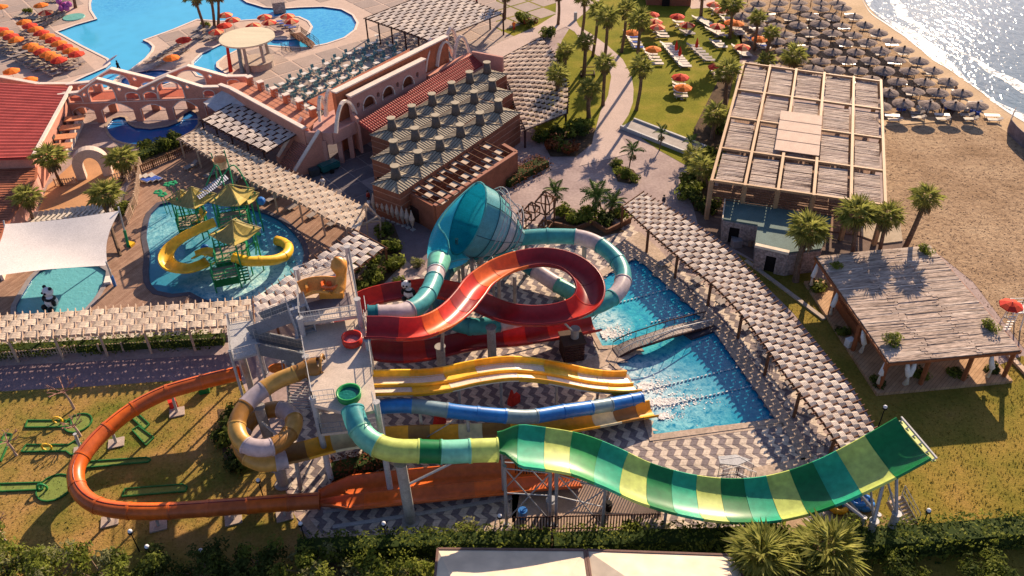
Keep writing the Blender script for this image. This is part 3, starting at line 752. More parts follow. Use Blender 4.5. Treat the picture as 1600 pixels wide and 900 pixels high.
for bx_, by_, f_, r_ in ((1338, 842, .80, .16), (1360, 838, .83, .16), (1352, 850, .90, .30), (1384, 845, .93, .30)):
    fr1 = frames(openP)[int(f_ * (len(openP) - 1))]; bq = G(bx_, by_)
    column(gs, bq, (bq.x, bq.y, max(2.6, fr1[0].z - 3.0)), r_, mat=STEEL)
    brace(gs, (bq.x, bq.y, max(2.5, fr1[0].z - 3.1)), fr1[0] + fr1[2] * (1.2 if by_ > 840 else -1.0) - Vector((0, 0, .1)), .14)
    brace(gs, (bq.x, bq.y, max(2.5, fr1[0].z - 3.1)), fr1[0] + fr1[2] * -1.2 - Vector((0, 0, .1)), .09)

# --- twin lane yellow slide ---
ys_ = thing('yellow_twin_slide', 'yellow twin-lane slide with white beds waving down into the lower pool', 'water slide', G(700, 640))
yP = spline(gps([(580, 604, 7.6), (625, 603, 7.0), (660, 602, 6.5), (700, 597, 5.9), (740, 588, 5.5), (790, 581, 5.1), (830, 582, 4.5), (870, 588, 3.6), (920, 598, 2.3), (960, 602, 1.2), (988, 601, .55)]), .45)
def pp(lst): return lambda t: lst
ML1 = [.9 + 0 * i for i in range(9)]
WB = M('white_slide_bed', (.74, .62, .50), .3, .06, 1, spec=.5)
slide_run(ys_, yP, pp([(1.28, .52), (1.24, .32), (1.16, .10), (1.02, .02)][::-1]), [YELO, YELO], 3.2, False, 'side_wall')
slide_run(ys_, yP, pp([(-1.02, .02), (-1.16, .10), (-1.24, .32), (-1.28, .52)][::-1]), [YEL, YELO], 3.2, False, 'side_wall')
slide_run(ys_, yP, pp([(.16, .03), (.57, -.03), (1.02, .02)]), [WB, YEL, WB], 3.2, False, 'lane_bed')
slide_run(ys_, yP, pp([(-1.02, .02), (-.57, -.03), (-.16, .03)]), [WB, WB, YEL], 3.2, False, 'lane_bed')
slide_run(ys_, yP, pp([(-.16, .03), (-.11, .2), (0, .27), (.11, .2), (.16, .03)]), [YEL], 3.2, False, 'lane_divider')
for f_ in (.3, .47, .68, .86):
    p = under(yP, f_); column(ys_, (p.x, p.y, 0), (p.x, p.y, p.z - .15), .14, mat=STEEL); brace(ys_, (p.x, p.y - 1, p.z - .15), (p.x, p.y + 1, p.z - .15), .07)

# --- blue tube ---
bs = thing('blue_tube_slide', 'blue closed tube slide with grey bands ending in the splash pool', 'water slide', G(700, 670))
bP = spline(gps([(586, 637, 6.5), (620, 634, 6.3), (655, 635, 6.0), (690, 640, 5.6), (730, 645, 5.0), (790, 650, 4.2), (830, 651, 3.6), (880, 643, 2.8), (930, 636, 1.9), (975, 628, 1.15), (1002, 623, .85)]), .45)
slide_run(bs, bP, circ(.61), [BLUEP, GREYB, BLUEP, BLUEP, GREYB, BLUEP, BLUEP, GREYB, BLUEP, BLUEP], [2.6, 3, 2.4, 2.8, 2.6, 2.8, 2.6, 2.2, 2.2, 1.4], True)
for f_ in (.14, .3, .52, .72):
    p = under(bP, f_); column(bs, (p.x, p.y, 0), (p.x, p.y, p.z - .5), .14, mat=STEELP)
brace(bs, G(655, 690, 3), under(bP, .3), .05)

# --- tan spiral slide ---
ts = thing('tan_spiral_slide', 'tan and brown spiral tube slide that becomes an open orange chute to the pool', 'water slide', G(443, 757))
tP = spline(gps([(482, 574, 11.0), (462, 584, 10.9), (430, 597, 10.5), (397, 620, 10.1), (376, 646, 9.7), (370, 672, 9.3), (384, 695, 8.9), (415, 700, 8.5), (443, 688, 8.2), (460, 661, 7.8), (446, 642, 7.5), (420, 641, 7.2), (393, 655, 6.9), (377, 680, 6.5), (379, 703, 6.2), (396, 719, 6.0), (420, 724, 5.8), (448, 718, 5.6)]), .4)
slide_run(ts, tP, circ(.66), [BROWNP, TANP, LILAC, BROWNP, TANP, LILAC, BROWNP, TANP, LILAC, BROWNP, BROWNP, LILAC, BROWNP, TANP, LILAC], [1, 3, 2.6, 2.2, 2.2, 2.4, 2.4, 2, 2.4, 2.4, 2, 1.6, 2, 2.4, 1.6], True, flange=.06)
tO = spline(gps([(448, 718, 4.95), (480, 711, 4.8), (520, 700, 4.6), (560, 693, 4.3), (630, 687, 3.7), (700, 685, 3.0), (790, 681, 2.2), (860, 673, 1.6), (920, 664, 1.1), (977, 653, .6), (1020, 645, .35)]), .45)
slide_run(ts, tO, half(.86, .62, 2.4), [BROWNP, YELO, CREAMP, YELO, BROWNP, YELO, CREAMP, BROWNP, YELO, YELO, YELO, CREAMP, BROWNP, YELO], [1.6, 2, 3, 3, 2, 2.2, 2.2, 2.6, 2.6, 2.6, 2.6, 2.4, 2.2, 1.6], False)
column(ts, G(443, 757), G(404, 636, 8.7), .42); column(ts, G(470, 765), G(462, 717, 4.2), .18)
brace(ts, G(404, 640, 8.2), G(376, 646, 8.9), .12); brace(ts, G(410, 660, 7.4), G(443, 688, 7.7), .12); brace(ts, G(420, 690, 5.4), G(420, 722, 5.2), .12)
for f_ in (.42, .62, .8):
    p = under(tO, f_); column(ts, (p.x, p.y, 0), (p.x, p.y, p.z - .15), .12, mat=STEELP)
hd = MB(); hd.smooth = True; hp = G(484, 572, 11.4)
hd.tube([hp + Vector((-.3, 0, -.6)), hp + Vector((.4, .1, -.4)), hp + Vector((.9, .2, -.1))], [.8, .95, .75], 12, False); hd.build('entry_hood', BROWNP, ts)
hd = MB(); hd.tube([hp + Vector((1.0, .8 * math.cos(a), .9 * math.sin(a))) for a in [i * .314 for i in range(11)]], .12, 8); hd.build('grab_hoop', BROWNP, ts)

# --- burnt orange slide ---
os_ = thing('orange_loop_slide', 'burnt orange slide curving round the minigolf lawn to a long run-out', 'water slide', G(172, 815))
oP = spline(gps([(374, 583, 3.7), (340, 591, 3.6), (300, 601, 3.45), (255, 615, 3.3), (210, 638, 3.1), (168, 670, 2.9), (135, 705, 2.7), (119, 735, 2.5), (123, 765, 2.35), (146, 787, 2.25), (185, 797, 2.15), (240, 799, 2.05), (300, 796, 1.95), (370, 791, 1.8), (440, 786, 1.6), (500, 782, 1.45)]), .4)
slide_run(os_, oP, circ(.66), [ORP, RUSTP, RUSTP, ORP, RUSTP, ORP, RUSTP, RUSTP, ORP, RUSTP, RUSTP], 2.9, True, flange=.06)
mb = MB(); mb.tube([p + Vector((0, 0, .67)) for p in oP], .035, 4); mb.build('tube_seam', MAROON, os_)
rP = spline(gps([(500, 784, .75), (530, 778, .7), (580, 772, .65), (640, 766, .6), (720, 758, .5), (800, 750, .45), (860, 744, .4), (905, 741, .35)]), .5)
def rprof(side):
    def f(t):
        g_ = min(1, t / .12); w_ = lerp(.62, 1.62, g_)
        if side: return [(.04, .25), (w_ * .3, .02), (w_ * .75, .02), (w_, .55)]
        return [(-w_, .55), (-w_ * .75, .02), (-w_ * .3, .02), (-.04, .25)]
    return f
slide_run(os_, rP, rprof(1), [RUSTP, ORP, RUSTP], 3, False, 'runout_lane'); slide_run(os_, rP, rprof(0), [RUSTP, RUSTP, ORP], 3, False, 'runout_lane')
for bp_, tp_, zt in (((277, 645), (266, 625), 2.6), ((182, 693), (172, 672), 2.2), ((172, 815), (170, 800), 1.5), ((248, 822), (246, 803), 1.4), ((128, 705), (130, 706), 2.0), ((365, 812), (362, 800), 1.2), ((445, 806), (443, 795), 1.0)):
    b_ = G(*bp_); column(os_, b_, (b_.x + .1, b_.y, zt + .1), .13, mat=STEELP, foot=False)
    mb = MB(); mb.box(b_ + Vector((0, 0, .06)), (1.3, 1.1, .16), .3); mb.build('footing', M('pale_footing', (.42, .34, .29), .9), os_)
for f_ in (.15, .4, .65, .9):
    p = under(rP, f_); column(os_, (p.x, p.y, 0), (p.x, p.y, p.z), .2, mat=STEEL, cap=False, foot=False)

# --- red raft slide ---
rs = thing('red_raft_slide', 'red and maroon open raft slide looping over itself beside the tower', 'water slide', G(770, 575))
RP = spline(gps([(572, 525, 11.3), (600, 525, 11.2), (632, 527, 11.0), (662, 524, 10.7), (692, 512, 10.2), (716, 494, 9.6), (735, 472, 9.0), (752, 450, 8.6), (785, 428, 8.2), (820, 416, 7.9), (855, 413, 7.6), (888, 421, 7.3), (913, 440, 7.0), (922, 464, 6.7), (912, 486, 6.4), (880, 500, 6.1), (840, 505, 5.8), (800, 502, 5.5), (768, 492, 5.2), (738, 478, 4.9), (705, 466, 4.6), (670, 461, 4.4), (635, 464, 4.2), (600, 470, 4.0), (570, 480, 3.8), (548, 500, 3.5), (545, 525, 3.2), (562, 548, 2.95), (590, 558, 2.7), (630, 562, 2.4), (675, 557, 2.1), (715, 548, 1.8), (760, 540, 1.5), (810, 536, 1.2), (860, 528, .9), (900, 520, .65), (930, 514, .5)]), .42)
slide_run(rs, RP, half(1.22, 1.0, 2.6), [MAROON, REDP, ORP, REDP, MAROON, REDP, ORP, ORP, MAROON, MAROON, MAROON, MAROON, REDP, MAROON, MAROON, MAROON, MAROON, MAROON, REDP, REDP, MAROON, REDP, MAROON, MAROON, MAROON, MAROON, REDP, MAROON, MAROON, MAROON, REDP, MAROON, REDP, REDP], 2.45, False)  # orange sections among the reds also paint sunlit stretches
mb = MB(); mb.smooth = True; tb = G(590, 524, 11.0); tb = G(551, 535, 11.2)
mb.add([tb + Vector((math.cos(6.2832 * i / 18) * r_, math.sin(6.2832 * i / 18) * r_, z)) for r_, z in ((.62, 0), (.7, .6), (.84, .65), (.8, .0)) for i in range(18)],
       [(k * 18 + i, (k + 1) * 18 + i, (k + 1) * 18 + (i + 1) % 18, k * 18 + (i + 1) % 18) for k in range(3) for i in range(18)] + [tuple(range(18))])
mb.build('entry_tub', REDP, rs); mb = MB(); mb.poly([(tb.x + math.cos(i * .4488) * .66, tb.y + math.sin(i * .4488) * .66) for i in range(14)], tb.z + .3); mb.build('tub_water', M('pink_tub_water', (.42, .10, .11), .1, .3, 4, spec=.5), rs)
for bp_, t_, r_ in (((770, 577), (769, 492, 5.2), .42), ((693, 600), (687, 528, 4.6), .42), ((897, 556), (915, 505, 3.4), .40), ((805, 483), (808, 440, 4.2), .2), ((680, 520), (683, 500, 2.6), .34), ((781, 487), (781, 448, 5.3), .2)):
    b_ = G(*bp_); t2 = G(*t_); column(rs, b_, (b_.x, b_.y, t2.z), r_)
brace(rs, G(770, 500, 5.0), G(745, 478, 4.5), .1); brace(rs, G(897, 520, 3), G(880, 503, 5.8), .1); brace(rs, G(770, 560, 1.2), G(850, 540, 2.2), .06); brace(rs, G(690, 560, 2.5), G(692, 514, 9.9), .16)

# --- turquoise funnel slide ---
fs_ = thing('turquoise_funnel_slide', 'turquoise tube slide with a giant tilted funnel and striped cone shell', 'water slide', G(740, 450))
fP = spline(gps([(574, 492, 11.5), (600, 491, 11.3), (628, 489, 11.0), (652, 478, 10.6), (668, 460, 10.2), (677, 440, 9.8), (683, 420, 9.3)]), .4)
slide_run(fs_, fP, circ(.82), [TEALD, LILAC, TEALP, TEALP, LILAC, TEALP], [1, 3.2, 3.6, 3.2, 2, 1], True, flange=.08)
# cone shell
C0 = G(730, 341, 9.4); C3 = G(812, 372, 5.2); ax = (C3 - C0).normalized()
LN = (C3 - C0).length
hz = Vector((-ax.y, ax.x, 0)).normalized(); hz = hz if hz.y > 0 else -hz   # far side
uu = ax.cross(hz); uu = uu if uu.z > 0 else -uu
for m_ in (TEALP, TEALD, LILAC): translucent(m_, .3)
M('shell_pale_turquoise', (.34, .60, .62), .36, .1, 1, spec=.5); M('shell_turquoise', (.12, .44, .47), .36, .1, 1, spec=.5); M('shell_white', (.66, .60, .62), .36, .1, 1, spec=.5)
def cring(c, r, n=28, a0=0, a1=6.2832, sq=1.): return [c + (uu * math.cos(lerp(a0, a1, i / n)) + hz * math.sin(lerp(a0, a1, i / n)) * sq) * r for i in range(n + (0 if abs(a1 - a0 - 6.2832) < .01 else 1))]
prof = [(0, 3.8), (.28, 3.6), (.55, 2.9), (.74, 2.1), (.9, 1.35), (1.0, .95)]
CM = [MC['shell_turquoise'], M('shell_pale_turquoise', (.22, .50, .53), .35, .1, 1, spec=.5), MC['shell_white'], MC['shell_turquoise'], MC['shell_pale_turquoise']]
for m_ in CM[:4]: translucent(m_, .4)
n_ = 28
for q in range(5):
    (t0, r0), (t1, r1) = prof[q], prof[q + 1]
    for h_ in range(7):   # seven shell panels round the cone
        mb = MB(); mb.smooth = True
        a0, a1 = 6.2832 * h_ / 7 + .35, 6.2832 * (h_ + 1) / 7 + .35
        for off, rev in ((0, 0),):
            A = cring(C0 + ax * LN * t0, r0 + off, 4, a0, a1); B = cring(C0 + ax * LN * t1, r1 + off, 4, a0, a1)
            fs2 = [(i, i + 1, i + 6, i + 5) if not rev else (i + 5, i + 6, i + 1, i) for i in range(4)]
            mb.add(A + B, fs2)
        mb.build('shell_panel', CM[q] if (q != 1 or h_ % 2) else CM[0], fs_)
mb = MB()
for t0, r0 in prof[1:5]: mb.tube(cring(C0 + ax * LN * t0, r0 + .06) + [cring(C0 + ax * LN * t0, r0 + .06)[0]], .04, 5)
for h_ in range(7):
    a = 6.2832 * h_ / 7 + .35; mb.tube([C0 + ax * LN * t0 + (uu * math.cos(a) + hz * math.sin(a)) * (r0 + .05) for t0, r0 in prof], .035, 4)
mb.build('shell_ribs', M('dark_teal_rib', (.04, .10, .12), .5), fs_)
mb = MB(); mb.tube(cring(C0, 3.84, 28) + [cring(C0, 3.84, 28)[0]], .10, 6); mb.build('mouth_rim', TEALP, fs_)
for tq, rq in ((.36, 3.75), (.72, 2.7)):      # two lattice hoops round the shell
    mb = MB()
    for dr, dx in ((0, 0), (.5, .2)):
        if True: mb.tube(cring(C0 + ax * (LN * tq + dx), rq + dr, 28) + [cring(C0 + ax * (LN * tq + dx), rq + dr, 28)[0]], .045, 5)
    for i in range(16):
        a, b_ = 6.2832 * i / 16, 6.2832 * (i + 1) / 16
        P = lambda an, dr, dx: C0 + ax * (LN * tq + dx) + (uu * math.cos(an) + hz * math.sin(an)) * (rq + dr)
        mb.cyl(P(a, 0, 0), P(b_, .5, .2), .03, .03, 4, False)
    mb.build('lattice_hoop', STEELP, fs_)
mb = MB()
for an in (0., .45, -.45):
    a_ = C0 + ax * LN * .36 + (uu * math.cos(an) + hz * math.sin(an)) * 4.0; b_ = C0 + ax * LN * .72 + (uu * math.cos(an) + hz * math.sin(an)) * 3.0
    mb.cyl(a_, b_, .06, .06, 5)
mb.build('hoop_tie', STEELP, fs_)
# open dish between inlet tube and mouth
Pi = G(686, 408, 9.0); di = (fP[-1] - fP[-3]).normalized()
mb = MB(); mb.smooth = True; rows = []; NS = 14
si = di.cross(Vector((0, 0, 1))).normalized(); ui = si.cross(di)
for k in range(NS + 1):
    t = k / NS; f = t ** .8; c = Pi.lerp(C0, t); r_ = lerp(.95, 3.78, t ** .75)
    U = ui.lerp(uu, t).normalized(); V = (-si).lerp(hz, t); V = (V - U * V.dot(U)).normalized()
    if V.dot(hz) < 0 and t > .5: V = -V
    a0 = lerp(.0, .0, t); rows.append([c + (U * math.cos(a) + V * math.sin(a)) * r_ for a in [lerp(lerp(-1.0, .75, min(1, t * 3)), lerp(4.6, 4.1, t), i / 16) for i in range(17)]])
vs_ = [q for r_ in rows for q in r_]
mb.add(vs_, [(i * 17 + j, i * 17 + j + 1, (i + 1) * 17 + j + 1, (i + 1) * 17 + j) for i in range(NS) for j in range(16)])
dish = mb.build('funnel_dish', M('funnel_blue', (.05, .52, .72), .22, .08, .3, spec=.5), fs_)
translucent(MC['funnel_blue'], .68)
mb = MB(); mb.smooth = True; pl_ = [cring(C0 + ax * LN * t0, r0 - .08) for t0, r0 in prof]
mb.add([q for r_ in pl_ for q in r_], [(i * 28 + j, i * 28 + (j + 1) % 28, (i + 1) * 28 + (j + 1) % 28, (i + 1) * 28 + j) for i in range(5) for j in range(28)]); mb.build('inner_liner', MC['funnel_blue'], fs_)
mb = MB(); mb.tube([r_[0] for r_ in rows], .09, 5); mb.tube([r_[-1] for r_ in rows], .09, 5); mb.build('dish_rim', TEALP, fs_)
mb = MB(); mb.smooth = True
mb.tube([fP[-1] - di * .3, fP[-1] + di * .3, Pi + di * .25], [.86, .98, 1.12], 16, False); mb.build('inlet_collar', GRN5, fs_)
qP = spline(gps([(812, 372, 5.2), (835, 370, 5.1), (870, 369, 5.0), (905, 371, 4.9), (932, 380, 4.8), (953, 395, 4.65), (968, 413, 4.5), (974, 434, 4.4), (966, 456, 4.3), (945, 472, 4.2), (915, 483, 4.1), (880, 490, 4.0), (840, 492, 3.85), (800, 500, 3.7), (765, 508, 3.7), (735, 510, 3.5), (705, 500, 3.3), (688, 480, 3.1), (686, 450, 2.9), (700, 420, 2.7), (728, 402, 2.5), (765, 396, 2.3), (800, 402, 2.0), (832, 420, 1.7), (866, 442, 1.3), (902, 463, .95)]), .42)
slide_run(fs_, qP, circ(.82), [TEALP, TEALP, LILAC, TEALP, TEALP, LILAC, TEALP, TEALP, TEALP, LILAC, TEALP, TEALP, TEALD, LILAC, TEALD, GRN5, TEALD, TEALP, TEALD, LILAC, GRN5, TEALD, LILAC, LILAC, TEALP], 2.9, True, flange=.08)
for bp_, zt, r_ in (((823, 430), 4.4, .2), ((806, 415), 4.4, .28), ((912, 415), 4.2, .26), ((725, 455), 4.0, .2), ((740, 462), 4.6, .2), ((755, 455), 4.8, .2), ((772, 470), 4.2, .13), ((718, 440), 5.5, .16), ((750, 430), 5.0, .28)):
    b_ = G(*bp_); column(fs_, b_, (b_.x, b_.y, zt), r_)
cb_ = C0 + ax * LN * .36 - uu * 3.5
for bp_ in ((725, 455), (740, 462), (755, 455), (718, 440), (750, 430)):
    b_ = G(*bp_); brace(fs_, (b_.x, b_.y, 4.2), cb_ + Vector((rnd.uniform(-1, 1), rnd.uniform(-1, 1), .1)), .09); brace(fs_, (b_.x, b_.y, 1), (G(740, 450).x, G(740, 450).y, 4), .05)
brace(fs_, G(926, 500), G(958, 462, 4.6), .05, M('black_cable', (.03, .03, .035), .5)); brace(fs_, G(920, 496), G(968, 440, 5.0), .05, MC['black_cable'])

# ================= TOWER =================
tw = thing('slide_tower', 'concrete and steel slide start tower with railed platforms and stairs', 'tower', G(505, 690))
def deck(name, pts, z, th=.3, mat=DECKC):
    mb = MB(); mb.poly(XY(gps(pts, z)), zq(z) - th, zq(z)); return mb.build(name, mat, tw)
U_ = [(465, 433), (545, 407), (562, 492), (470, 505)]; ZU = 12.6
deck('upper_platform', U_, ZU)
L_ = [(470, 512), (568, 496), (578, 560), (590, 640), (552, 648), (522, 640), (490, 632)]; ZL = 11.0
deck('lower_platform', L_, ZL)
deck('tub_platform', [(495, 648), (592, 640), (596, 668), (502, 678)], 7.6, .25)
deck('tube_platform', [(572, 628), (598, 625), (603, 690), (578, 695)], 6.2, .25)
railing(tw, gps([(465, 433), (545, 407), (562, 492)], ZU)); railing(tw, gps([(470, 505), (465, 433)], ZU))
railing(tw, gps([(470, 505), (562, 492)], ZU - 1.1), 1.1, gap=.2); railing(tw, gps([(470, 505), (562, 492)], ZU), 1.1, gap=.2)
railing(tw, gps([(474, 540), (490, 628), (524, 624)], ZL)); railing(tw, gps([(578, 545), (583, 585)], ZL)); railing(tw, gps([(583, 628), (590, 650)], ZL))
railing(tw, gps([(495, 648), (502, 678), (596, 668)], 7.6), mat=STEEL); railing(tw, gps([(570, 500), (574, 518)], ZL)); railing(tw, gps([(571, 478), (574, 500)], ZL + .4))
for bx_, by_, zt in ((505, 700, 13.6), (598, 692, 13.0), (575, 560, 13.5), (478, 560, 12.4), (560, 640, 10.8), (500, 520, 12.2)):
    pass
colpts = [((466, 436), ZU, 1.1), ((546, 409), ZU, 1.6), ((562, 493), ZU, 1.7), ((470, 506), ZU, .6), ((576, 545), ZL, .9), ((490, 628), ZL, .4), ((590, 642), ZL, .9), ((478, 560), ZL, .2)]
for (px, py), z, ex in colpts:
    p = G(px, py, z); column(tw, (p.x, p.y, 0), (p.x, p.y, p.z + ex), .24, mat=STEELP)
pts9 = [G(a[0], a[1], z) for (a, z, ex) in colpts]
for a, b_ in ((0, 3), (3, 7), (7, 5), (1, 2), (2, 4), (4, 6), (0, 1)):
    A, B = pts9[a], pts9[b_]
    for z in (3.6, 6.2): brace(tw, (A.x, A.y, z), (B.x, B.y, z), .13, STEELP, 'cross_beam')
    brace(tw, (A.x, A.y, .3), (B.x, B.y, 6.2), .07, STEEL)
deck('inner_floor', [(476, 560), (574, 545), (590, 640), (490, 640)], 7.4, .25)
SLB = M('slate_blue_panel', (.20, .225, .27), .6, .1, 1)
def stairs(parent, a, b, wv, n, ttl='stair_tread', mat=STEEL, rail=True, th=.06, panel=False):
    a = Vector(a); b = Vector(b); d = b - a; hd_ = Vector((d.x, d.y, 0)).normalized(); sv = Vector((-hd_.y, hd_.x, 0)) * wv / 2
    for i in range(n):
        c = a.lerp(b, (i + .5) / n); mb = MB(); dd = (Vector((d.x, d.y, 0)).length) / n
        mb.beam(c - hd_ * dd * .48, c + hd_ * dd * .48, wv, th); mb.build(ttl, mat, parent)
    for s_ in (-1, 1):
        mb = MB(); mb.beam(a + sv * s_ - Vector((0, 0, .1)), b + sv * s_ - Vector((0, 0, .1)), .08, .35); mb.build('stair_stringer', mat, parent)
        if rail: railing(parent, [a + sv * s_, b + sv * s_], 1.1, gap=.3)
        if panel: mb = MB(); up_ = Vector((0, 0, .45)); mb.beam(a + sv * s_ * 1.04 + up_, b + sv * s_ * 1.04 + up_, .04, .9); mb.build('flank_panel', SLB, parent)
LAND = [(358, 506), (394, 500), (404, 552), (363, 563)]
deck('stair_landing', LAND, 7.0, .2, STEELP)
railing(tw, gps([(394, 500), (358, 506), (363, 563), (404, 552)], 7.0), 1.15, gap=.25)
for px, py in LAND:
    p = G(px, py, 7.0); column(tw, (p.x, p.y, 0), (p.x, p.y, 7.6), .12, mat=STEELP)
column(tw, G(396, 618), (G(396, 618).x, G(396, 618).y, 6.4), .3)
stairs(tw, G(400, 512, 7.1), G(468, 487, 10.9), 2.0, 16, mat=SLB, panel=True)
stairs(tw, G(478, 556, 3.9), G(402, 540, 7.0), 2.0, 14, mat=SLB, panel=True)
deck('stair_landing', [(440, 560), (490, 552), (495, 590), (446, 598)], 3.8, .2, STEEL)
stairs(tw, G(470, 640, .3), G(466, 580, 3.8), 2.0, 14)
railing(tw, gps([(440, 560), (446, 598), (495, 590)], 3.8), 1.1)
stairs(tw, G(480, 522, 11.0), G(468, 500, 11.0) + Vector((0, 0, 1.6)), 1.5, 6)
deck('stair_landing', [(455, 470), (475, 466), (478, 525), (462, 530)], 10.95, .2, STEEL)
# orange family slide feature standing on the upper platform
TANO = M('muted_orange_fibreglass', (.66, .28, .05), .36, .14, .8, spec=.5)
kd = thing('orange_body_slide', 'orange curved slide seat with tall scoop on the upper platform', 'slide', G(520, 455, ZU))
slide_run(kd, spline(gps([(474, 462, ZU + .35), (490, 456, ZU + .45), (508, 455, ZU + .5), (522, 457, ZU + .45)]), .3), half(.95, .8, 2), [TANO], 2.2, False, 'seat_trough')
mb = MB(); mb.smooth = True; mb.tube(gps([(527, 462, ZU + .3), (531, 450, ZU + .7), (533, 438, ZU + 1.2), (533, 428, ZU + 1.8), (531, 420, ZU + 2.4), (529, 413, ZU + 2.9), (526, 407, ZU + 3.4), (523, 402, ZU + 3.9)]), [.5, .5, .46, .46, .66, .74, .5, .06], 12); mb.build('tall_scoop', TANO, kd)
mb = MB(); mb.tube([G(517, 444, ZU + 1.0) + Vector((.75 * math.cos(a), .75 * math.sin(a), .1)) for a in [i * .6283 for i in range(11)]], .16, 6); mb.sphere(G(517, 444, ZU + .55), .55, 10, 6); mb.build('orange_drum', ORP, kd)
mb = MB(); mb.hexa([*gps([(474, 452, ZU), (478, 462, ZU), (482, 460, ZU), (479, 450, ZU)]), *gps([(474, 436, ZU + 1.3), (478, 450, ZU + 1), (482, 449, ZU + 1), (479, 435, ZU + 1.4)])]); mb.beam(G(500, 461, ZU + .35), G(537, 460, ZU + .35), .5, .7); mb.build('side_wall', TANO, kd)
m_ = MB(); q = XY(gps([(480, 474), (545, 457), (550, 475), (475, 492)], ZU)); m_.poly(q, zq(ZU), zq(ZU) + .03); tag(m_.build('grey_mat', M('grey_rubber_mat', (.16, .13, .14), .9)), 'dark grey rubber mat lying on the upper tower platform', 'mat')

ZF[0] = False
# ================= WOVEN PERGOLAS =================
def interp(pl, t):
    d = [0.]
    for a, b in zip(pl, pl[1:]): d.append(d[-1] + (b - a).length)
    s = t * d[-1]
    for i in range(len(pl) - 1):
        if s <= d[i + 1] or i == len(pl) - 2:
            k = (s - d[i]) / max(1e-6, d[i + 1] - d[i]); return pl[i].lerp(pl[i + 1], k)
def plen(pl): return sum((b - a).length for a, b in zip(pl, pl[1:]))
def pergola(name, label, Lp, Rp, h, nl, pitch, smats, rmat, post_every=4, pmat=None, sides='LR', group='woven slat shade pergolas', bow=.055, base_z=0., over=.45, pl=.9):
    L = spline(gps(Lp, h), 1.); Rr = spline(gps(Rp, h), 1.)
    b0 = L[0]; th_ = thing(name, label, 'pergola', (b0.x, b0.y, base_z), 0, group)
    n = max(2, round((plen(L) + plen(Rr)) / 2 / pitch)); up = Vector((0, 0, 1)); o = Vector(th_.location)
    ums = []
    for q, sm_ in enumerate(smats):
        mb = MB(); zs = [(-1.0, -.075), (-.42, bow), (.42, bow), (1.0, -.075)]; r = random.Random(q)
        ns = 4
        for k in range(ns):
            y0 = -.47 + k * .94 / ns + .012; y1 = y0 + .94 / ns - .045; j = r.uniform(-.02, .02)
            vs = [(x + j, y, z + e_) for x, z in zs for e_ in (.0, .03) for y in (y0, y1)]
            fs = []
            for i in range(3):
                a = i * 4; b_ = a + 4; fs += [(a, a + 1, b_ + 1, b_), (a + 2, b_ + 2, b_ + 3, a + 3), (a, b_, b_ + 2, a + 2), (a + 1, a + 3, b_ + 3, b_ + 1)]
            fs += [(0, 2, 3, 1), (12, 13, 15, 14)]; mb.add(vs, fs)
        ums.append(mb.build('woven_panel', sm_, th_, local=True))
    rr = random.Random(len(label))
    for i in range(n + 1):
        a = interp(L, i / n); b_ = interp(Rr, i / n); d = (b_ - a).normalized()
        mb = MB(); mb.beam(a - d * over, b_ + d * over, .07, .16); mb.build('rafter', rmat, th_)
        for j in range(nl):
            if (i + j) % 2 or i == 0 and j % 2 or i == n + 1: continue
            if i in (0, n): pass
            c = a.lerp(b_, (j + .5) / nl); i0, i1 = max(0, i - 1), min(n, i + 1)
            p0 = interp(L, i0 / n).lerp(interp(Rr, i0 / n), (j + .5) / nl); p1 = interp(L, i1 / n).lerp(interp(Rr, i1 / n), (j + .5) / nl)
            dv = p1 - p0; half_ = i in (0, n)
            wj = (b_ - a).length / nl; src = ums[rr.randrange(len(ums))]
            ob = src.copy(); col.objects.link(ob)
            mid = (p0 + p1) / 2
            ob.location = mid - o; ob.rotation_euler = (0, 0, math.atan2(dv.y, dv.x)); ob.scale = (dv.length / 2 * pl, wj * .98, 1)
    for u_ in ums: bpy.data.objects.remove(u_)
    for e_ in (0, 1):
        pl = L if e_ == 0 else Rr
        mb = MB(); pts = [interp(pl, i / n) - up * .14 for i in range(n + 1)]
        for a, b_ in zip(pts, pts[1:]): mb.beam(a, b_, .10, .16)
        mb.build('edge_beam', pmat or rmat, th_)
        if 'LR'[e_] in sides:
            for i in range(0, n + 1, post_every):
                p = interp(pl, i / n); mb = MB(); mb.box((p.x, p.y, (base_z + p.z - .2) / 2), (.22, .22, p.z - .2 - base_z), .4); mb.build('post', pmat or rmat, th_)
    return th_
SL1 = [SLATL, M('pale_slat_b', (.55, .44, .34), .7, .14, 1.4), M('pale_slat_c', (.67, .55, .43), .7, .12, 1.4)]
SL4 = [M('faded_slat', (.53, .45, .39), .7, .16, 1.4), M('faded_slat_b', (.46, .38, .33), .7, .16, 1.4), M('faded_slat_c', (.60, .52, .46), .7, .14, 1.4)]
SL3 = [M('tan_slat', (.50, .39, .31), .7, .16, 1.4), M('tan_slat_b', (.43, .32, .25), .7, .16, 1.4), M('tan_slat_c', (.58, .46, .37), .7, .14, 1.4)]
SL2 = [SLATW, M('grey_white_slat', (.50, .44, .41), .7, .14, 1.4), M('bright_slat', (.66, .57, .50), .7, .12, 1.4)]
pergola('woven_pergola', 'long pale woven-slat pergola over loungers between the hedge and the panda pool', [(-60, 497), (0, 493), (100, 487), (200, 480), (300, 474), (398, 467)], [(-60, 535), (0, 531), (100, 524), (200, 518), (300, 512), (398, 506)], 2.9, 4, .72, SL1, BEIGEW, 6)
pergola('woven_pergola', 'pale diagonal woven-slat pergola between the play pool and the courtyard', [(311, 200), (400, 245), (487, 284), (574, 326)], [(280, 216), (400, 287), (462, 313), (520, 345), (560, 361)], 2.9, 6, .82, SL1, BEIGEW, 5)
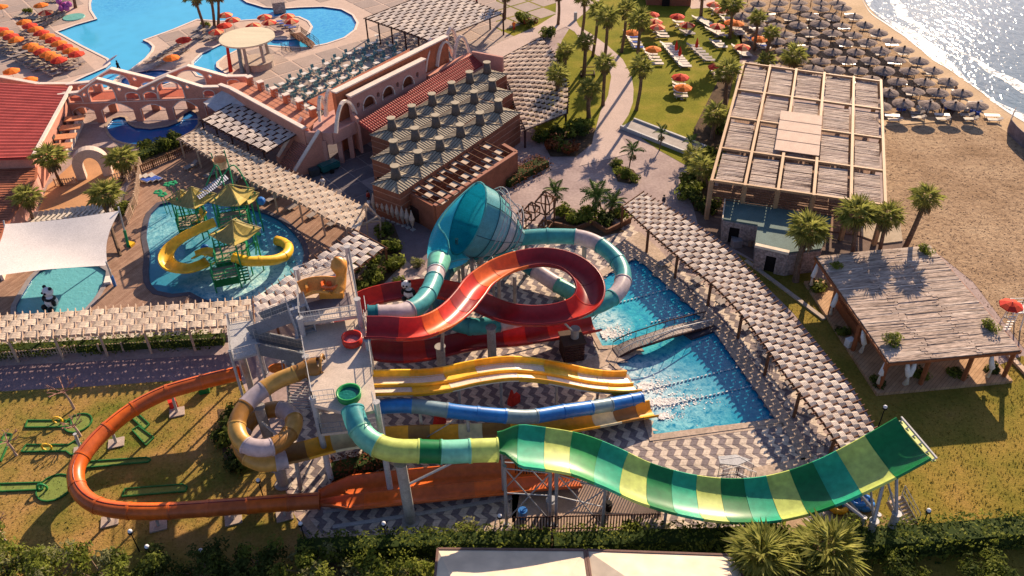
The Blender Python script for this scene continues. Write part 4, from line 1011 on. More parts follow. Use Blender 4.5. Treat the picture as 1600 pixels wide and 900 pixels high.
pergola('woven_pergola', 'short grey woven-slat pergola behind the slide tower', [(556, 360), (478, 413), (395, 468)], [(602, 386), (520, 446), (440, 500), (398, 512)], 3.0, 6, .95, SL2, WOODT, 5)
pergola('woven_pergola', 'curved dark-timber woven-slat pergola along the splash pool', [(1003, 301), (1080, 349), (1128, 385), (1175, 430), (1206, 467), (1240, 502), (1285, 555), (1327, 607), (1375, 688)], [(973, 322), (1022, 367), (1076, 414), (1115, 445), (1160, 492), (1198, 543), (1232, 591), (1257, 622), (1287, 660), (1322, 712)], 3.0, 7, .62, SL4, WOODT, 9, WOODT, 'R', pl=.84)
pergola('woven_pergola', 'woven-slat pergola over bar tables below the pink terrace wall', [(315, 187), (345, 203), (380, 220), (418, 238)], [(366, 160), (400, 176), (434, 190), (470, 206)], 3.8, 6, .85, SL2, WOODD, 4, WOODD, 'L')
pergola('woven_pergola', 'large woven-slat pergola beside the wind tower building and the lawn', [(770, 98), (795, 130), (805, 165), (822, 203)], [(845, 58), (868, 90), (886, 130), (884, 178)], 3.0, 11, .82, SL3, WOODD, 6, WOODD, 'LR', pl=.76)
pergola('woven_pergola', 'broad woven-slat pergola on tall dark posts behind the gallery', [(571, 28), (605, 40), (640, 52), (674, 65)], [(688, -18), (720, -4), (752, 8), (786, 21)], 3.8, 14, .85, SL2, WOODD, 4, WOODD, 'LR', pl=.82)

# ================= WALL HELPERS =================
def wallmesh(p0, p1, outline, holes, th, mb=None, trimw=.0):
    """vertical wall from p0 to p1; outline and holes in (s, z)"""
    mb = mb or MB(); p0 = Vector((p0[0], p0[1], 0)); p1 = Vector((p1[0], p1[1], 0)); d = (p1 - p0).normalized(); nn = Vector((-d.y, d.x, 0)) * th
    loops = [outline] + holes; allp = [q for l_ in loops for q in l_]
    tris = tessellate_polygon([[Vector((a, b, 0)) for a, b in l_] for l_ in loops])
    A = [p0 + d * s + Vector((0, 0, z)) for s, z in allp]; B = [a + nn for a in A]; n = len(A)
    fs = [tuple(t) for t in tris] + [(t[0] + n, t[2] + n, t[1] + n) for t in tris]; o = 0
    for l_ in loops:
        k = len(l_); fs += [(o + i, o + (i + 1) % k, o + (i + 1) % k + n, o + i + n) for i in range(k)]; o += k
    return mb.add(A + B, fs)
def arch(s0, s1, z0, spring, apex, n=6):
    """pointed arch opening"""
    w_ = (s1 - s0); c = (s0 + s1) / 2; pts = [(s0, z0), (s1, z0)]
    for i in range(n + 1):
        t = i / n; pts.append((lerp(s1, c, 1 - math.cos(t * 1.5708)), lerp(spring, apex, math.sin(t * 1.5708))))
    for i in range(n - 1, -1, -1):
        t = i / n; pts.append((lerp(s0, c, 1 - math.cos(t * 1.5708)), lerp(spring, apex, math.sin(t * 1.5708))))
    return pts
def archtrim(p0, p1, a, th, off, w_=.18):
    p0 = Vector((p0[0], p0[1], 0)); p1 = Vector((p1[0], p1[1], 0)); d = (p1 - p0).normalized(); nn = Vector((-d.y, d.x, 0))
    mb = MB(); pts = [p0 + d * s + Vector((0, 0, z)) + nn * off for s, z in a[1:] + a[:1]]; mb.tube(pts, w_ / 2, 4); return mb

# --- arcade: two pink walls with a gabled top line ---
ar = thing('pink_arcade', 'pink Moorish arcade with pointed arches and white trim beside the horseshoe pool', 'arcade', G(213, 190))
pa, pb = G(106, 194), G(356, 184)
def arcade(pa, pb, hs, op, base_open, nm, dz=0., mat=PINK):
    Ls = (pb - pa).length; out = [(0, 0)]; top = [(Ls * t, z) for t, z in hs]
    piers = [(0, .055), (.19, .235), (.43, .475), (.63, .675), (.83, .875), (.965, 1.0)]
    pts = []
    for i, (a, b_) in enumerate(piers):
        pts += [(a * Ls, 0), (b_ * Ls, 0)]
        if i < len(piers) - 1:
            c = piers[i + 1][0] * Ls; q = b_ * Ls; sp = 1.9; apx = 2.6 if i % 2 == 0 else 3.0
            for k in range(7): t = k / 6; pts.append((lerp(q, c, t), sp + (apx - sp) * math.sin(math.pi * t)))
    outline = pts + top[::-1]
    holes = []
    for (c, w_, z0, sp, ap) in op: holes.append(arch((c - w_ / 2) * Ls, (c + w_ / 2) * Ls, z0, sp, ap))
    for c, z in ((.385, 5.05), (.59, 4.95), (.80, 5.0), (.165, 4.4)):
        holes.append([(c * Ls + .28 * math.cos(a), z + .28 * math.sin(a)) for a in [i * .785 for i in range(8)]])
    wallmesh(pa, pb, outline, holes, .55).build(nm, mat, ar)
    for hl in holes: archtrim(pa, pb, hl, .55, -.03, .16).build('arch_trim', WTRIM, ar)
    d = (pb - pa).normalized(); mb = MB()
    tp = [pa + d * s + Vector((0, 0, z + .06)) + Vector((-d.y, d.x, 0)) * .27 for s, z in top]
    for a, b_ in zip(tp, tp[1:]): mb.beam(a, b_, .75, .14)
    mb.build('wall_coping', WTRIM, ar)
    mb = MB(); q0 = pa + Vector((0, 0, 3.15)) - Vector((-d.y, d.x, 0)) * .06; mb.beam(q0, q0 + d * Ls, .08, .09); mb.build('string_course', WTRIM, ar)
    for i in range(len(piers) - 1):
        b_, c = piers[i][1] * Ls, piers[i + 1][0] * Ls; apx = 2.6 if i % 2 == 0 else 3.0
        archtrim(pa, pb, [(c, 0)] + [(lerp(c, b_, k / 6), 1.9 + (apx - 1.9) * math.sin(math.pi * k / 6)) for k in range(7)] + [(b_, 0)], .55, -.03, .14).build('arch_trim', WTRIM, ar)
HS = [(0, 4.5), (.13, 4.7), (.27, 6.6), (.49, 4.75), (.69, 6.6), (.89, 4.75), (1, 4.7)]
OP = [(.10, .085, 3.3, 3.9, 4.5), (.27, .16, 3.3, 4.6, 6.0), (.45, .085, 3.3, 3.9, 4.5), (.56, .085, 3.3, 3.9, 4.5), (.69, .16, 3.3, 4.6, 6.0), (.92, .07, 3.3, 3.9, 4.4)]
arcade(pa, pb, HS, OP, True, 'front_wall')
dv = Vector((-(pb - pa).y, (pb - pa).x, 0)).normalized() * 3.4
arcade(pa + dv, pb + dv + (pb - pa).normalized() * 3, HS, OP, True, 'rear_wall')
mb = MB(); dd = (pb - pa).normalized(); c_ = (pa + pb) / 2 + dv * .57; mb.box((c_.x, c_.y, 3.2), ((pb - pa).length - 1, 2.4, .14), math.atan2(dd.y, dd.x)); mb.build('walkway_floor', M('red_walkway_tile', (.42, .12, .08), .8, .1, 1), ar)
# --- pink parapet walls running left and behind ---
def parapet(name, label, pts, h, th=.45, mat=PINK, z0=0., cat='wall'):
    t = thing(name, label, cat, pts[0]); mb = MB()
    for a, b_ in zip(pts, pts[1:]): mb.beam(Vector((a.x, a.y, (z0 + h) / 2)), Vector((b_.x, b_.y, (z0 + h) / 2)), th, h - z0)
    mb.build('wall', mat, t); mb = MB()
    for a, b_ in zip(pts, pts[1:]): mb.beam(Vector((a.x, a.y, h + .06)), Vector((b_.x, b_.y, h + .06)), th + .2, .14)
    mb.build('coping', WTRIM, t); return t
parapet('pink_wall', 'low pink parapet wall with cream coping behind the red metal roof', [Vector((p.x, p.y, 0)) for p in gps([(-40, 112), (0, 120), (60, 131), (145, 131)], 3.2)], 3.2)
parapet('pink_wall', 'pink wall with pale cap curving from the arcade to the paved terrace', [Vector((p.x, p.y, 0)) for p in gps([(322, 124), (345, 126), (372, 122)], 3.8)], 3.8)

# --- terrace with piers, pink front wall and stairs ---
te = thing('pink_terrace', 'raised pink terrace with brick piers, white-capped wall and a broad stair', 'terrace', G(480, 268))
ZT = 4.3
tp_ = gps([(346, 137), (372, 128), (392, 130), (500, 184), (480, 202)], ZT)
mb = MB(); mb.poly(XY(tp_), 0, ZT); mb.build('terrace_block', PINK, te)
mb = MB(); mb.poly(XY(gps([(350, 136), (374, 129), (392, 131), (498, 184), (482, 199)], ZT)), ZT + .01, ZT + .05); mb.build('terrace_paving', M('salmon_tile', (.52, .23, .15), .8, .12, .8), te)
wl = gps([(343, 132), (360, 138), (476, 201)], ZT + 1.0)
mb = MB()
for a, b_ in zip(wl, wl[1:]): mb.beam((a.x, a.y, (ZT + 1) / 2), (b_.x, b_.y, (ZT + 1) / 2), .4, ZT + 1)
mb.build('front_wall', PINK, te)
mb = MB()
for a, b_ in zip(wl, wl[1:]): mb.beam((a.x, a.y, ZT + 1.06), (b_.x, b_.y, ZT + 1.06), .62, .14)
mb.build('wall_cap', WTRIM, te)
for (px, py) in [(392, 133), (409, 141), (430, 151), (449, 161), (470, 171), (490, 183)]:
    p = G(px, py, ZT); mb = MB(); mb.box((p.x, p.y, ZT + .65), (.75, .75, 1.2), .7); mb.build('brick_pier', M('orange_brick', (.55, .20, .10), .8, .15, 2), te)
    mb = MB(); mb.box((p.x, p.y, ZT + 1.3), (.9, .9, .12), .7); mb.build('pier_cap', WTRIM, te)
pr = gps([(392, 133), (490, 183)], ZT); railing(te, [Vector((p.x, p.y, ZT)) for p in pr], 1.0, mat=STEEL)
# stair
sa, sb = G(487, 205, ZT), G(449, 266, .1)
dS = Vector((sb.x - sa.x, sb.y - sa.y, 0)); sv = Vector((-dS.y, dS.x, 0)).normalized(); W2 = 2.2; ns = 22
for i in range(ns):
    c = sa.lerp(sb, (i + .5) / ns); zt = ZT * (1 - i / ns); mb = MB()
    a = sa + dS * (i / ns); b_ = sa + dS * ((i + 1) / ns)
    mb.beam((a.x, a.y, zt / 2), (b_.x, b_.y, zt / 2), W2 * 2, zt); mb.build('stair_step', M('rose_stair_tile', (.45, .20, .16), .8, .12, 1), te)
for s_ in (-1, 1):
    A = sa + sv * s_ * (W2 + .2); B = sb + sv * s_ * (W2 + .2); mb = MB()
    mb.hexa([(A.x - .2, A.y, 0), (B.x - .2, B.y, 0), (B.x + .2, B.y, 0), (A.x + .2, A.y, 0), (A.x - .2, A.y, ZT + 1), (B.x - .2, B.y, 1), (B.x + .2, B.y, 1), (A.x + .2, A.y, ZT + 1)][:]); mb.build('stair_wall', PINK, te)
    mb = MB(); mb.beam((A.x, A.y, ZT + 1.08), (B.x, B.y, 1.08), .6, .14); mb.build('stair_cap', WTRIM, te)
side = XY(gps([(500, 184), (560, 200), (540, 212), (497, 222), (484, 206)], ZT))
mb = MB(); mb.poly(XY(gps([(492, 186), (545, 160), (560, 192), (520, 214), (487, 208)], ZT)), ZT - .3, ZT); mb.build('upper_landing', PINKL, te)
for px, py in ((528, 208), (545, 200), (505, 214)):
    p = G(px, py, ZT); mb = MB(); mb.box((p.x, p.y, ZT / 2 - .2), (.6, .6, ZT - .4)); mb.build('landing_pier', PINKL, te)
lw = gps([(478, 212), (520, 214), (560, 194)], ZT)
mb = MB(); mb.beam((lw[0].x, lw[0].y, ZT - .2), (lw[1].x, lw[1].y, ZT - .2), .35, 1.6); mb.beam((lw[1].x, lw[1].y, ZT - .2), (lw[2].x, lw[2].y, ZT - .2), .35, 1.6); mb.build('landing_wall', PINKL, te)

# --- gallery building: red roof, arched parapet walls, rib arches ---
ga = thing('red_roof_gallery', 'long gallery with red tiled roof, brick-red parapet wall and white rib arches', 'building', G(600, 245))
A0, B0 = G(546, 152, 7.6), G(664, 93, 7.6)
gd_ = Vector((B0.x - A0.x, B0.y - A0.y, 0)); gl = gd_.length; gd_.normalize(); gn = Vector((-gd_.y, gd_.x, 0))
hol = [arch(gl * c - 1.2, gl * c + 1.2, 4.9, 5.1, 6.5) for c in (.22, .47, .74, .95)][:3]
wallmesh(A0, B0, [(0, 0), (gl, 0), (gl, 7.6), (0, 7.6)], hol + [[(gl * c + .3 * math.cos(a), 6 + .4 * math.sin(a)) for a in [i * .785 for i in range(8)]] for c in (.09, .345, .605, .88)], .4).build('arched_wall', PINKL, ga)
for h_ in hol: archtrim(A0, B0, h_, .4, -.04, .2).build('arch_trim', WTRIM, ga)
mb = MB(); q = A0 + gn * .2; q.z = 7.7; mb.beam(q, q + gd_ * gl, .95, .2); mb.build('wall_coping', WTRIM, ga)
A1, B1 = G(521, 145, 8.4), G(697, 57, 8.4); g2 = (Vector((B1.x, B1.y, 0)) - Vector((A1.x, A1.y, 0))); l2 = g2.length; g2.normalize()
mb = MB(); mb.beam((A1.x, A1.y, 4.2), (B1.x, B1.y, 4.2), .6, 8.4); mb.build('tall_wall', M('brick_red_render', (.50, .16, .08), .8, .14, .8, .01, 5), ga)
mb = MB(); mb.beam((A1.x, A1.y, 8.48), (B1.x, B1.y, 8.48), 1.0, .18); mb.build('wall_coping', WTRIM, ga)
mb = MB()
r0, r1, r2, r3 = G(560, 191, 5.0), G(581, 206, 4.0), G(754, 101, 4.0), G(735, 84, 5.0)
fl = MB()
# ribbed red roof between gallery and wind towers
def ribroof(parent, q, nrib, mat, name='ribbed_roof', hgt_=.10):
    a, b_, c, d = q; mb = MB(); vs = []; n = nrib * 2 + 1
    for i in range(n + 1):
        t = i / n; z = Vector((0, 0, hgt_ if i % 2 else 0)); vs += [a.lerp(d, t) + z, b_.lerp(c, t) + z]
    mb.add(vs, [(2 * i, 2 * i + 1, 2 * i + 3, 2 * i + 2) for i in range(n)]); mb.hexa([*(p - Vector((0, 0, .25)) for p in (a, b_, c, d)), *(p - Vector((0, 0, .03)) for p in (a, b_, c, d))]); return mb.build(name, mat, parent)
ribroof(ga, (r0, r1, r2, r3), 60, REDROOF)
for k in range(1, 5):
    a, b_ = r0.lerp(r1, k / 5), r3.lerp(r2, k / 5); mb = MB(); mb.beam(a + Vector((0, 0, .08)), b_ + Vector((0, 0, .08)), .08, .07); mb.build('roof_batten', REDROOF, ga)
mb = MB(); q0 = G(480, 170, 3.6); mb.poly(XY([G(480, 158, 3.6), G(521, 178, 3.6), G(640, 96, 3.6), G(640, 76, 3.6)]), 3.35, 3.6); mb.build('rear_canopy', TERRA, ga)
pw0, pw1, pw2 = G(738, 82, 5.2), G(786, 97, 4.6), G(745, 92, 5.0)
mb = MB(); mb.beam((pw0.x, pw0.y, 2.7), (pw1.x, pw1.y, 2.7), .4, 5.4); mb.build('end_wall', PINKL, ga)
mb = MB(); mb.beam((A0.x, A0.y, 3), (r0.x, r0.y, 3), .3, 5.0); mb.beam((r1.x, r1.y, 2.0), (r2.x, r2.y, 2.0), .3, 3.7); mb.build('side_wall', PINKL, ga)
# white rib arches
def ribarch(p0, p1, z0, hh, mat=WTRIM, w_=.32):
    mb = MB(); p0 = Vector(p0); p1 = Vector(p1); pts = []
    for i in range(9):
        t = i / 8; s_ = math.sin(t * math.pi / 2) if t < .0 else t
        x = p0.lerp(p1, t); k = 1 - abs(2 * t - 1); pts.append(Vector((x.x, x.y, z0 + hh * math.sin(k * math.pi / 2) ** .75)))
    for a, b_ in zip(pts, pts[1:]): mb.beam(a, b_, .42, w_)
    return mb.build('rib_arch', mat, ga)
for (x0, y0), (x1, y1) in (((509, 182), (530, 165)), ((525, 208), (556, 178)), ((664, 112), (690, 95)), ((683, 104), (708, 88)), ((709, 92), (733, 82)), ((697, 80), (714, 68)), ((667, 98), (686, 84)), ((500, 190), (512, 178))):
    ribarch(G(x0, y0, 5.0), G(x1, y1, 5.0), 5.0, 3.0)
mb = MB(); q0, q1 = G(667, 118, 5.0), G(735, 84, 5.0); mb.beam((q0.x, q0.y, 4.8), (q1.x, q1.y, 4.8), 1.0, .5); mb.build('rib_base', PINK, ga)

# --- wind tower building ---
wt = thing('wind_tower_building', 'brick building topped by three staggered rows of conical wind towers', 'building', G(600, 330))
ZR = 4.4
rows = [[(645, 115), (557, 163), (467, 217), (368, 273), (267, 333), (163, 395)], [(672, 203), (580, 262), (486, 318), (386, 380), (282, 445), (174, 510)], [(703, 305), (609, 368), (510, 428), (406, 495), (298, 563), (182, 635)]]
tops = [[G(560 + x * .311, 60 + y * .311, ZR + 2.2) for x, y in r_] for r_ in rows]
aa = Vector((0, 0, 0))
for r_ in tops: aa += (r_[0] - r_[5]) / 5
aa /= 3; bb = ((tops[2][0] - tops[0][0]) + (tops[2][5] - tops[0][5])) / 4
an = aa.normalized(); pn = Vector((an.y, -an.x, 0)); sw = bb.dot(pn)
fl_ = []
for ri, r_ in enumerate(tops):
    for ci, t_ in enumerate(r_):
        c = Vector((t_.x, t_.y, 0)); corners = [c + an * (sx * aa.length * .5) + pn * (sy * sw * .5) for sx, sy in ((-1, -1), (1, -1), (1, 1), (-1, 1))]
        mb = MB(); ap = c + Vector((0, 0, ZR + .6)); z0 = Vector((0, 0, ZR))
        mb.add([k + z0 for k in corners] + [ap], [(0, 1, 4), (1, 2, 4), (2, 3, 4), (3, 0, 4)]); o = mb.build('roof_pyramid', TOWERM, wt)
        mb = MB()
        for k in range(4):
            a, b_ = corners[k] + z0, corners[(k + 1) % 4] + z0
            mb.beam(a + Vector((0, 0, .04)), ap + Vector((0, 0, .04)), .09, .09)
            for f_ in (.1, .2, .3, .4, .5, .6, .7, .8, .9):
                e_ = a.lerp(b_, f_); s1 = 1 - 2 * abs(f_ - .5); mb.beam(e_ + Vector((0, 0, .03)), (a.lerp(ap, 2 * f_) if f_ < .5 else b_.lerp(ap, 2 - 2 * f_)) + Vector((0, 0, .03)), .05, .05)
        mb.build('standing_seam', TOWERD, o)
        mb = MB(); mb.smooth = True; mb.cyl(c + Vector((0, 0, ZR + .25)), c + Vector((0, 0, ZR + 2.0)), .66, .46, 10); mb.build('wind_tower', TOWERD, wt)
        mb = MB(); mb.cyl(c + Vector((0, 0, ZR + 2.0)), c + Vector((0, 0, ZR + 2.12)), .54, .58, 10); mb.build('tower_cap', TOWERM, wt)
for ri, r_ in enumerate(tops):
    c0_, c1_ = r_[5], r_[0]
    q = [Vector((c0_.x, c0_.y, 0)) - an * aa.length * .5 + pn * (-sw * .5), Vector((c1_.x, c1_.y, 0)) + an * aa.length * .5 + pn * (-sw * .5), Vector((c1_.x, c1_.y, 0)) + an * aa.length * .5 + pn * sw * .5, Vector((c0_.x, c0_.y, 0)) - an * aa.length * .5 + pn * sw * .5]
    if ri == 0: qq0 = q
    ins = .18; q = [p + (sum(q, Vector()) / 4 - p).normalized() * ins for p in q]
    mb = MB(); mb.poly(XY(q), 0, ZR - .02 - .004 * ri); mb.build('brick_block', BRICK, wt)
    mb = MB()
    for a, b_ in zip(q, q[1:] + q[:1]):
        for z in (.9, 1.8, 2.7, 3.6): mb.beam((a.x, a.y, z), (b_.x, b_.y, z), .08, .10)
    mb.build('brick_band', M('pale_brick_band', (.42, .22, .15), .8), wt)
# terrace in front with slatted beams, parapet walls
cq = [G(642, 268, 4.2), G(752, 205, 4.2)]
pw = gps([(792, 232), (808, 240), (748, 290), (682, 333), (640, 352)], 2.9)
mb = MB()
pws = [(640, 300), (679, 322), (807, 238), (786, 226)]
P4 = gps(pws, 3.6)
for a, b_ in zip(P4, P4[1:]): mb.beam((a.x, a.y, 1.8), (b_.x, b_.y, 1.8), .4, 3.6)
mb.build('terrace_wall', BRICK, wt)
mb = MB()
for a, b_ in zip(P4[1:], P4[2:]): mb.beam((a.x, a.y, 3.66), (b_.x, b_.y, 3.66), .5, .12)
mb.build('terrace_coping', M('brown_coping', (.36, .17, .12), .8), wt)
E1, E2 = [G(641, 293, 3.9), G(752, 219, 3.9)], [G(690, 320, 3.7), G(796, 240, 3.7)]
for i in range(13):
    t = i / 12; a = E1[0].lerp(E1[1], t); b_ = E2[0].lerp(E2[1], t); mb = MB(); mb.beam(a, b_, .09, .16); mb.build('shade_beam', WOODT, wt)
pan = MB(); pan.box((0, 0, 0), (1.5, .98, .05)); po = pan.build('shade_panel', MC['pale_slat_b'], wt, local=True); r = random.Random(5)
for i in range(12):
    for j in range(5):
        if (i + j) % 2: continue
        t = (i + .5) / 12; u = (j + .5) / 5; c = E1[0].lerp(E1[1], t).lerp(E2[0].lerp(E2[1], t), u)
        if r.random() < .2: continue
        o = po.copy(); col.objects.link(o); o.location = c + Vector((0, 0, -.1)) - wt.location; o.rotation_euler = (0, 0, math.atan2(an.y, an.x))
bpy.data.objects.remove(po)
mb = MB(); mb.poly(XY(gps([(592, 298), (650, 322), (684, 342), (656, 350), (590, 318)], 0)), 0, 2.0); mb.build('bar_counter_block', WOODD, wt)
# closed parasols along the front
cp = thing('closed_parasol', 'x', 'parasol', (0, 0, 0)); mb = MB(); mb.smooth = True
for k in range(3):
    pass
mb.cyl((0, 0, .6), (0, 0, 1.5), .12, .34, 8, False); mb.cyl((0, 0, 1.5), (0, 0, 2.6), .34, .04, 8, False); mb.build('folded_canopy', M('grey_beige_canvas', (.50, .42, .36), .8), cp)
mb = MB(); mb.cyl((0, 0, 0), (0, 0, 2.7), .04, .04, 6); mb.box((0, 0, .05), (.5, .5, .1)); mb.build('pole', STEELP, cp)
for i in range(9):
    p = G(586 + i * 7.4, 333 + i * 3.3)
    place(cp, p, .3 * i, 'folded beige parasol, %s from the left along the front of the wind tower building' % ORD[i], 'folded parasols in a row')

# --- pink building at left with red roof ---
lb = thing('red_roof_building', 'pink building with a long red ribbed metal roof and pale verge', 'building', G(60, 265))
q = gps([(-60, 126), (-60, 250), (50, 246), (110, 136)], 4.6)
ribroof(lb, (q[0], q[3], q[2], q[1]), 24, REDROOF)
mb = MB(); mb.beam(q[3] + Vector((.1, 0, .05)), q[2] + Vector((.1, 0, .05)), .4, .3); mb.build('roof_verge', WTRIM, lb)
mb = MB(); qq = [Vector((p.x, p.y, 0)) for p in (q[0], q[1], q[2], q[3])]; cc = sum(qq, Vector()) / 4
mb.poly(XY([p + (cc - p) * .04 for p in qq]), 0, 4.3); mb.build('house_wall', PINK, lb)
wd = MB(); a = q[3]; b_ = q[2]; dw = (Vector((b_.x, b_.y, 0)) - Vector((a.x, a.y, 0))).normalized(); nw = Vector((-dw.y, dw.x, 0)); nw = nw if nw.x > 0 else -nw
for i in range(5):
    c = a.lerp(b_, .3 + i * .13); c.z = 2.3; wb = MB(); cc2 = c - nw * .25
    wb.box(cc2, (1.0, .16, 1.2), math.atan2(dw.y, dw.x)); wb.build('window', M('dark_glass', (.04, .05, .06), .15, spec=.8), lb)
    wb = MB(); wb.box(c + nw * 1.3 + Vector((0, 0, .3)), (1.5, 2.6, .14), math.atan2(dw.y, dw.x)); wb.build('awning', M('orange_canvas_awning', (.60, .27, .14), .8), lb)
wl2 = [G(112, 141), G(124, 177), G(101, 236)]
parapet('white_wall', 'white boundary wall stepping down beside the red roof building', [Vector((p.x, p.y, 0)) for p in gps([(113, 168), (125, 180), (100, 232)], 1.4)], 1.4, .3, WTRIM)
tr = thing('terracotta_roof_house', 'low house with a weathered terracotta tiled roof at the left edge', 'building', G(20, 400))
q = gps([(-60, 252), (-60, 400), (-5, 380), (58, 275), (58, 250)], 2.9)
mb = MB(); c = sum(q, Vector()) / 5
mb.poly(XY(q), 2.75, 2.9); mb.build('roof_slab', TERRA, tr)
mb = MB(); mb.poly(XY([p + (c - p) * .06 for p in q]), 0, 2.75); mb.build('house_wall', PINKL, tr)
rw = MB()
for i in range(34):
    t = i / 33; a = q[4].lerp(q[2], t); a = G(58 - 65 * t * (1 if t > .2 else .3), 252 + 130 * t, 2.9); rw.beam((-75, a.y, 2.93), (a.x, a.y, 2.93), .14, .08)
rw.build('tile_rows', TERRA, tr)
parapet('white_wall', 'white wall with slanted timber beams beside the terracotta roof', [Vector((p.x, p.y, 0)) for p in gps([(58, 262), (22, 340), (-4, 420)], 1.6)], 1.6, .3, WTRIM)

# --- horseshoe gateway ---
hg = thing('horseshoe_gateway', 'white rendered horseshoe arch gateway on the orange court', 'gateway', G(155, 282))
mb = MB(); mb.smooth = False; c = G(150, 281); 
p0_, p1_ = G(121, 283), G(177, 274); Lh = (p1_ - p0_).length
out = [(0, 0)]; 
outer = [(Lh / 2 - Lh / 2 * math.cos(a), 1.9 + 2.2 * math.sin(a)) for a in [i * math.pi / 14 for i in range(15)]]
inner = [(Lh / 2 - (Lh / 2 - 1.15) * math.cos(a), 1.5 + 1.45 * math.sin(a)) for a in [i * math.pi / 14 for i in range(15)]]
wallmesh(p0_, p1_, [(0, 0)] + outer + [(Lh, 0), (Lh - 1.15, 0)] + inner[::-1] + [(1.15, 0)], [], 1.2).build('arch_ring', M('cream_render', (.60, .47, .40), .8, .06, 1), hg)
# fence and small items by gateway

sa_ = thing('grey_shade_sail', 'small pale grey shade sail stretched between the arcade and the bar pergola', 'shade sail', G(350, 185)); mb = MB(); q = gps([(317, 160, 3.6), (348, 141, 4.6), (386, 164, 4.0), (340, 177, 3.4)]); cc = sum(q, Vector()) / 4 - Vector((0, 0, .3))
mb.add(q + [cc], [(0, 1, 4), (1, 2, 4), (2, 3, 4), (3, 0, 4)]); mb.build('sail_cloth', M('grey_sail_cloth', (.50, .48, .50), .8), sa_)
# ================= RESTAURANT =================
rt = thing('beach_restaurant', 'timber beach restaurant with a gridded honey-wood roof filled with reed panels', 'restaurant', G(1240, 330))
ZB = 5.2
c4 = gps([(1162, 99), (1376, 128), (1383, 321), (1112, 282)], ZB)   # tl, tr, br, bl
def bil(u, v, z=0.): p = c4[0].lerp(c4[1], u).lerp(c4[3].lerp(c4[2], u), v); return Vector((p.x, p.y, p.z + z))
NU, NV = 5, 4
US = [0, .2, .395, .6, .81, 1]; VS = [0, .27, .52, .77, 1]
for i, u in enumerate(US):
    mb = MB(); mb.beam(bil(u, -.01, .05 + .006 * (i % 2)), bil(u, 1.01, .05 + .006 * (i % 2)), .32, .34); mb.build('roof_beam', ORANGEW, rt)
for j, v in enumerate(VS):
    mb = MB(); mb.beam(bil(-.01, v, .02), bil(1.01, v, .02), .28, .28); mb.build('roof_beam', ORANGEW, rt)
REED = M('weathered_reed', (.52, .41, .35), .9, .35, 1.0, .05, 6, c2=(.74, .61, .52), fine=.25, stretch=(-.09, (.2, 3.0, 1)))
REEDD = M('dark_reed', (.34, .26, .23), .9, .3, 1.0, .05, 6, c2=(.52, .41, .36), fine=.25, stretch=(-.09, (.2, 3.0, 1)))
r = random.Random(11)
for i in range(NU):
    for j in range(NV):
        u0, u1, v0, v1 = US[i] + .02, US[i + 1] - .02, VS[j] + .018, VS[j + 1] - .018
        n = 26
        for k in range(n):
            t0 = lerp(v0, v1, k / n); t1 = lerp(v0, v1, (k + .9) / n); w0 = r.uniform(-.002, .004)
            mb = MB(); a0, a1 = bil(u0, t0 + w0, -.22 + r.uniform(-.04, .04)), bil(u1, t0 + w0 + r.uniform(-.006, .006), -.22 + r.uniform(-.04, .04))
            b0, b1 = bil(u0, t1 + w0, -.22), bil(u1, t1 + w0, -.22)
            dn = Vector((0, 0, .07)); mb.hexa([a0 - dn, a1 - dn, b1 - dn, b0 - dn, a0, a1, b1, b0][:]); mb.build('reed_bundle', REED if r.random() > .2 else REEDD, rt)
mb = MB(); mb.hexa([bil(.335, .42, .27), bil(.335, .74, .27), bil(.61, .74, .27), bil(.61, .42, .27), bil(.335, .42, .33), bil(.335, .74, .33), bil(.61, .74, .33), bil(.61, .42, .33)]); mb.build('central_canopy', M('woven_canopy', (.62, .47, .38), .8, .08, 1, .02, 9), rt)
for f_ in (.25, .5, .75):
    mb = MB(); a, b_ = bil(.335, lerp(.42, .74, f_), .35), bil(.61, lerp(.42, .74, f_), .35); mb.beam(a, b_, .06, .04); mb.build('canopy_batten', M('tan_batten', (.45, .30, .22), .8), rt)
for u in US:
    for v in (0, .5, 1):
        p = bil(u, v); mb = MB(); mb.box((p.x, p.y, (p.z - .2) / 2), (.45, .45, p.z - .2), .1); mb.build('post', ORANGEW, rt)
for i in range(NU):
    a, b_ = bil(US[i], 1), bil(US[i + 1], 1)
    for k in range(6):
        z = ZB - .7 - k * .32; mb = MB(); mb.beam((a.x, a.y, z), (b_.x, b_.y, z), .06, .14); mb.build('louvre_slat', WOODT, rt)
mb = MB(); mb.poly(XY([bil(.02, .02), bil(.98, .02), bil(.98, .96), bil(.02, .96)]), .02, .12); mb.build('dining_floor', plank_mat('dark_boards', (.22, .13, .09), (.28, .17, .12), .1, .3), rt)
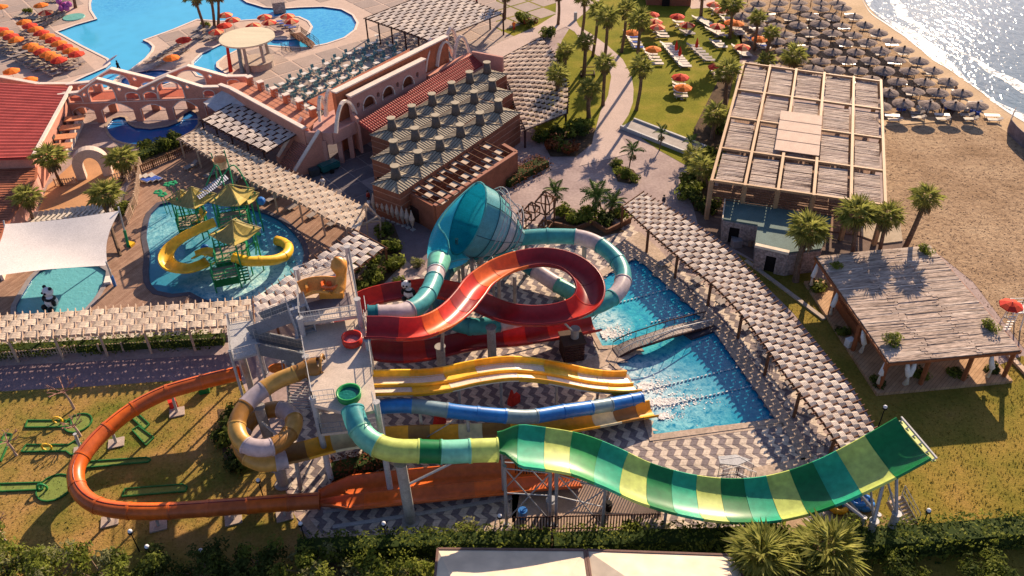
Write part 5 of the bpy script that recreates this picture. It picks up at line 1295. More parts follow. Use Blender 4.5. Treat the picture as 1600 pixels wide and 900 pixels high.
# kitchen annexe with teal flat roof and stone walls
kt = thing('stone_kitchen', 'low stone kitchen with teal flat roof below the restaurant', 'building', G(1220, 430))
KR = gps([(1135, 309), (1130, 342), (1184, 351), (1180, 380), (1233, 394), (1284, 388), (1300, 338)], 2.9)
mb = MB(); mb.poly(XY(KR), 2.72, 2.9); mb.build('flat_roof', TEALR, kt)
mb = MB(); f1, f2 = G(1180, 383, 2.95), G(1233, 395, 2.95); mb.beam(f1, f2, .5, .3); mb.build('roof_fascia', CANVAS, kt); mb = MB(); mb.beam(G(1133, 310, 2.95), G(1129, 343, 2.95), .12, .2); mb.build('roof_fascia', CANVAS, kt)
def stonewall(a, b_, h, door=None):
    L_ = (b_ - a).length; hol = []; out = [(0, 0), (L_, 0), (L_, h), (0, h)]
    if door: out = [(0, 0), (door[0] * L_, 0), (door[0] * L_, 2.1), (door[1] * L_, 2.1), (door[1] * L_, 0), (L_, 0), (L_, h), (0, h)]
    wallmesh(a, b_, out, [], .3).build('stone_wall', STONE, kt)
    if door:
        mb = MB(); d = (b_ - a).normalized(); nn = Vector((-d.y, d.x, 0)); c = a + d * (sum(door) / 2 * L_) + nn * .25; mb.beam((c - d * (door[1] - door[0]) * L_ / 2) + Vector((0, 0, 1.05)), (c + d * (door[1] - door[0]) * L_ / 2) + Vector((0, 0, 1.05)), .06, 2.1); mb.build('door_opening', BLACK, kt)
def gnd(px, py, z=2.72): p = G(px, py, z); return Vector((p.x, p.y, 0))
stonewall(gnd(1131, 346), gnd(1184, 354), 2.72, (.2, .5)); stonewall(gnd(1182, 388), gnd(1232, 399), 2.72, (.34, .66)); stonewall(gnd(1232, 399), gnd(1284, 392), 2.7); stonewall(gnd(1184, 354), gnd(1182, 388), 2.7); stonewall(gnd(1131, 320), gnd(1131, 346), 2.7)
mb = MB(); p = G(1150, 385); mb.box(p + Vector((0, 0, .45)), (1.1, .8, .9), .2); tag(mb.build('prep_bench', M('stained_bench', (.28, .24, .24), .5)), 'grey prep bench in the yard by the stone kitchen', 'bench')
for i, (px, py) in enumerate(((1146, 378), (1158, 378), (1172, 384))):
    mb = MB(); p = G(px, py); mb.cyl(p, p + Vector((0, 0, .75)), .28, .34, 10); mb.cyl(p + Vector((0, 0, .75)), p + Vector((0, 0, .82)), .36, .36, 10)
    tag(mb.build('waste_bin', [STEEL, BLUETILE, M('brown_bin', (.25, .16, .12), .6)][i]), ['grey waste bin by the stone kitchen door', 'navy waste bin in the kitchen yard', 'brown waste bin beside the kitchen bench'][i], 'bin')
mb = MB(); mb.poly(XY(gps([(1345, 350), (1406, 350), (1410, 378), (1378, 382), (1345, 370)])), .0, .16); struct(mb.build('concrete_pad', M('pale_concrete_pad', (.42, .34, .25), .85)))

# ================= REED-ROOFED PAVILION =================
pv = thing('reed_roof_pavilion', 'open pavilion with a flat weathered reed roof, red timber posts and tied white curtains', 'pavilion', G(1373, 600))
ZP = 3.8
PC = gps([(1274, 400), (1454, 383), (1596, 547), (1389, 566)], ZP)
def pbil(u, v, z=0.): p = PC[0].lerp(PC[1], u).lerp(PC[3].lerp(PC[2], u), v); return Vector((p.x, p.y, p.z + z))
n = 84; r = random.Random(4)
for k in range(n):
    t0, t1 = k / n, (k + .93) / n; a = r.uniform(-.035, .035)
    cuts = sorted([r.uniform(.28, .38), r.uniform(.62, .72)]); cuts = [0] + cuts + [1]
    for ua, ub in zip(cuts, cuts[1:]):
        mb = MB(); za, zb = r.uniform(-.04, .04), r.uniform(-.04, .04); dn = Vector((0, 0, .1))
        q = [pbil(ua + .003, t0, za), pbil(ub - .003, t0 + r.uniform(-.003, .003), zb), pbil(ub - .003, t1, zb), pbil(ua + .003, t1, za)]
        mb.hexa([p - dn for p in q] + q); mb.build('reed_bundle', THATCH if r.random() > .22 else REED, pv)
mb = MB()
for a, b_ in (((0, 0), (1, 0)), ((1, 0), (1, 1)), ((1, 1), (0, 1)), ((0, 1), (0, 0)), ((.33, 0), (.33, 1)), ((.66, 0), (.66, 1))): mb.beam(pbil(*a, -.24), pbil(*b_, -.24), .22, .26)
mb.build('roof_frame', RUSTW, pv)
for u, v in ((0.01, .02), (.0, .33), (.0, .66), (.01, .98), (.33, .98), (.66, .98), (.98, .98), (.99, .02), (.99, .5), (.5, .02)):
    p = pbil(u, v); mb = MB(); mb.box((p.x, p.y, (p.z - .35) / 2), (.32, .32, p.z - .35), .6); mb.build('post', RUSTW, pv)
    mb = MB(); mb.beam((p.x, p.y, p.z - 1.2), pbil(lerp(u, .5, .10), v, -.35), .12, .12); mb.build('knee_brace', RUSTW, pv)
flr = [p for p in (pbil(-.03, -.02), pbil(1.02, -.02), pbil(1.02, 1.02), pbil(-.03, 1.02))]
mb = MB(); mb.poly(XY(flr), 0, .35); mb.build('deck_floor', plank_mat('pavilion_boards', (.42, .26, .15), (.50, .32, .19), .8, .3), pv)
WCUR = M('white_curtain', (.74, .70, .66), .85, .05, 3)
for i, (u, v) in enumerate(((.0, .35), (.0, .70), (.02, .96), (.16, .985), (.22, .985), (.80, .985), (.0, .05))):
    p = pbil(u, v, -.4); mb = MB(); mb.smooth = True; s_ = 1 if i % 2 else -1
    mb.tube([p, p + Vector((.1 * s_, -.15, -.7)), p + Vector((.3 * s_, -.3, -1.4)), p + Vector((.32 * s_, -.3, -1.7)), p + Vector((.25 * s_, -.25, -2.5))], [.12, .24, .26, .10, .2], 8); mb.build('tied_curtain', WCUR, pv)
mb = MB(); a, b_ = pbil(.12, .2), pbil(.12, .62); mb.beam((a.x, a.y, .9), (b_.x, b_.y, .9), .9, 1.1); tag(mb.build('pavilion_bar', RUSTW), 'red-brown timber bar counter inside the reed-roofed pavilion', 'bar counter')
mb = MB(); p = pbil(-.01, .62); mb.box((p.x, p.y, .75), (.7, .6, .8), .4); mb.box((p.x, p.y, 1.17), (.74, .64, .05), .4); tag(mb.build('ice_chest', WHITE), 'white ice chest on the pavilion deck edge', 'chest')
mb = MB(); mb.beam(G(1165, 408) + Vector((0, 0, .1)), G(1215, 445) + Vector((0, 0, .1)), .45, .16); mb.beam(G(1215, 445) + Vector((0, 0, .1)), G(1288, 500) + Vector((0, 0, .1)), .45, .16)
struct(mb.build('garden_kerb', M('pale_kerb', (.45, .37, .31), .9)))
mb = MB(); a, b_ = G(1575, 556), G(1640, 625); mb.beam(a + Vector((0, 0, .15)), b_ + Vector((0, 0, .15)), .5, .3); mb.build('timber_kerb', BEIGEW)
tag(bpy.data.objects['timber_kerb'], 'timber edging board between the pavilion lawn and the sand', 'edging')

# ================= TENTS AT THE BOTTOM EDGE =================
tn = thing('canvas_tent', 'long cream canvas canopy with brown frame behind the hedge', 'canopy', G(900, 930))
ZC_ = 3.3
tq = [[(684, 858), (913, 860)], [(917, 860), (1148, 868)]]
for k, ((x0, y0), (x1, y1)) in enumerate(tq):
    a, b_ = G(x0, y0, ZC_), G(x1, y1, ZC_); c, d = b_ + Vector((.3 + k * .4, -7.5, 0)), a + Vector((-.2 if k == 0 else .3, -7.5, 0))
    mid1 = a.lerp(b_, .32).lerp(d.lerp(c, .32), .5) + Vector((0, 0, 1.15)); mid2 = a.lerp(b_, .80).lerp(d.lerp(c, .8), .5) + Vector((0, 0, 1.15)); mb = MB(); mb.smooth = False
    if k == 0: mid1 = a.lerp(d, .5).lerp(b_.lerp(c, .5), .15) + Vector((0, 0, 1.1)); mid2 = b_.lerp(c, .5).lerp(a.lerp(d, .5), .2) + Vector((0, 0, 1.1))
    mb.add([a, b_, c, d, mid1, mid2], [(0, 4, 5, 1), (1, 5, 2), (2, 5, 4, 3), (3, 4, 0)]); o = mb.build('canvas_roof', CANVAS, tn)
    mb = MB()
    for p, q_ in ((a, b_), (b_, c), (c, d), (d, a)): mb.beam(p, q_, .16, .2)
    for p in (a, b_, c, d): mb.beam((p.x, p.y, 0), p, .14, .14)
    mb.build('tent_frame', M('brown_frame', (.20, .12, .10), .6), tn)

# ================= DISC BAR ON THE POOL ISLAND =================
db = thing('disc_roof_bar', 'round pool bar under a big cream disc roof on mixed columns', 'bar', G(400, 110))
c = G(386, 59, 4.6)
mb = MB(); mb.smooth = False; mb.cyl((c.x, c.y, 4.5), (c.x, c.y, 4.75), 4.35, 4.35, 40); mb.build('disc_roof', M('cream_disc', (.66, .58, .42), .7, .08, .5, stretch=(.15, (.3, 2.5, 1))), db)
for k, (dx, dy, mt) in enumerate(((-3.0, -2.4, URED), (-1.0, -3.0, MC['grey_blue_shell']), (.0, -3.1, CONC), (2.6, -2, CONC), (2.4, 2, CONC), (-2.4, 2, CONC))):
    mb = MB(); mb.cyl((c.x + dx, c.y + dy, 0), (c.x + dx * .9, c.y + dy * .9, 4.5), .34, .22, 8); mb.build('column', mt, db)
mb = MB(); mb.cyl((c.x + 1.2, c.y - .6, 0), (c.x + 1.2, c.y - .6, 1.15), 2.4, 2.4, 20); mb.cyl((c.x + 1.2, c.y - .6, 1.15), (c.x + 1.2, c.y - .6, 1.22), 2.6, 2.6, 20); mb.build('bar_counter', M('tan_counter', (.45, .36, .30), .5), db)

# ================= BUILDING AT THE TOP =================
tb_ = thing('garden_kiosk', 'low brick garden building in palm shade at the top of the lawn', 'building', G(1045, 15))
mb = MB(); q = gps([(1003, -25), (1078, -22), (1079, 10), (1010, 8)]); mb.poly(XY(q), 0, 2.6); mb.build('brick_wall', BRICK, tb_)
mb = MB(); cc = sum(q, Vector()) / 4; mb.poly(XY([p + (p - cc) * .12 for p in q]), 2.6, 2.8); mb.build('flat_roof', M('brown_roof', (.22, .12, .10), .8), tb_)
mb = MB(); p = G(1040, 10); mb.box((p.x, p.y + .1, 1.1), (1.4, .2, 2.1)); mb.build('doorway', BLACK, tb_)
sheet('kiosk_paving', XY(gps([(1060, -20), (1120, -20), (1115, 12), (1080, 14)])), .05, MC['pale_path_concrete'])

# raised concrete channel by the lawn
rc = thing('garden_channel', 'long concrete planter channel with pale kerbs at the foot of the lawn', 'planter', G(1030, 220))
for off, w_, hh, mt in ((0, 2.6, .25, M('channel_floor', (.40, .36, .33), .8)), (-1.5, .3, .5, STEELP), (1.5, .3, .5, STEELP)):
    a, b_ = G(980, 195), G(1095, 240); d = (b_ - a).normalized(); nn = Vector((-d.y, d.x, 0)); mb = MB(); mb.beam(a + nn * off + Vector((0, 0, hh / 2)), b_ + nn * off + Vector((0, 0, hh / 2)), w_, hh); mb.build('channel_bed' if not off else 'channel_kerb', mt, rc)

# ================= SHADE SAIL, SMALL POOL THINGS =================
sl = thing('shade_sail', 'big white rectangular shade sail stretched over the panda pool', 'shade sail', G(180, 440))
SC = gps([(8, 350, 4.2), (187, 329, 4.6), (168, 415, 3.6), (-40, 436, 3.6)])
mb = MB(); mb.smooth = True; N = 16; vs_ = []
for i in range(N + 1):
    for j in range(N + 1):
        u, v = i / N, j / N; uu_ = .5 + (u - .5) * (1 - .10 * math.sin(math.pi * v)); vv_ = .5 + (v - .5) * (1 - .08 * math.sin(math.pi * u))
        p = SC[0].lerp(SC[1], uu_).lerp(SC[3].lerp(SC[2], uu_), vv_); p.z += -.5 * math.sin(math.pi * u) * math.sin(math.pi * v) + .05 * math.sin(v * 40 + u * 5) * max(0, u - .6) * v; vs_.append(p)
mb.add(vs_, [(i * (N + 1) + j, i * (N + 1) + j + 1, (i + 1) * (N + 1) + j + 1, (i + 1) * (N + 1) + j) for i in range(N) for j in range(N)]); mb.build('sail_cloth', SAILM, sl)
for p, bp_, mt in ((SC[0], (20, 420), STEELP), (SC[1], (201, 386), GREENP), (SC[2], (180, 447), BLUEP), (SC[3], (-45, 470), STEELP)):
    b_ = G(*bp_); mb = MB(); t2 = p + Vector((0, 0, .5)); mb.cyl(b_, t2, .11, .09, 8); mb.build('mast', mt if mt is STEELP else STEELP, sl)
    if mt is not STEELP: mb = MB(); mb.cyl(b_ + Vector((0, 0, .02)), b_.lerp(t2, .42), .17, .17, 8); mb.build('mast_padding', mt, sl)
mb = MB(); mb.poly(XY(gps([(199, 379), (212, 382), (205, 388)])), .05, .35); tag(mb.build('mast_block', YEL), 'yellow padded block at the foot of the green sail mast', 'block')
def panda(name, label, p, s, rz, lying):
    t = thing(name, label, 'statue', p, rz); o = Vector(p)
    BK = M('panda_black', (.015, .015, .018), .4); WH = M('panda_white', (.72, .72, .74), .4)
    def sp(c, r_, mt, nm, sc=(1, 1, 1)):
        mb = MB(); mb.smooth = True; mb.sphere((c[0] * s, c[1] * s, c[2] * s), r_ * s, 12, 8, sc)
        ob = mb.build(nm, mt, None); ob.parent = t; return ob
    sp((0, 0, .75), .75, WH, 'body', (1, .9, 1)); sp((-.35, .25, 1.85), .62, WH, 'head', (1.05, .9, .9)); sp((0, 0, 1.22), .62, BK, 'shoulder_band', (1.1, 1, .3))
    for x in (-.8, .12): sp((x, .35, 2.35), .2, BK, 'ear')
    for x in (-.55, -.12): sp((x, -.27, 1.95), .13, BK, 'eye_patch')
    sp((-.33, -.36, 1.72), .09, BK, 'nose')
    for x in (-.75, .75): sp((x, -.2, 1.0), .3, BK, 'arm', (.8, .8, 1.6))
    for x in (-.5, .5): sp((x, -.7, .3), .34, BK, 'foot')
panda('panda_statue', 'sitting panda figure standing in the shallow pool under the sail', G(84, 480), .95, -.5, False)
panda('panda_statue', 'white panda figure on a post beside the red slide', G(640, 465, 5.0), .75, -.2, False)
mb = MB(); q_ = G(640, 465, 5.0); mb.cyl((q_.x, q_.y, 0), (q_.x, q_.y, 5.0), .35, .35, 10); tag(mb.build('statue_post', CONC), 'concrete post carrying the panda figure near the red slide', 'post')
# slim spray arches and benches beside the small pool
mb = MB(); mb.box(G(170, 440) + Vector((0, 0, .2)), (.7, 1.2, .3), .2); tag(mb.build('deck_cushion', SAILM), 'white cushion lying on the deck by the blue sail mast', 'cushion')

# ================= CHILDREN'S PLAY STRUCTURE =================
ps = thing('water_play_structure', 'green and yellow water play castle with bamboo tent roofs and tube slides', 'play structure', G(330, 400))
BAM = M('bamboo_yellow', (.50, .38, .10), .6, .2, 1.5, stretch=(.5, (4, .5, 1))); BAMD = M('bamboo_olive', (.30, .25, .10), .6, .2, 1.5, stretch=(.5, (4, .5, 1)))
def tentroof(cpx, z, w_, hh, rz):
    c = G(*cpx, z + hh); n = 10; o_ = []
    cr_ = [Vector((c.x, c.y, 0)) + Vector((math.cos(rz + k * 1.5708), math.sin(rz + k * 1.5708), 0)) * w_ for k in range(4)]
    for k in range(4):
        mb = MB(); a, b_ = cr_[k], cr_[(k + 1) % 4]; vs_ = []
        for i in range(7):
            t = i / 6; zz = z + hh * t ** 1.6
            for j in range(7):
                u = j / 6; e_ = a.lerp(b_, u); e_.z = z - .35 * (math.sin(math.pi * u)) * -1 * .3; q_ = e_.lerp(Vector((c.x, c.y, 0)), t ** .85); vs_.append(Vector((q_.x, q_.y, zz + .25 * abs(u - .5) * 2 * (1 - t))))
        mb.add(vs_, [(i * 7 + j, i * 7 + j + 1, (i + 1) * 7 + j + 1, (i + 1) * 7 + j) for i in range(6) for j in range(6)]); o = mb.build('tent_roof_panel', BAM if k % 2 else BAMD, ps)
        m2 = o.modifiers.new('t', 'SOLIDIFY'); m2.thickness = .06
        mb = MB()
        for j in range(0, 13): u = j / 12; mb.beam(a.lerp(b_, u) + Vector((0, 0, z + .3 * abs(u - .5) * 2)), a.lerp(b_, .5 + (u - .5) * .1).lerp(Vector((c.x, c.y, 0)), .93) + Vector((0, 0, z + hh * .93)) * 1, .05, .05) if False else None
        mb = MB(); mb.beam(cr_[k] + Vector((0, 0, z + .28)), Vector((c.x, c.y, z + hh + .02)), .09, .09); mb.build('roof_hip', BAMD, ps)
    for p in cr_:
        q_ = p.lerp(Vector((c.x, c.y, 0)), .28); mb = MB(); mb.cyl((q_.x, q_.y, -.6), (q_.x, q_.y, z + .6), .09, .09, 8); mb.build('green_post', GREENP, ps)
    return c
T1 = tentroof((298, 292), 4.2, 2.5, 1.7, .3); T2 = tentroof((358, 288), 5.6, 2.6, 1.7, .55); T3 = tentroof((363, 344), 5.0, 2.7, 1.7, .2); T4 = tentroof((378, 296), 4.6, 1.8, 1.3, .5); T5 = tentroof((281, 297), 3.9, 1.8, 1.3, .2)
def plat(cx, z, w_, dpt, rz=.3):
    mb = MB(); mb.box((cx.x, cx.y, z), (w_, dpt, .15), rz); mb.build('platform', M('tan_platform', (.40, .33, .24), .8), ps)
    cs, sn = math.cos(rz), math.sin(rz); P_ = [Vector((cx.x + a * w_ / 2 * cs - b * dpt / 2 * sn, cx.y + a * w_ / 2 * sn + b * dpt / 2 * cs, z)) for a, b in ((-1, -1), (1, -1), (1, 1), (-1, 1), (-1, -1))]
    railing(ps, P_, 1.0, mat=GREENP, gap=.3, rr=.045)
    for p in P_[:4]: mb = MB(); mb.cyl((p.x, p.y, -.6), (p.x, p.y, z + 1.4), .08, .08, 6); mb.build('green_post', GREENP, ps)
    mb = MB(); a, b_ = P_[0], P_[1]; mb.beam(a - Vector((0, 0, .6)), b_ - Vector((0, 0, .6)), .05, .9); mb.build('climbing_net', M('green_net', (.02, .16, .05), .8), ps)
plat(G(362, 395, 2.2), 2.2, 3.4, 3.0); plat(G(300, 345, 1.8), 1.8, 3.0, 2.6); plat(G(365, 340, 3.4), 3.4, 3.2, 2.6); plat(G(352, 425, 1.6), 1.6, 2.6, 2.0)
stairs(ps, G(382, 440, .2), G(372, 400, 2.2), 1.3, 9, mat=GREENP); stairs(ps, G(400, 365, .5), G(372, 352, 3.4), 1.2, 10, mat=GREENP)
slide_run(ps, spline(gps([(338, 352, 3.4), (315, 362, 3.0), (288, 376, 2.4), (268, 392, 1.9), (261, 408, 1.5), (270, 421, 1.2), (295, 425, 1.0), (318, 418, .8), (330, 412, .6)]), .4), half(.72, .55, 2.2), [YEL], 3, False)
slide_run(ps, spline(gps([(366, 402, 2.6), (385, 408, 2.4), (405, 408, 2.1), (430, 406, 1.6), (447, 398, 1.2), (451, 387, .9), (443, 379, .6), (433, 376, .4)]), .4), circ(.55), [YEL], 2.6, True)
slide_run(ps, spline(gps([(322, 330, 3.0), (314, 342, 2.2), (308, 352, 1.0)]), .4), half(.7, .4, 2), [YEL], 3, False)
slide_run(ps, spline(gps([(334, 400, 1.6), (320, 396, 1.1), (305, 402, .5)]), .4), half(.6, .4, 2), [YEL], 3, False)
mb = MB(); c = G(346, 262, 5.6); mb.cyl(c, c + Vector((.1, -.1, 1.2)), .55, .85, 12, False); mb.tube([c + Vector((0, 0, .05)), c + Vector((0, 0, .1))], .55, 12); mb.build('tipping_bucket', M('rusty_cream_bucket', (.55, .36, .22), .6, .25, 1.2), ps)
for (a, b_, c_) in (((322, 290, 5), (338, 258, 7), (350, 290, 5)), ((340, 290, 5.5), (365, 258, 7.5), (392, 300, 4)), ((330, 240, 6), (336, 262, 4), (340, 290, 2)), ((350, 235, 8), (358, 262, 6), (366, 300, 4)), ((305, 335, 3), (310, 318, 4.2), (322, 335, 3)), ((378, 395, 3), (398, 378, 4), (400, 398, 2))):
    mb = MB(); mb.tube(spline(gps([a, b_, c_]), .4), .08, 6); mb.build('spray_pipe', GREENP, ps)
mb = MB(); mb.sphere(G(408, 314, 4.2), .5, 10, 6); mb.build('blue_spray_ball', BLUEP, ps); mb = MB(); mb.sphere(G(320, 388, 1.0), .5, 10, 6); mb.build('blue_spray_ball', BLUEP, ps)
for k, (px, py) in enumerate(((247, 300), (262, 288), (270, 286), (254, 304))):
    c = G(px, py, 3.0); mb = MB(); mb.tube([Vector((c.x + .4, c.y - .3, 0)), Vector((c.x + .2, c.y, 1.8)), c], .05, 6)
    for q in range(5): a = q * 1.256; mb.sphere(c + Vector((.35 * math.cos(a), .35 * math.sin(a), 0)), .26, 6, 4, (1, 1, .4))
    tag(mb.build('flower_sprayer', GREENP), 'small green flower spray fountain, %s beside the play pool' % ['nearest the deck steps', 'tallest one', 'closest to the blue loungers', 'lowest one'][k], 'fountain')
mb = MB(); 
for k in range(16):
    a = G(306 + k * 2.9, 303 - k * 2.05, 4.9); b_ = G(313 + k * 2.9, 311 - k * 2.05, 4.9); mb.beam(a, b_, .16, .06)
mb.build('striped_bridge_canopy', M('pale_blue_slats', (.56, .58, .68), .6), ps)
panda_bits = None
# ================= VEGETATION =================
def leafcloud(mb, c, rad, n, size, r, sc=(1, 1, 1), shell=.55):
    c = Vector(c)
    for _ in range(n):
        d = Vector((r.gauss(0, 1), r.gauss(0, 1), r.gauss(0, 1)))
        if d.length < .01: continue
        d.normalize(); q = rad * (shell + (1 - shell) * r.random())
        p = c + Vector((d.x * sc[0], d.y * sc[1], d.z * sc[2])) * q
        s = size * r.uniform(.6, 1.3); nn = (d + Vector((r.uniform(-.8, .8), r.uniform(-.8, .8), r.uniform(-.3, .9)))).normalized()
        x = nn.orthogonal().normalized(); y = nn.cross(x); a = r.uniform(0, 6.28); u = x * math.cos(a) + y * math.sin(a); v = nn.cross(u)
        mb.add([p - u * s, p - v * s * .45, p + u * s, p + v * s * .45], [(0, 1, 2, 3)])
def bush_mesh(seed, size=.13, n=520, mats=None, lobes=7, flat=.8):
    r = random.Random(seed); mb = MB()
    for k in range(lobes):
        a = r.uniform(0, 6.28); q = r.uniform(.1, .6); c = (q * math.cos(a), q * math.sin(a), r.uniform(.35, .8) * flat); mb.k = k % len(mats)
        leafcloud(mb, c, r.uniform(.32, .52), n // lobes, size, r, (1, 1, .85), .6)
    return mb
def make_bush(nm, seed, mats, size=.13, n=520, lobes=7, stem=True, flat=.8):
    t = thing(nm, 'x', 'bush'); mb = bush_mesh(seed, size, n, mats, lobes, flat); o = mb.build('foliage', mats, t)
    if stem:
        mb = MB()
        for k in range(4): a = k * 1.57; mb.cyl((0, 0, -.05), (.35 * math.cos(a), .35 * math.sin(a), .5), .05, .03, 5)
        mb.build('stem', BARK, t)
    return t
def frond_fan(L=1.0, seed=0, nb=13):
    """one fan leaf: petiole and pleated blades, pointing along +x"""
    r = random.Random(seed); mb = MB(); mb.add([(0, -.02, 0), (0, .02, 0), (.48 * L, .012, .03), (.48 * L, -.012, .03)], [(0, 1, 2, 3)])
    for i in range(nb):
        a = lerp(-1.75, 1.75, i / (nb - 1)); da = 3.5 / nb * .42; ln = L * (.62 - .16 * abs(a) / 1.75) * r.uniform(.85, 1.1); z1 = -.16 * L * abs(r.gauss(.6, .5)); b = Vector((.46 * L, 0, .03))
        d = lambda an, l_: Vector((math.cos(an) * l_, math.sin(an) * l_, 0)) + b
        m0, m1 = d(a - da, ln * .55), d(a + da, ln * .55); tip = d(a + r.uniform(-.06, .06), ln); tip.z += z1; m0.z += .02; m1.z -= .03
        mb.add([b, m0, tip, m1], [(0, 1, 2), (0, 2, 3)])
    return mb
def frond_feather(L=1.0, seed=0):
    r = random.Random(seed); mb = MB(); pts = [Vector((L * t, 0, L * (.28 * math.sin(t * 2.2) - .25 * t * t))) for t in [i / 10 for i in range(11)]]
    mb.tube(pts, .015, 3)
    for i, p in enumerate(pts[1:]):
        for s_ in (-1, 1): w_ = .32 * L * math.sin(math.pi * min(.95, (i + 1.5) / 11)); mb.add([p, p + Vector((.10 * L, s_ * w_ * .5, .01)), p + Vector((.14 * L, s_ * w_, -.10 * L)), p + Vector((-.03 * L, s_ * w_ * .4, 0))], [(0, 1, 2, 3)])
    return mb
FR = [frond_fan(1.0, k).build('frond', PALMG) for k in range(3)]
FRD = [frond_fan(1.0, 9 + k, 9).build('dry_frond', PALMD) for k in range(2)]
FF = [frond_feather(1.0, k).build('frond', M('feather_palm_green', (.10, .17, .03), .5, .35, 1.5, c2=(.2, .26, .06))) for k in range(2)]
def crown_parts(th, top, rad, nf, r, feather=False, dry=8, lean=(0, 0)):
    for k in range(nf):
        src = (FF if feather else FR)[r.randrange(2 if feather else 3)]; o = src.copy(); col.objects.link(o); o.parent = th
        ga_ = k * 2.39996; f = k / nf; el = lerp(1.25, -.55, f ** .8) + r.uniform(-.12, .12); s = rad * r.uniform(.85, 1.1) * (.8 + .2 * math.sin(f * 3))
        o.location = (top.x, top.y, top.z); o.scale = (s, s, s); o.rotation_euler = (r.uniform(-.3, .3), -el, ga_)
    for k in range(dry if not feather else 0):
        o = FRD[k % 2].copy(); col.objects.link(o); o.parent = th; s = rad * r.uniform(.7, .9); o.location = (top.x, top.y, top.z - .25); o.scale = (s, s, s); o.rotation_euler = (r.uniform(-.3, .3), r.uniform(1.0, 1.4), k * 2.4)
def crown_joined(th, top, rad, nf, r, feather=False, dry=6):
    mb = MB(); lib = [[(Vector(v.co)) for v in o.data.vertices] for o in (FF if feather else FR)]; fl = [[tuple(p.vertices) for p in o.data.polygons] for o in (FF if feather else FR)]
    libd = [Vector(v.co) for v in FRD[0].data.vertices]; fld = [tuple(p.vertices) for p in FRD[0].data.polygons]
    from mathutils import Euler
    for k in range(nf):
        q = r.randrange(len(lib)); f = k / nf; el = lerp(1.25, -.5, f ** .8) + r.uniform(-.12, .12); s = rad * r.uniform(.85, 1.1)
        mt = Euler((r.uniform(-.3, .3), -el, k * 2.39996)).to_matrix(); mb.add([mt @ v * s + top for v in lib[q]], fl[q])
    o = mb.build('crown', PALMG if not feather else FF[0].data.materials[0], th, local=True)
    if dry:
        mb = MB()
        for k in range(dry): mt = Euler((r.uniform(-.3, .3), r.uniform(1.0, 1.4), k * 2.4)).to_matrix(); mb.add([mt @ v * rad * .8 + top - Vector((0, 0, .2)) for v in libd], fld)
        mb.build('dead_leaf_skirt', PALMD, th, local=True)
def palm(px, py, tx, ty, h, rad, label, nf=30, near=False, tr=.2, feather=False, group='fan palms of the resort', skirt=True):
    b = G(px, py); tp = G(tx, ty, h); t = thing('fan_palm' if not feather else 'feather_palm', label, 'palm tree', b, 0, group); r = random.Random(int(px * 7 + py))
    top = Vector((tp.x - b.x, tp.y - b.y, h)); mid = top * .5 + Vector((r.uniform(-.2, .2), r.uniform(-.2, .2), 0)); mb = MB(); mb.smooth = False
    path = spline([Vector((0, 0, -.05)), mid, top], .6); n = len(path)
    mb.tube(path, [tr * (1.35 if i == 0 else lerp(1.12, .8, i / n)) * (1 + .06 * (i % 2)) for i in range(n)], 8); mb.build('trunk', PTRUNK, t, local=True)
    if skirt and not feather:
        mb = MB(); mb.tube([top - Vector((0, 0, .9)), top - Vector((0, 0, .35)), top], [tr * 1.0, tr * 2.0, tr * 1.3], 8); mb.build('leaf_boot_sheath', PALMD, t, local=True)
    (crown_parts if near else crown_joined)(t, top, rad, nf, r, feather)
    return t
# tall palms: base px, crown px, height, frond length
palm(188 + 0, 400, 165, 303, 3.6, 2.3, 'fan palm in the planting between the shade sail and the play pool', 30, True, .18)
palm(96, 290, 78, 246, 5.2, 2.3, 'fan palm with leaning trunk in front of the red roof building', 30, True, .17)
palm(192, 275, 190, 248, 4.3, 2.3, 'fan palm rising beside the white horseshoe gateway', 30, True, .18)
palm(52, 345, 42, 308, 3.6, 2.0, 'fan palm at the corner of the terracotta roof', 28, True, .18)
palm(18, 352, 14, 345, 1.2, 1.4, 'short fan palm at the top corner of the shade sail', 22, True, .18)
palm(1243, 440, 1264, 360, 5.6, 2.5, 'fan palm in front of the stone kitchen', 36, True, .30)
palm(1328, 428, 1341, 335, 7.0, 2.5, 'fan palm against the seaward corner of the restaurant', 36, True, .24)
palm(1368, 424, 1386, 338, 6.8, 2.1, 'fan palm just seaward of the restaurant corner palm', 32, True, .22)
palm(1403, 410, 1448, 310, 8.0, 1.9, 'lone leaning fan palm standing on the sand', 26, True, .27)
palm(1185, 925, 1190, 868, 3.8, 2.8, 'large fan palm left of the pair by the hedge at the bottom edge', 38, True, .26)
palm(1288, 925, 1295, 862, 3.8, 2.9, 'large fan palm right of the pair by the hedge at the bottom edge', 38, True, .26)
palm(1250, 950, 1250, 905, 3.0, 2.8, 'low fan palm cut off by the bottom edge', 30, True, .26)
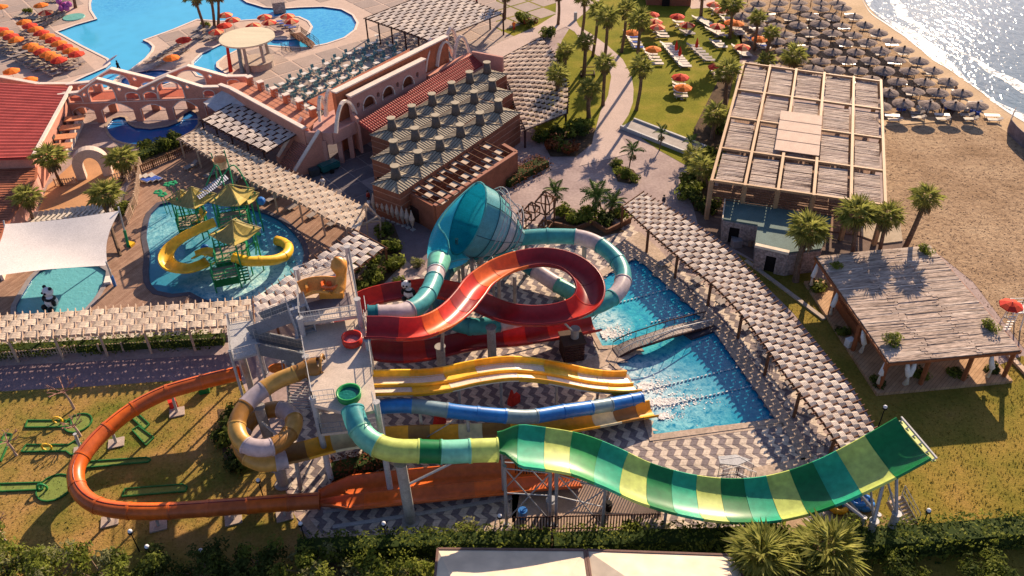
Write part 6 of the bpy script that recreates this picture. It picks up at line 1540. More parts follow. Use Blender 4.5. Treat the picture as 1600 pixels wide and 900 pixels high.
for i, (px, py, tx, ty, h, rd, tx_) in enumerate([
    (335, 42, 328, -12, 7.5, 2.4, 'middle of three tall palms on the pool island'), (320, 44, 303, -8, 7.5, 2.4, 'leftmost of three tall palms on the pool island'), (341, 40, 340, -14, 7.5, 2.4, 'rightmost of three tall palms on the pool island'),
    (872, 38, 872, -12, 7.5, 1.9, 'tall fan palm standing at the edge of the broad path'), (909, 55, 913, -4, 8, 1.9, 'tall fan palm at the fork of the path'),
    (926, 88, 935, 18, 9, 1.9, 'tall fan palm on the inner side of the curving path'), (942, 115, 950, 28, 11, 2.1, 'tallest palm on the inner side of the curving path'),
    (971, 82, 979, 16, 8, 2.1, 'palm between the path and the red umbrellas'), (992, 115, 1001, 32, 10, 2.1, 'tall palm on the outer side of the path bend'),
    (912, 120, 915, 66, 6, 1.7, 'medium palm in the grass below the path fork'), (942, 165, 946, 100, 7.5, 1.8, 'palm on the lawn strip west of the path'),
    (994, 172, 1003, 106, 7.5, 2.0, 'palm on the east kerb of the path'), (920, 184, 921, 140, 4.6, 1.9, 'short palm on the grass near the large pergola'),
    (882, 118, 884, 80, 4.2, 1.7, 'short palm at the pergola corner'), (872, 170, 873, 118, 5.0, 2.0, 'palm hugging the side of the large pergola'),
    (1133, 165, 1138, 112, 5.2, 2.2, 'shaggy palm at the upper corner of the restaurant roof'), (1112, 218, 1118, 180, 3.6, 2.0, 'lower palm beside the restaurant wall'),
    (1140, 60, 1144, 8, 7.5, 2.2, 'tall palm between the lawn umbrellas and the beach parasols'), (1095, 27, 1098, -14, 6, 2.0, 'palm by the garden kiosk'),
    (1240, 120, 1242, 88, 3.2, 2.2, 'low palm behind the restaurant roof among the beach parasols'), (1198, 118, 1198, 95, 2.6, 1.7, 'small palm behind the restaurant roof'),
    (1178, 78, 1185, 28, 6.5, 1.6, 'slim palm at the edge of the beach parasols'), (1196, 92, 1206, 52, 5.5, 1.5, 'slim dry palm beside the orange umbrella'),
    (788, 30, 790, -12, 6, 2.2, 'palm by the far corner of the broad pergola'), (118, 12, 112, -25, 5, 2.0, 'palm at the top left deck')]):
    palm(px, py, tx, ty, h, rd, tx_, 26, False, .24 if h > 6 else .28)
palm(1107, 305, 1098, 262, 4.0, 2.0, 'leafy palm in the dark bed left of the restaurant', 24, False, .16); palm(1092, 270, 1085, 245, 2.6, 1.8, 'small palm at the plaza edge near the restaurant', 22, False, .14)
palm(930, 345, 932, 306, 2.4, 2.0, 'drooping feather palm in the planted bed by the funnel slide', 16, False, .12, True); palm(866, 330, 868, 300, 2.3, 1.6, 'small feather palm beside the timber cube frames', 12, False, .1, True)
palm(982, 268, 989, 236, 3.0, 1.5, 'young feather palm leaning over the plaza island', 10, False, .08, True); palm(955, 335, 958, 318, 1.3, 1.6, 'broad-leaved feather palm beside the woven pergola end', 14, False, .12, True)
palm(1030, 235, 1034, 208, 2.4, 1.3, 'thin young feather palm by the concrete channel', 8, False, .07, True); palm(1075, 250, 1080, 222, 2.4, 1.3, 'thin young feather palm at the end of the channel', 8, False, .07, True)
for o in FR + FRD + FF: bpy.data.objects.remove(o)

# hedges: box-shaped masses of leaves with dark cores
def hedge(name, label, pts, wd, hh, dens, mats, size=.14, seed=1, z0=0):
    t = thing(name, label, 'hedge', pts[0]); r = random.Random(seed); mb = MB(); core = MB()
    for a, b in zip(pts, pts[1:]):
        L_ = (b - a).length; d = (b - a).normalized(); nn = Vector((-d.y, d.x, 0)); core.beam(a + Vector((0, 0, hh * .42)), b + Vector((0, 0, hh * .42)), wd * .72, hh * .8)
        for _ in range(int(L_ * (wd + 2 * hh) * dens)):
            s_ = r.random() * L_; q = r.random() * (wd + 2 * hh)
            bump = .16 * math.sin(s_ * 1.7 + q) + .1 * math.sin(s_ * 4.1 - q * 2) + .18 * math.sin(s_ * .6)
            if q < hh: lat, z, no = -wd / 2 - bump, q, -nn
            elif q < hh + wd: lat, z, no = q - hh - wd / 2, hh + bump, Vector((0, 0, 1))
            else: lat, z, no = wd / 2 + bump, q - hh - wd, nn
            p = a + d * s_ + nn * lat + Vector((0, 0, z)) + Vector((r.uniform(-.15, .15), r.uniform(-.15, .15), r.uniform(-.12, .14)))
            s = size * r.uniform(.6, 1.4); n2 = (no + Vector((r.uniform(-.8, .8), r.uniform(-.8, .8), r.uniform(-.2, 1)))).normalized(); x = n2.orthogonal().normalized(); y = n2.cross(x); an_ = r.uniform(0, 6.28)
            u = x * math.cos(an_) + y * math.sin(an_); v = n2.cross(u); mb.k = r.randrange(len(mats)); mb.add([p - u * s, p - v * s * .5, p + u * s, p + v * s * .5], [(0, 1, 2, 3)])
    mb.build('foliage', mats, t); core.build('shade_core', M('hedge_shadow', (.035, .055, .015), .9), t); return t  # solid dark core paints the shade inside the foliage
HM = [LEAF, LEAFB, LEAFD, LEAF]
hedge('clipped_hedge', 'long clipped hedge running along the foot of the pergola and the lane', gps([(-60, 556), (0, 553), (130, 546), (250, 540), (352, 535)]), 1.3, 1.0, 26, HM, .13, 1)
hedge('clipped_hedge', 'leafy hedge between the paved yard and the cream canvas tent', gps([(470, 872), (560, 868), (690, 862), (860, 858)]), 1.5, 2.0, 24, HM, .15, 2)
hedge('clipped_hedge', 'sunlit hedge below the deepest dip of the green slide', gps([(865, 860), (990, 856), (1150, 852)]), 1.7, 1.7, 26, [LEAFB, LEAF, LEAFB, LEAFD], .14, 3)
hedge('clipped_hedge', 'tall dark hedge along the bottom of the east lawn', gps([(1318, 862), (1440, 856), (1600, 842), (1760, 832)]), 2.2, 2.2, 26, [LEAF, LEAFD, LEAF, LEAFB], .15, 4)
hedge('garden_hedge', 'narrow planting strip under the terrace stair rail', gps([(212, 250), (250, 236), (285, 222)]), 1.6, .9, 22, [LEAFD, LEAF], .16, 5)
hedge('russet_hedge', 'russet flowering hedge on the plaza side of the wind tower building', gps([(788, 290), (815, 275), (850, 258)]), 2.6, 1.1, 26, [LEAFR, LEAFR, M('brown_leaf', (.11, .04, .02), .8, .3, 2)], .13, 6)
hedge('russet_hedge', 'rust-brown dry hedge beside the tower footing under the slides', gps([(515, 748), (560, 738), (600, 722)]), 1.6, 1.6, 26, [LEAFR, M('brown_leaf', (.11, .04, .02), .8, .3, 2)], .13, 7)
bt = {'g': make_bush('bush', 1, [LEAF, LEAFB, LEAFD]), 'b': make_bush('bush', 2, [LEAFB, LEAF]), 'o': make_bush('bush', 3, [LEAFO, LEAFO, LEAF], .10, 520), 'd': make_bush('bush', 4, [LEAFD, LEAF]), 'r': make_bush('bush', 5, [LEAFR, LEAF])}
BL = [('o', 725, 842, 1.25, 'grey-green shrub by the yard edge left of the fenced pump yard'), ('o', 665, 846, .95, 'smaller grey-green shrub between the lamp post and the larger shrub'), ('o', 745, 0, 0, ''),
  ('g', 604, 365, 1.3, 'round topiary ball bush nearest the courtyard'), ('g', 608, 392, 1.35, 'round topiary ball bush second from the courtyard'), ('g', 585, 415, 1.2, 'round bush at the pergola end'), ('g', 560, 425, 1.0, 'small round bush near the tower platform'),
  ('d', 585, 440, 1.6, 'dark spreading bush behind the slide tower'), ('g', 612, 422, 1.5, 'bushy shrub on the planted slope by the lane'), ('d', 568, 455, 1.5, 'low dark shrub under the upper platform'),
  ('o', 655, 416, .9, 'small standard tree with olive foliage by the dark lane'), ('g', 622, 445, .8, 'small round shrub near the panda figure'), ('b', 595, 470, .8, 'bright small shrub by the red slide'),
  ('g', 895, 350, 1.5, 'green mounded shrub in the bed beside the timber cubes'), ('b', 880, 340, 1.4, 'bright green shrub next to the timber cubes'), ('b', 915, 342, 1.5, 'leafy shrub in the middle of the planted bed'), ('d', 945, 348, 1.5, 'dark leafy shrub beside the pergola head'), ('b', 968, 342, 1.3, 'broad-leaved bush touching the pergola end'),
  ('b', 975, 275, 1.2, 'green bush on the plaza island'), ('g', 965, 262, 1.0, 'upright shrub on the plaza island'), ('g', 990, 282, .9, 'low shrub at the rim of the plaza island'),
  ('r', 868, 235, 1.7, 'reddish shrub in the bed below the large pergola'), ('g', 905, 210, 2.0, 'big green shrub where path and bed meet'), ('b', 918, 205, 1.5, 'yellow-green shrub near the short palm'), ('d', 870, 215, 1.7, 'dark shrub under the pergola corner'), ('r', 890, 238, 1.4, 'russet shrub along the plaza kerb'), ('g', 848, 222, 1.4, 'green shrub at the pergola foot'),
  ('g', 815, 35, 1.8, 'shrub with pale tips on the small lawn'), ('r', 828, 42, 1.3, 'dark red shrub beside the broad path'), ('g', 860, 58, 1.6, 'shrub at the head of the large pergola'), ('b', 878, 100, 1.2, 'bright low shrub beside the pergola edge'),
  ('d', 1090, 290, 2.0, 'dark bush at the plaza corner nearest the restaurant'), ('g', 1082, 310, 1.8, 'bush in shade between plaza and kitchen'), ('d', 1105, 330, 1.8, 'deep green bush by the restaurant corner post'), ('g', 1110, 250, 1.8, 'shaggy bush against the restaurant side'), ('d', 1122, 205, 1.8, 'dark bush beneath the restaurant palms'), ('g', 1070, 285, 1.2, 'yellowish bush at the plaza rim'),
  ('d', 1275, 455, 1.2, 'potted bush at the pavilion corner'), ('g', 1312, 525, .9, 'bush at the pavilion deck edge'), ('g', 1430, 590, 1.0, 'green plants at the foot of the tied curtain'), ('d', 1490, 588, 1.0, 'low plants along the pavilion deck front'), ('d', 1550, 582, .9, 'low plants beside the pavilion corner post'), ('d', 1370, 602, .9, 'plants at the near corner of the pavilion'),
  ('g', 232, 232, 1.2, 'bush behind the gateway fence'), ('d', 255, 232, 1.5, 'spiky dark bush beside the pergola head'), ('d', 275, 222, 1.5, 'dark bush nearest the horseshoe pool'), ('g', 198, 330, 1.2, 'bush beside the picket gate'), ('d', 365, 655, 1.3, 'dark shrub at the lawn edge by the tan spiral'), ('d', 352, 690, 1.5, 'shrub in tower shadow by the lawn'), ('d', 375, 730, 1.5, 'shrub under the tan spiral slide'),
  ('d', 1330, 840, 1.5, 'shrub among the steel legs of the green slide end'), ('g', 1180, 850, 1.9, 'tall leafy bush rising over the green slide rim'), ('g', 1140, 858, 1.5, 'bush left of the tall bush at the slide rim'), ('d', 1215, 850, 1.6, 'bush between the two bottom palms'), ('g', 1395, 840, 1.2, 'low bush by the wooden steps'), ('o', 1050, 848, .9, 'small pale shrub by the hedge'), ('d', 985, 838, 1.3, 'dark shrub under the green slide'),
  ('d', 170, 22 + 0, .01, ''), ('g', 320, 43, 1.0, 'low plants round the island palms'), ('g', 42, 22, 1.0, 'bush on the top left deck')]
for k_, px, py, s, lb_ in BL:
    if not lb_: continue
    place(bt[k_], G(px, py), rnd.uniform(0, 6), lb_, 'garden bushes', s * 1.25)
# trees along the bottom left edge
def leafy_tree(px, py, h, rad, label, mats, seed, n=2600, size=.17):
    b = G(px, py); t = thing('leafy_tree', label, 'tree', b, 0, 'trees along the bottom edge'); r = random.Random(seed); mb = MB(); tr_ = MB()
    tr_.tube([(0, 0, 0), (.1, 0, h * .35), (0, .1, h * .7)], [.22, .16, .1], 7)
    L_ = 13
    for k in range(L_):
        a = r.uniform(0, 6.28); q = rad * r.uniform(.15, .8); z = h * r.uniform(.45, .98) - q * .25; c = Vector((q * math.cos(a), q * math.sin(a), z)); tr_.cyl((0, 0, h * .3), c, .07, .03, 4, False)
        for m_ in range(3):
            mb.k = r.randrange(len(mats)); leafcloud(mb, c + Vector((r.uniform(-.4, .4), r.uniform(-.4, .4), r.uniform(-.3, .3))) * rad * .5, rad * r.uniform(.2, .36), n // L_ // 3, size, r, (1, 1, .8), .35)
    tr_.build('trunk', BARK, t, local=True); mb.build('crown', mats, t, local=True)
for i, (px, py, h, rad, lb_) in enumerate([(20, 905, 3.2, 2.9, 'feathery pale tree at the bottom left corner'), (95, 925, 3.4, 3.0, 'light green tree second from the bottom left corner'), (175, 925, 3.2, 3.0, 'sunlit tree third from the bottom left corner'), (255, 925, 2.8, 2.8, 'darker tree beyond the globe lamp'), (330, 912, 3.2, 2.8, 'bushy tree in tower shade near the orange slide'), (410, 905, 3.0, 2.6, 'dark tree left of the bright yellow-green tree'), (488, 908, 3.4, 2.5, 'bright yellow-green tree at the paved yard corner'), (580, 925, 2.6, 2.6, 'green tree between hedge and bottom edge'), (655, 922, 2.4, 2.2, 'tree at the left end of the canvas tent'), (-40, 880, 3.4, 3.0, 'tree cut by the left edge'), (1420, 925, 2.2, 2.4, 'dark tree under the east hedge'), (1540, 925, 2.4, 2.6, 'brown-green tree at the bottom right corner')]):
    leafy_tree(px, py, h, rad, lb_, [[LEAFO, LEAF, LEAFB], [LEAF, LEAFB, LEAFO], [LEAFD, LEAF, LEAFD]][0 if i in (0, 1, 9) else 2 if i in (3, 4, 5, 10, 11) else 1], i)
# plants growing through the pavilion roof and bare trees
for (u, v, s, lb_) in ((.10, .14, .9, 'green plant tuft in the far roof corner nearest the kitchen'), (.93, .06, 1.0, 'green plant tuft on the seaward far roof corner'), (.13, .86, 1.2, 'largest plant tuft growing at the near roof corner'), (.93, .80, 1.0, 'plant tuft at the seaward near roof corner')):
    p = pbil(u, v, -.1); place(make_bush('roof_plant', int(u * 99), [LEAFB, LEAF, LEAFO], .12, 360, 6, False, .7), p, 0, lb_, 'plants growing on the pavilion roof', s * 1.15)
def bare_tree(px, py, h, label, rad=1.6):
    b = G(px, py); t = thing('bare_tree', label, 'tree', b); r = random.Random(int(px)); mb = MB(); tp = Vector((-.35, .25, h * .6)); mb.tube([(0, 0, 0), tp * .5 + Vector((.05, 0, 0)), tp], [.13, .11, .09], 6); mb.build('trunk', M('pale_bark', (.42, .30, .24), .8), t, local=True); mb = MB()
    def br(p, d, l_, w_, k):
        q = p + d * l_; mb.cyl(p, q, w_, w_ * .7, 4, False)
        if k:
            for _ in range(3): d2 = (d + Vector((r.uniform(-.8, .8), r.uniform(-.8, .8), r.uniform(-.2, .6)))).normalized(); br(q, d2, l_ * .65, w_ * .65, k - 1)
    for k in range(6): a = k * 1.05; br(tp, Vector((math.cos(a), math.sin(a), .55)).normalized(), rad * .5, .06, 2)
    mb.build('branches', M('pruned_twigs', (.36, .20, .16), .8), t, local=True)
bare_tree(116, 639, 3.2, 'pruned bare tree on the minigolf lawn by the lane'); bare_tree(126, 682, 1.8, 'small bare sapling beside the keyhole-shaped minigolf lane', 1.1); bare_tree(26, 712, 2.4, 'bare tree leaning in at the left edge of the lawn', 1.2); bare_tree(8, 845, 2.4, 'bare tree low on the left edge', 1.2)
# ================= FURNITURE AND SMALL THINGS =================
def umbrella_proto(nm, mats, rad=1.35, h=2.35, n=8, drop=.5, closed=False):
    t = thing(nm, 'x', 'umbrella'); mb = MB()
    if closed:
        mb.cyl((0, 0, 1.0), (0, 0, 1.5), .20, .30, 8, False); mb.cyl((0, 0, 1.5), (0, 0, h + .25), .30, .04, 8, False)
    else:
        for i in range(n):
            a, b_ = 6.2832 * i / n, 6.2832 * (i + 1) / n; p = lambda an, r_, z: (math.cos(an) * r_, math.sin(an) * r_, z); mb.k = i % len(mats)
            mb.add([(0, 0, h), p(a, rad * .55, h - drop * .45), p(b_, rad * .55, h - drop * .45)], [(0, 1, 2)]); mb.add([p(a, rad * .55, h - drop * .45), p(a, rad, h - drop), p(b_, rad, h - drop), p(b_, rad * .55, h - drop * .45)], [(0, 1, 2, 3)])
            mb.add([p(a, rad, h - drop), p(b_, rad, h - drop), p(b_, rad, h - drop - .14), p(a, rad, h - drop - .14)], [(0, 1, 2, 3)])
    mb.build('canopy', mats, t)
    mb = MB(); mb.cyl((0, 0, 0), (0, 0, h + .08), .035, .035, 6); mb.build('pole', STEELP, t); mb = MB(); mb.cyl((0, 0, 0), (0, 0, .1), .28, .25, 8); mb.build('base', CONC, t)
    return t
UO = umbrella_proto('orange_umbrella', [UORANGE]); UR = umbrella_proto('red_umbrella', [URED, M('warm_red_canvas', (.68, .075, .035), .75, .08, 1)]); UC = umbrella_proto('closed_umbrella', [URED], closed=True)
US_ = umbrella_proto('striped_umbrella', [URED, M('pale_orange_canvas', (.85, .38, .18), .75)])
def parasol():
    t = thing('thatched_parasol', 'x', 'parasol'); mb = MB(); r = random.Random(2); n = 22; mb.smooth = False
    vs_ = [(0, 0, 2.65)]; rr = [(.7, 2.46), (1.25, 2.29), (1.62, 2.13)]
    for q, z in rr: vs_ += [(math.cos(6.2832 * i / n) * q * (1 + (r.uniform(-.04, .05) if q > 1.4 else 0)), math.sin(6.2832 * i / n) * q, z + r.uniform(-.03, .03)) for i in range(n)]
    fs = [(0, 1 + i, 1 + (i + 1) % n) for i in range(n)] + [(1 + k * n + i, 1 + (k + 1) * n + i, 1 + (k + 1) * n + (i + 1) % n, 1 + k * n + (i + 1) % n) for k in range(2) for i in range(n)]
    mb.add(vs_, fs); mb.build('thatch_roof', PTHATCH, t)
    mb = MB(); mb.cyl((0, 0, 2.68), (0, 0, 2.9), .2, .1, 6); mb.cyl((0, 0, 0), (0, 0, 2.6), .07, .06, 6); mb.build('pole', WOODD, t); return t
PT = parasol()
def lounger(nm, mat, towel=None, flat=False):
    t = thing(nm, 'x', 'sun lounger'); mb = MB(); f = STEELP
    mb.box((-.35, 0, .34), (1.25, .64, .06)); 
    if flat: mb.box((.6, 0, .34), (.7, .64, .06))
    else: mb.hexa([(.25, -.32, .31), (.85, -.32, .60), (.85, .32, .60), (.25, .32, .31), (.25, -.32, .37), (.85, -.32, .66), (.85, .32, .66), (.25, .32, .37)])
    mb.build('bed', mat, t); mb = MB()
    for x in (-.8, .5):
        for y in (-.28, .28): mb.box((x, y, .16), (.05, .05, .31))
    for y in (-.33, .33): mb.box((-.1, y, .33), (1.8, .04, .07))
    mb.build('frame', f, t)
    if towel: mb = MB(); mb.box((-.3, 0, .39), (1.2, .5, .03)); mb.build('towel', towel, t)
    return t
LW = lounger('sun_lounger', LWHITE); LB = lounger('sun_lounger', LBEIGE); LT = lounger('sun_lounger', LWHITE, BLUET); LG = lounger('sun_lounger', M('grey_sunbed', (.30, .26, .25), .7)); LF = lounger('sun_lounger', WHITE, None, True)

# --- lawn umbrellas and loungers (zoomed plate coordinates to photo pixels) ---
ZA = lambda x, y, z=0: G(900 + x * .1889, y * .1889, z)
def um(proto, p, label, grp, sc=None): return place(proto, (p.x, p.y, 0), rnd.uniform(0, 1), label, grp, sc)
LAWN = [(UR, 630, 110, 'red umbrella in front of the shaded kiosk wall'), (US_, 655, 170, 'red umbrella second from the kiosk'), (US_, 675, 212, 'red umbrella third from the kiosk, over a row of loungers'), (UR, 840, 125, 'red umbrella at the right end of the kiosk shade'), (US_, 920, 195, 'dusky red umbrella over dark loungers'), (US_, 1170, 205, 'red umbrella between two palm trunks'),
 (UO, 468, 258, 'orange umbrella behind the path palms'), (UO, 640, 395, 'faded orange umbrella at the head of a lounger row'), (UR, 1165, 540, 'red umbrella at the seaward side of the open grass'), (UR, 865, 625, 'red umbrella of the isolated pair on the grass'), (UO, 888, 712, 'orange umbrella of the isolated pair on the grass'), (US_, 1380, 378, 'red umbrella just behind the restaurant roof'), (UO, 1520, 312, 'bright orange umbrella near the beach edge'), (UO, 1330, 182, 'orange umbrella beyond the twin palms'),
 (US_, 1140, 25, 'red umbrella at the top edge near the palms'), (US_, 1205, 75, 'red umbrella half hidden by a palm crown'), (UO, 1290, 172, 'orange umbrella under the palm crown'), (UC, 452, 195, 'folded red umbrella by the path palms'), (UC, 830, 385, 'folded red umbrella in the middle of the lounger rows'), (UC, 860, 432, 'half folded red umbrella beside the middle lounger row'), (UC, 1000, 362, 'folded red umbrella over the navy loungers'), (UC, 1500, 275, 'folded red umbrella beside the bright orange one')]
for pr_, x, y, lb_ in LAWN: um(pr_, ZA(x, y, 2.1 if pr_ is not UC else 1.6), lb_, 'umbrellas on the garden lawn')
ROWS = [(410, 275, 480, 400, 7, LT, 'by the path palms'), (600, 165, 690, 310, 7, LW, 'under the kiosk umbrellas'), (815, 190, 850, 225, 2, LW, 'in the kiosk shade'), (575, 430, 640, 535, 5, LW, 'below the faded orange umbrella'), (715, 372, 870, 555, 10, LW, 'beside the folded umbrellas'), (935, 385, 1065, 505, 6, LG, 'under the palm shadow'), (1125, 590, 1165, 650, 4, LW, 'at the seaward grass'), (815, 675, 835, 805, 5, LW, 'of the isolated umbrella pair'),
 (870, 265, 905, 285, 3, LG, 'below the dusky umbrella'), (975, 155, 1090, 225, 6, LW, 'near the kiosk corner'), (1085, 250, 1175, 300, 4, LW, 'between the lawn palms'), (1120, 350, 1170, 395, 3, LW, 'right of the navy row'), (1305, 395, 1370, 465, 5, LW, 'behind the restaurant roof'), (1415, 325, 1530, 405, 6, LT, 'at the beach edge'), (1100, 70, 1180, 125, 4, LW, 'at the top palms'), (1205, 155, 1330, 290, 8, LW, 'along the parasol field'), (1450, 250, 1570, 330, 5, LW, 'by the closed umbrella')]
for x0, y0, x1, y1, n, pr_, lb_ in ROWS:
    for k in range(n):
        t = k / max(1, n - 1); p = ZA(lerp(x0, x1, t) + 25, lerp(y0, y1, t) + 8)
        src = pr_ if not (pr_ is LT and k % 2) else LW
        place(src, p, math.pi - .1 + rnd.uniform(-.06, .06), '%s lounger from the far end of the row %s' % (ORD[k], lb_), 'loungers on the garden lawn', 1.15)
# --- thatched parasols ---
ZT_ = lambda x, y, z=0: G(1200 + x / 4, y / 4, z)
PR = [[(-120, -30), (20, -32), (150, -30), (280, -34), (410, -30)], [(-180, 12), (-60, 8), (80, 10), (200, 8), (330, 5), (440, 8)], [(-90, 50), (60, 45), (205, 42), (330, 45), (470, 40)], [(-160, 92), (-10, 92), (130, 90), (262, 92), (398, 96), (540, 92)], [(-70, 140), (55, 145), (190, 145), (330, 140), (465, 150), (605, 140)], [(-20, 185), (110, 198), (265, 197), (405, 200), (540, 203), (690, 193)], [(60, 240), (185, 245), (330, 250), (480, 248), (625, 253), (775, 248)], [(110, 300), (262, 300), (415, 308), (555, 308), (708, 305), (855, 306)], [(190, 362), (335, 368), (492, 367), (640, 365), (797, 366), (945, 367)], [(280, 420), (420, 423), (575, 427), (730, 430), (890, 430), (1037, 427)], [(655, 485), (820, 493), (980, 500), (1127, 495)], [(760, 560), (912, 560), (1062, 565), (1222, 567)], [(705, 645), (852, 630), (1006, 640), (1172, 640), (1322, 645)]]
nl_ = 0
for ri, row in enumerate(PR):
    for ci, (x, y) in enumerate(row):
        p = ZT_(x, y, 2.3); rn = ORD[len(PR) - 1 - ri]
        place(PT, (p.x, p.y, 0), rnd.uniform(0, 6), 'thatched parasol, %s from the left in the %s row from the bare sand' % (ORD[ci], rn), 'thatched parasols on the beach', rnd.uniform(.86, .98)).rotation_euler = (rnd.uniform(-.07, .07), rnd.uniform(-.07, .07), rnd.uniform(0, 6))
        for s_, (dx, dy) in enumerate(((2.2, -1.0), (2.3, .3))):
            if (ri < 8 and s_ == 1) or ri == 0: continue
            c_ = (LW, LF, LW, LG)[(ri * 3 + ci * 2 + s_) % 4]
            place(c_, (p.x + dx + rnd.uniform(-.15, .15), p.y + dy - .2, .02), -.1 + rnd.uniform(-.12, .12), '%s sunbed by the %s parasol of the %s row from the bare sand' % (['nearer', 'farther'][s_], ORD[ci], rn), 'sunbeds under the beach parasols', 1.05)
# cushions, bins and clutter under the last row
for i, (x, y) in enumerate(((830, 700), (960, 700), (1130, 700), (1290, 710), (1250, 690), (760, 610), (1150, 690))):
    p = ZT_(x, y); mb = MB(); r = random.Random(i)
    for k in range(5): mb.box((p.x + r.uniform(-.8, .8), p.y + r.uniform(-.5, .5), .25 + r.uniform(0, .3)), (.5, .35, .45), r.uniform(0, 3))
    tag(mb.build('beach_bag_pile', [BLUET, LWHITE, WOODD][i % 3]), 'bags and towels on the sand by the parasol row nearest the bare sand, %s pile' % ORD[i], 'bags', 'bags and towels on the sand')
mb = MB(); a, b_ = ZT_(700, 775), ZT_(1100, 745); mb.beam(a + Vector((0, 0, .05)), b_ + Vector((0, 0, .05)), 1.6, .1); struct(mb.build('boardwalk', WETSAND)); mb = MB(); a, b_ = ZT_(870, 670), ZT_(980, 740); mb.beam(a + Vector((0, 0, .06)), b_ + Vector((0, 0, .06)), 1.3, .1); struct(mb.build('boardwalk', WETSAND))
bn = thing('fabric_windbreak', 'dark grey curved fabric windbreak screen at the edge of the sand by the sea', 'windbreak', G(1575, 215)); mb = MB(); pw_ = spline(gps([(1581, 186, 0), (1576, 196, 0), (1574, 206, 0), (1582, 216, 0), (1600, 232, 0), (1640, 262, 0)]), 1)
for a, b_ in zip(pw_, pw_[1:]): mb.beam(a + Vector((0, 0, .9)), b_ + Vector((0, 0, .9)), .08, 1.8)
mb.build('screen', M('grey_banner', (.20, .17, .19), .7, .3, 1.5), bn)

# --- pool deck umbrellas and loungers, north west ---
ZL_ = lambda x, y, z=0: G(x * .1444, y * .1444, z)
def row_um(x0, y0, x1, y1, n, protos, tx_, grp='umbrellas round the big pool'):
    for k in range(n):
        t = k / max(1, n - 1); p = ZL_(lerp(x0, x1, t), lerp(y0, y1, t), 2.1); um(protos[k % len(protos)], p, '%s umbrella from the far end of the %s' % (ORD[k], tx_), grp)
        for s_ in (-1, 1): place([LB, LG][k % 2], (p.x - .3 + s_ * .1, p.y + s_ * .95 - 1.0, .04), .75 + math.pi, '%s lounger, %s umbrella of the %s' % (['near', 'far'][s_ > 0], ORD[k], tx_), 'loungers round the big pool', 1.1)
row_um(250, 225, 820, 568, 10, [UO, UR], 'long umbrella row beside the pool'); row_um(320, 480, 630, 632, 6, [UO, UO, UR], 'short umbrella row nearest the arcade'); row_um(0, 310, 165, 412, 4, [UR, UO], 'umbrella row at the left edge')
for pr_, x, y, lb_ in ((UO, 115, 752, 'tilted orange umbrella above the red roof'), (UO, 305, 850, 'orange umbrella touching the pink wall'), (UO, 0, 60, 'orange umbrella cut by the left edge'), (UO, 435, 42, 'orange umbrella near the tree at the top left'), (US_, 490, 122, 'red umbrella beside the pink inflatable')): um(pr_, ZL_(x, y, 2.1), lb_, 'umbrellas round the big pool')
for i in range(6):
    for j in range(2): place(LB, ZL_(430 + i * 42 + j * 20, 240 - i * 22 + j * 55), .75, '%s beige lounger in the %s row beside the pink inflatable' % (ORD[i], ['far', 'near'][j]), 'loungers round the big pool', 1.1)
for i in range(7):
    for j in range(2): place(LB, ZL_(520 + i * 40 - j * 300, 20 - i * 2 + j * 160 + i * j * 8), .75, '%s beige lounger in the %s' % (ORD[i], ['top row by the pool steps', 'row by the tree at the top left'][j]), 'loungers round the big pool', 1.1)
for k in range(7):
    for j in range(2):
        place([LG, LB][(k + j) % 2], ZL_(30 + k * 62 + j * 30, 560 + k * 34 - j * 75), .75 + math.pi, '%s lounger in the %s rank of the shaded deck above the arcade' % (ORD[k], ['near', 'far'][j]), 'loungers round the big pool', 1.1)
Z3 = lambda x, y, z=0: G(300 + x * .1444, y * .1444, z)
for pr_, x, y, lb_ in ((US_, 355, 148, 'red and orange umbrella beside the island palms, farthest'), (US_, 435, 200, 'striped umbrella between palms and disc roof'), (UR, 345, 262, 'red umbrella partly behind the palm bases'), (US_, 257, 330, 'red umbrella over deck chairs left of the disc roof'), (US_, 660, 262, 'red umbrella just above the disc roof'), (US_, 780, 168, 'striped umbrella by the island bridge, farther one'), (US_, 830, 228, 'striped umbrella right of the disc roof'), (US_, 1030, 160, 'striped umbrella at the round lobe, farther one'), (US_, 1070, 215, 'striped umbrella at the round lobe over purple towels')): um(pr_, Z3(x, y, 2.1), lb_, 'umbrellas on the pool island')
for pr_, x, y, lb_ in ((UR, 286, 60, 'dark red umbrella on the pool peninsula'), (UO, 267, 88, 'orange umbrella at the peninsula tip')): um(pr_, G(x, y, 2.1), lb_, 'umbrellas round the big pool')
for k in range(14): place([LB, LG][k % 2], G(236 + (k % 7) * 9, 97 - (k % 7) * 5.2 + (k // 7) * 13), .75, '%s lounger in the %s row on the pool peninsula' % (ORD[k % 7], ['far', 'near'][k // 7]), 'loungers on the pool peninsula', 1.1)
for k in range(8): place([LG, LB][k % 2], Z3(70 + (k % 4) * 65, 330 + (k // 4) * 75 + (k % 4) * 6), 1.0, '%s deck lounger in the %s row left of the disc bar' % (ORD[k % 4], ['far', 'near'][k // 4]), 'loungers on the pool peninsula', 1.1)
for k in range(4): place(LT, Z3(960 + k * 50, 250 + k * 22), .2, '%s towelled lounger by the round pool lobe' % ORD[k], 'loungers on the pool island', 1.1)
mb = MB(); r = random.Random(8); c = ZL_(735, 130)
for k in range(9): mb.sphere((c.x + r.uniform(-1, 1), c.y + r.uniform(-1, 1), .9 + r.uniform(-.3, 1.3)), .55, 8, 6)
o = mb.build('pink_inflatable', M('magenta_vinyl', (.48, .10, .36), .3)); tag(o, 'lumpy magenta inflatable figure on a green base by the pool', 'inflatable')
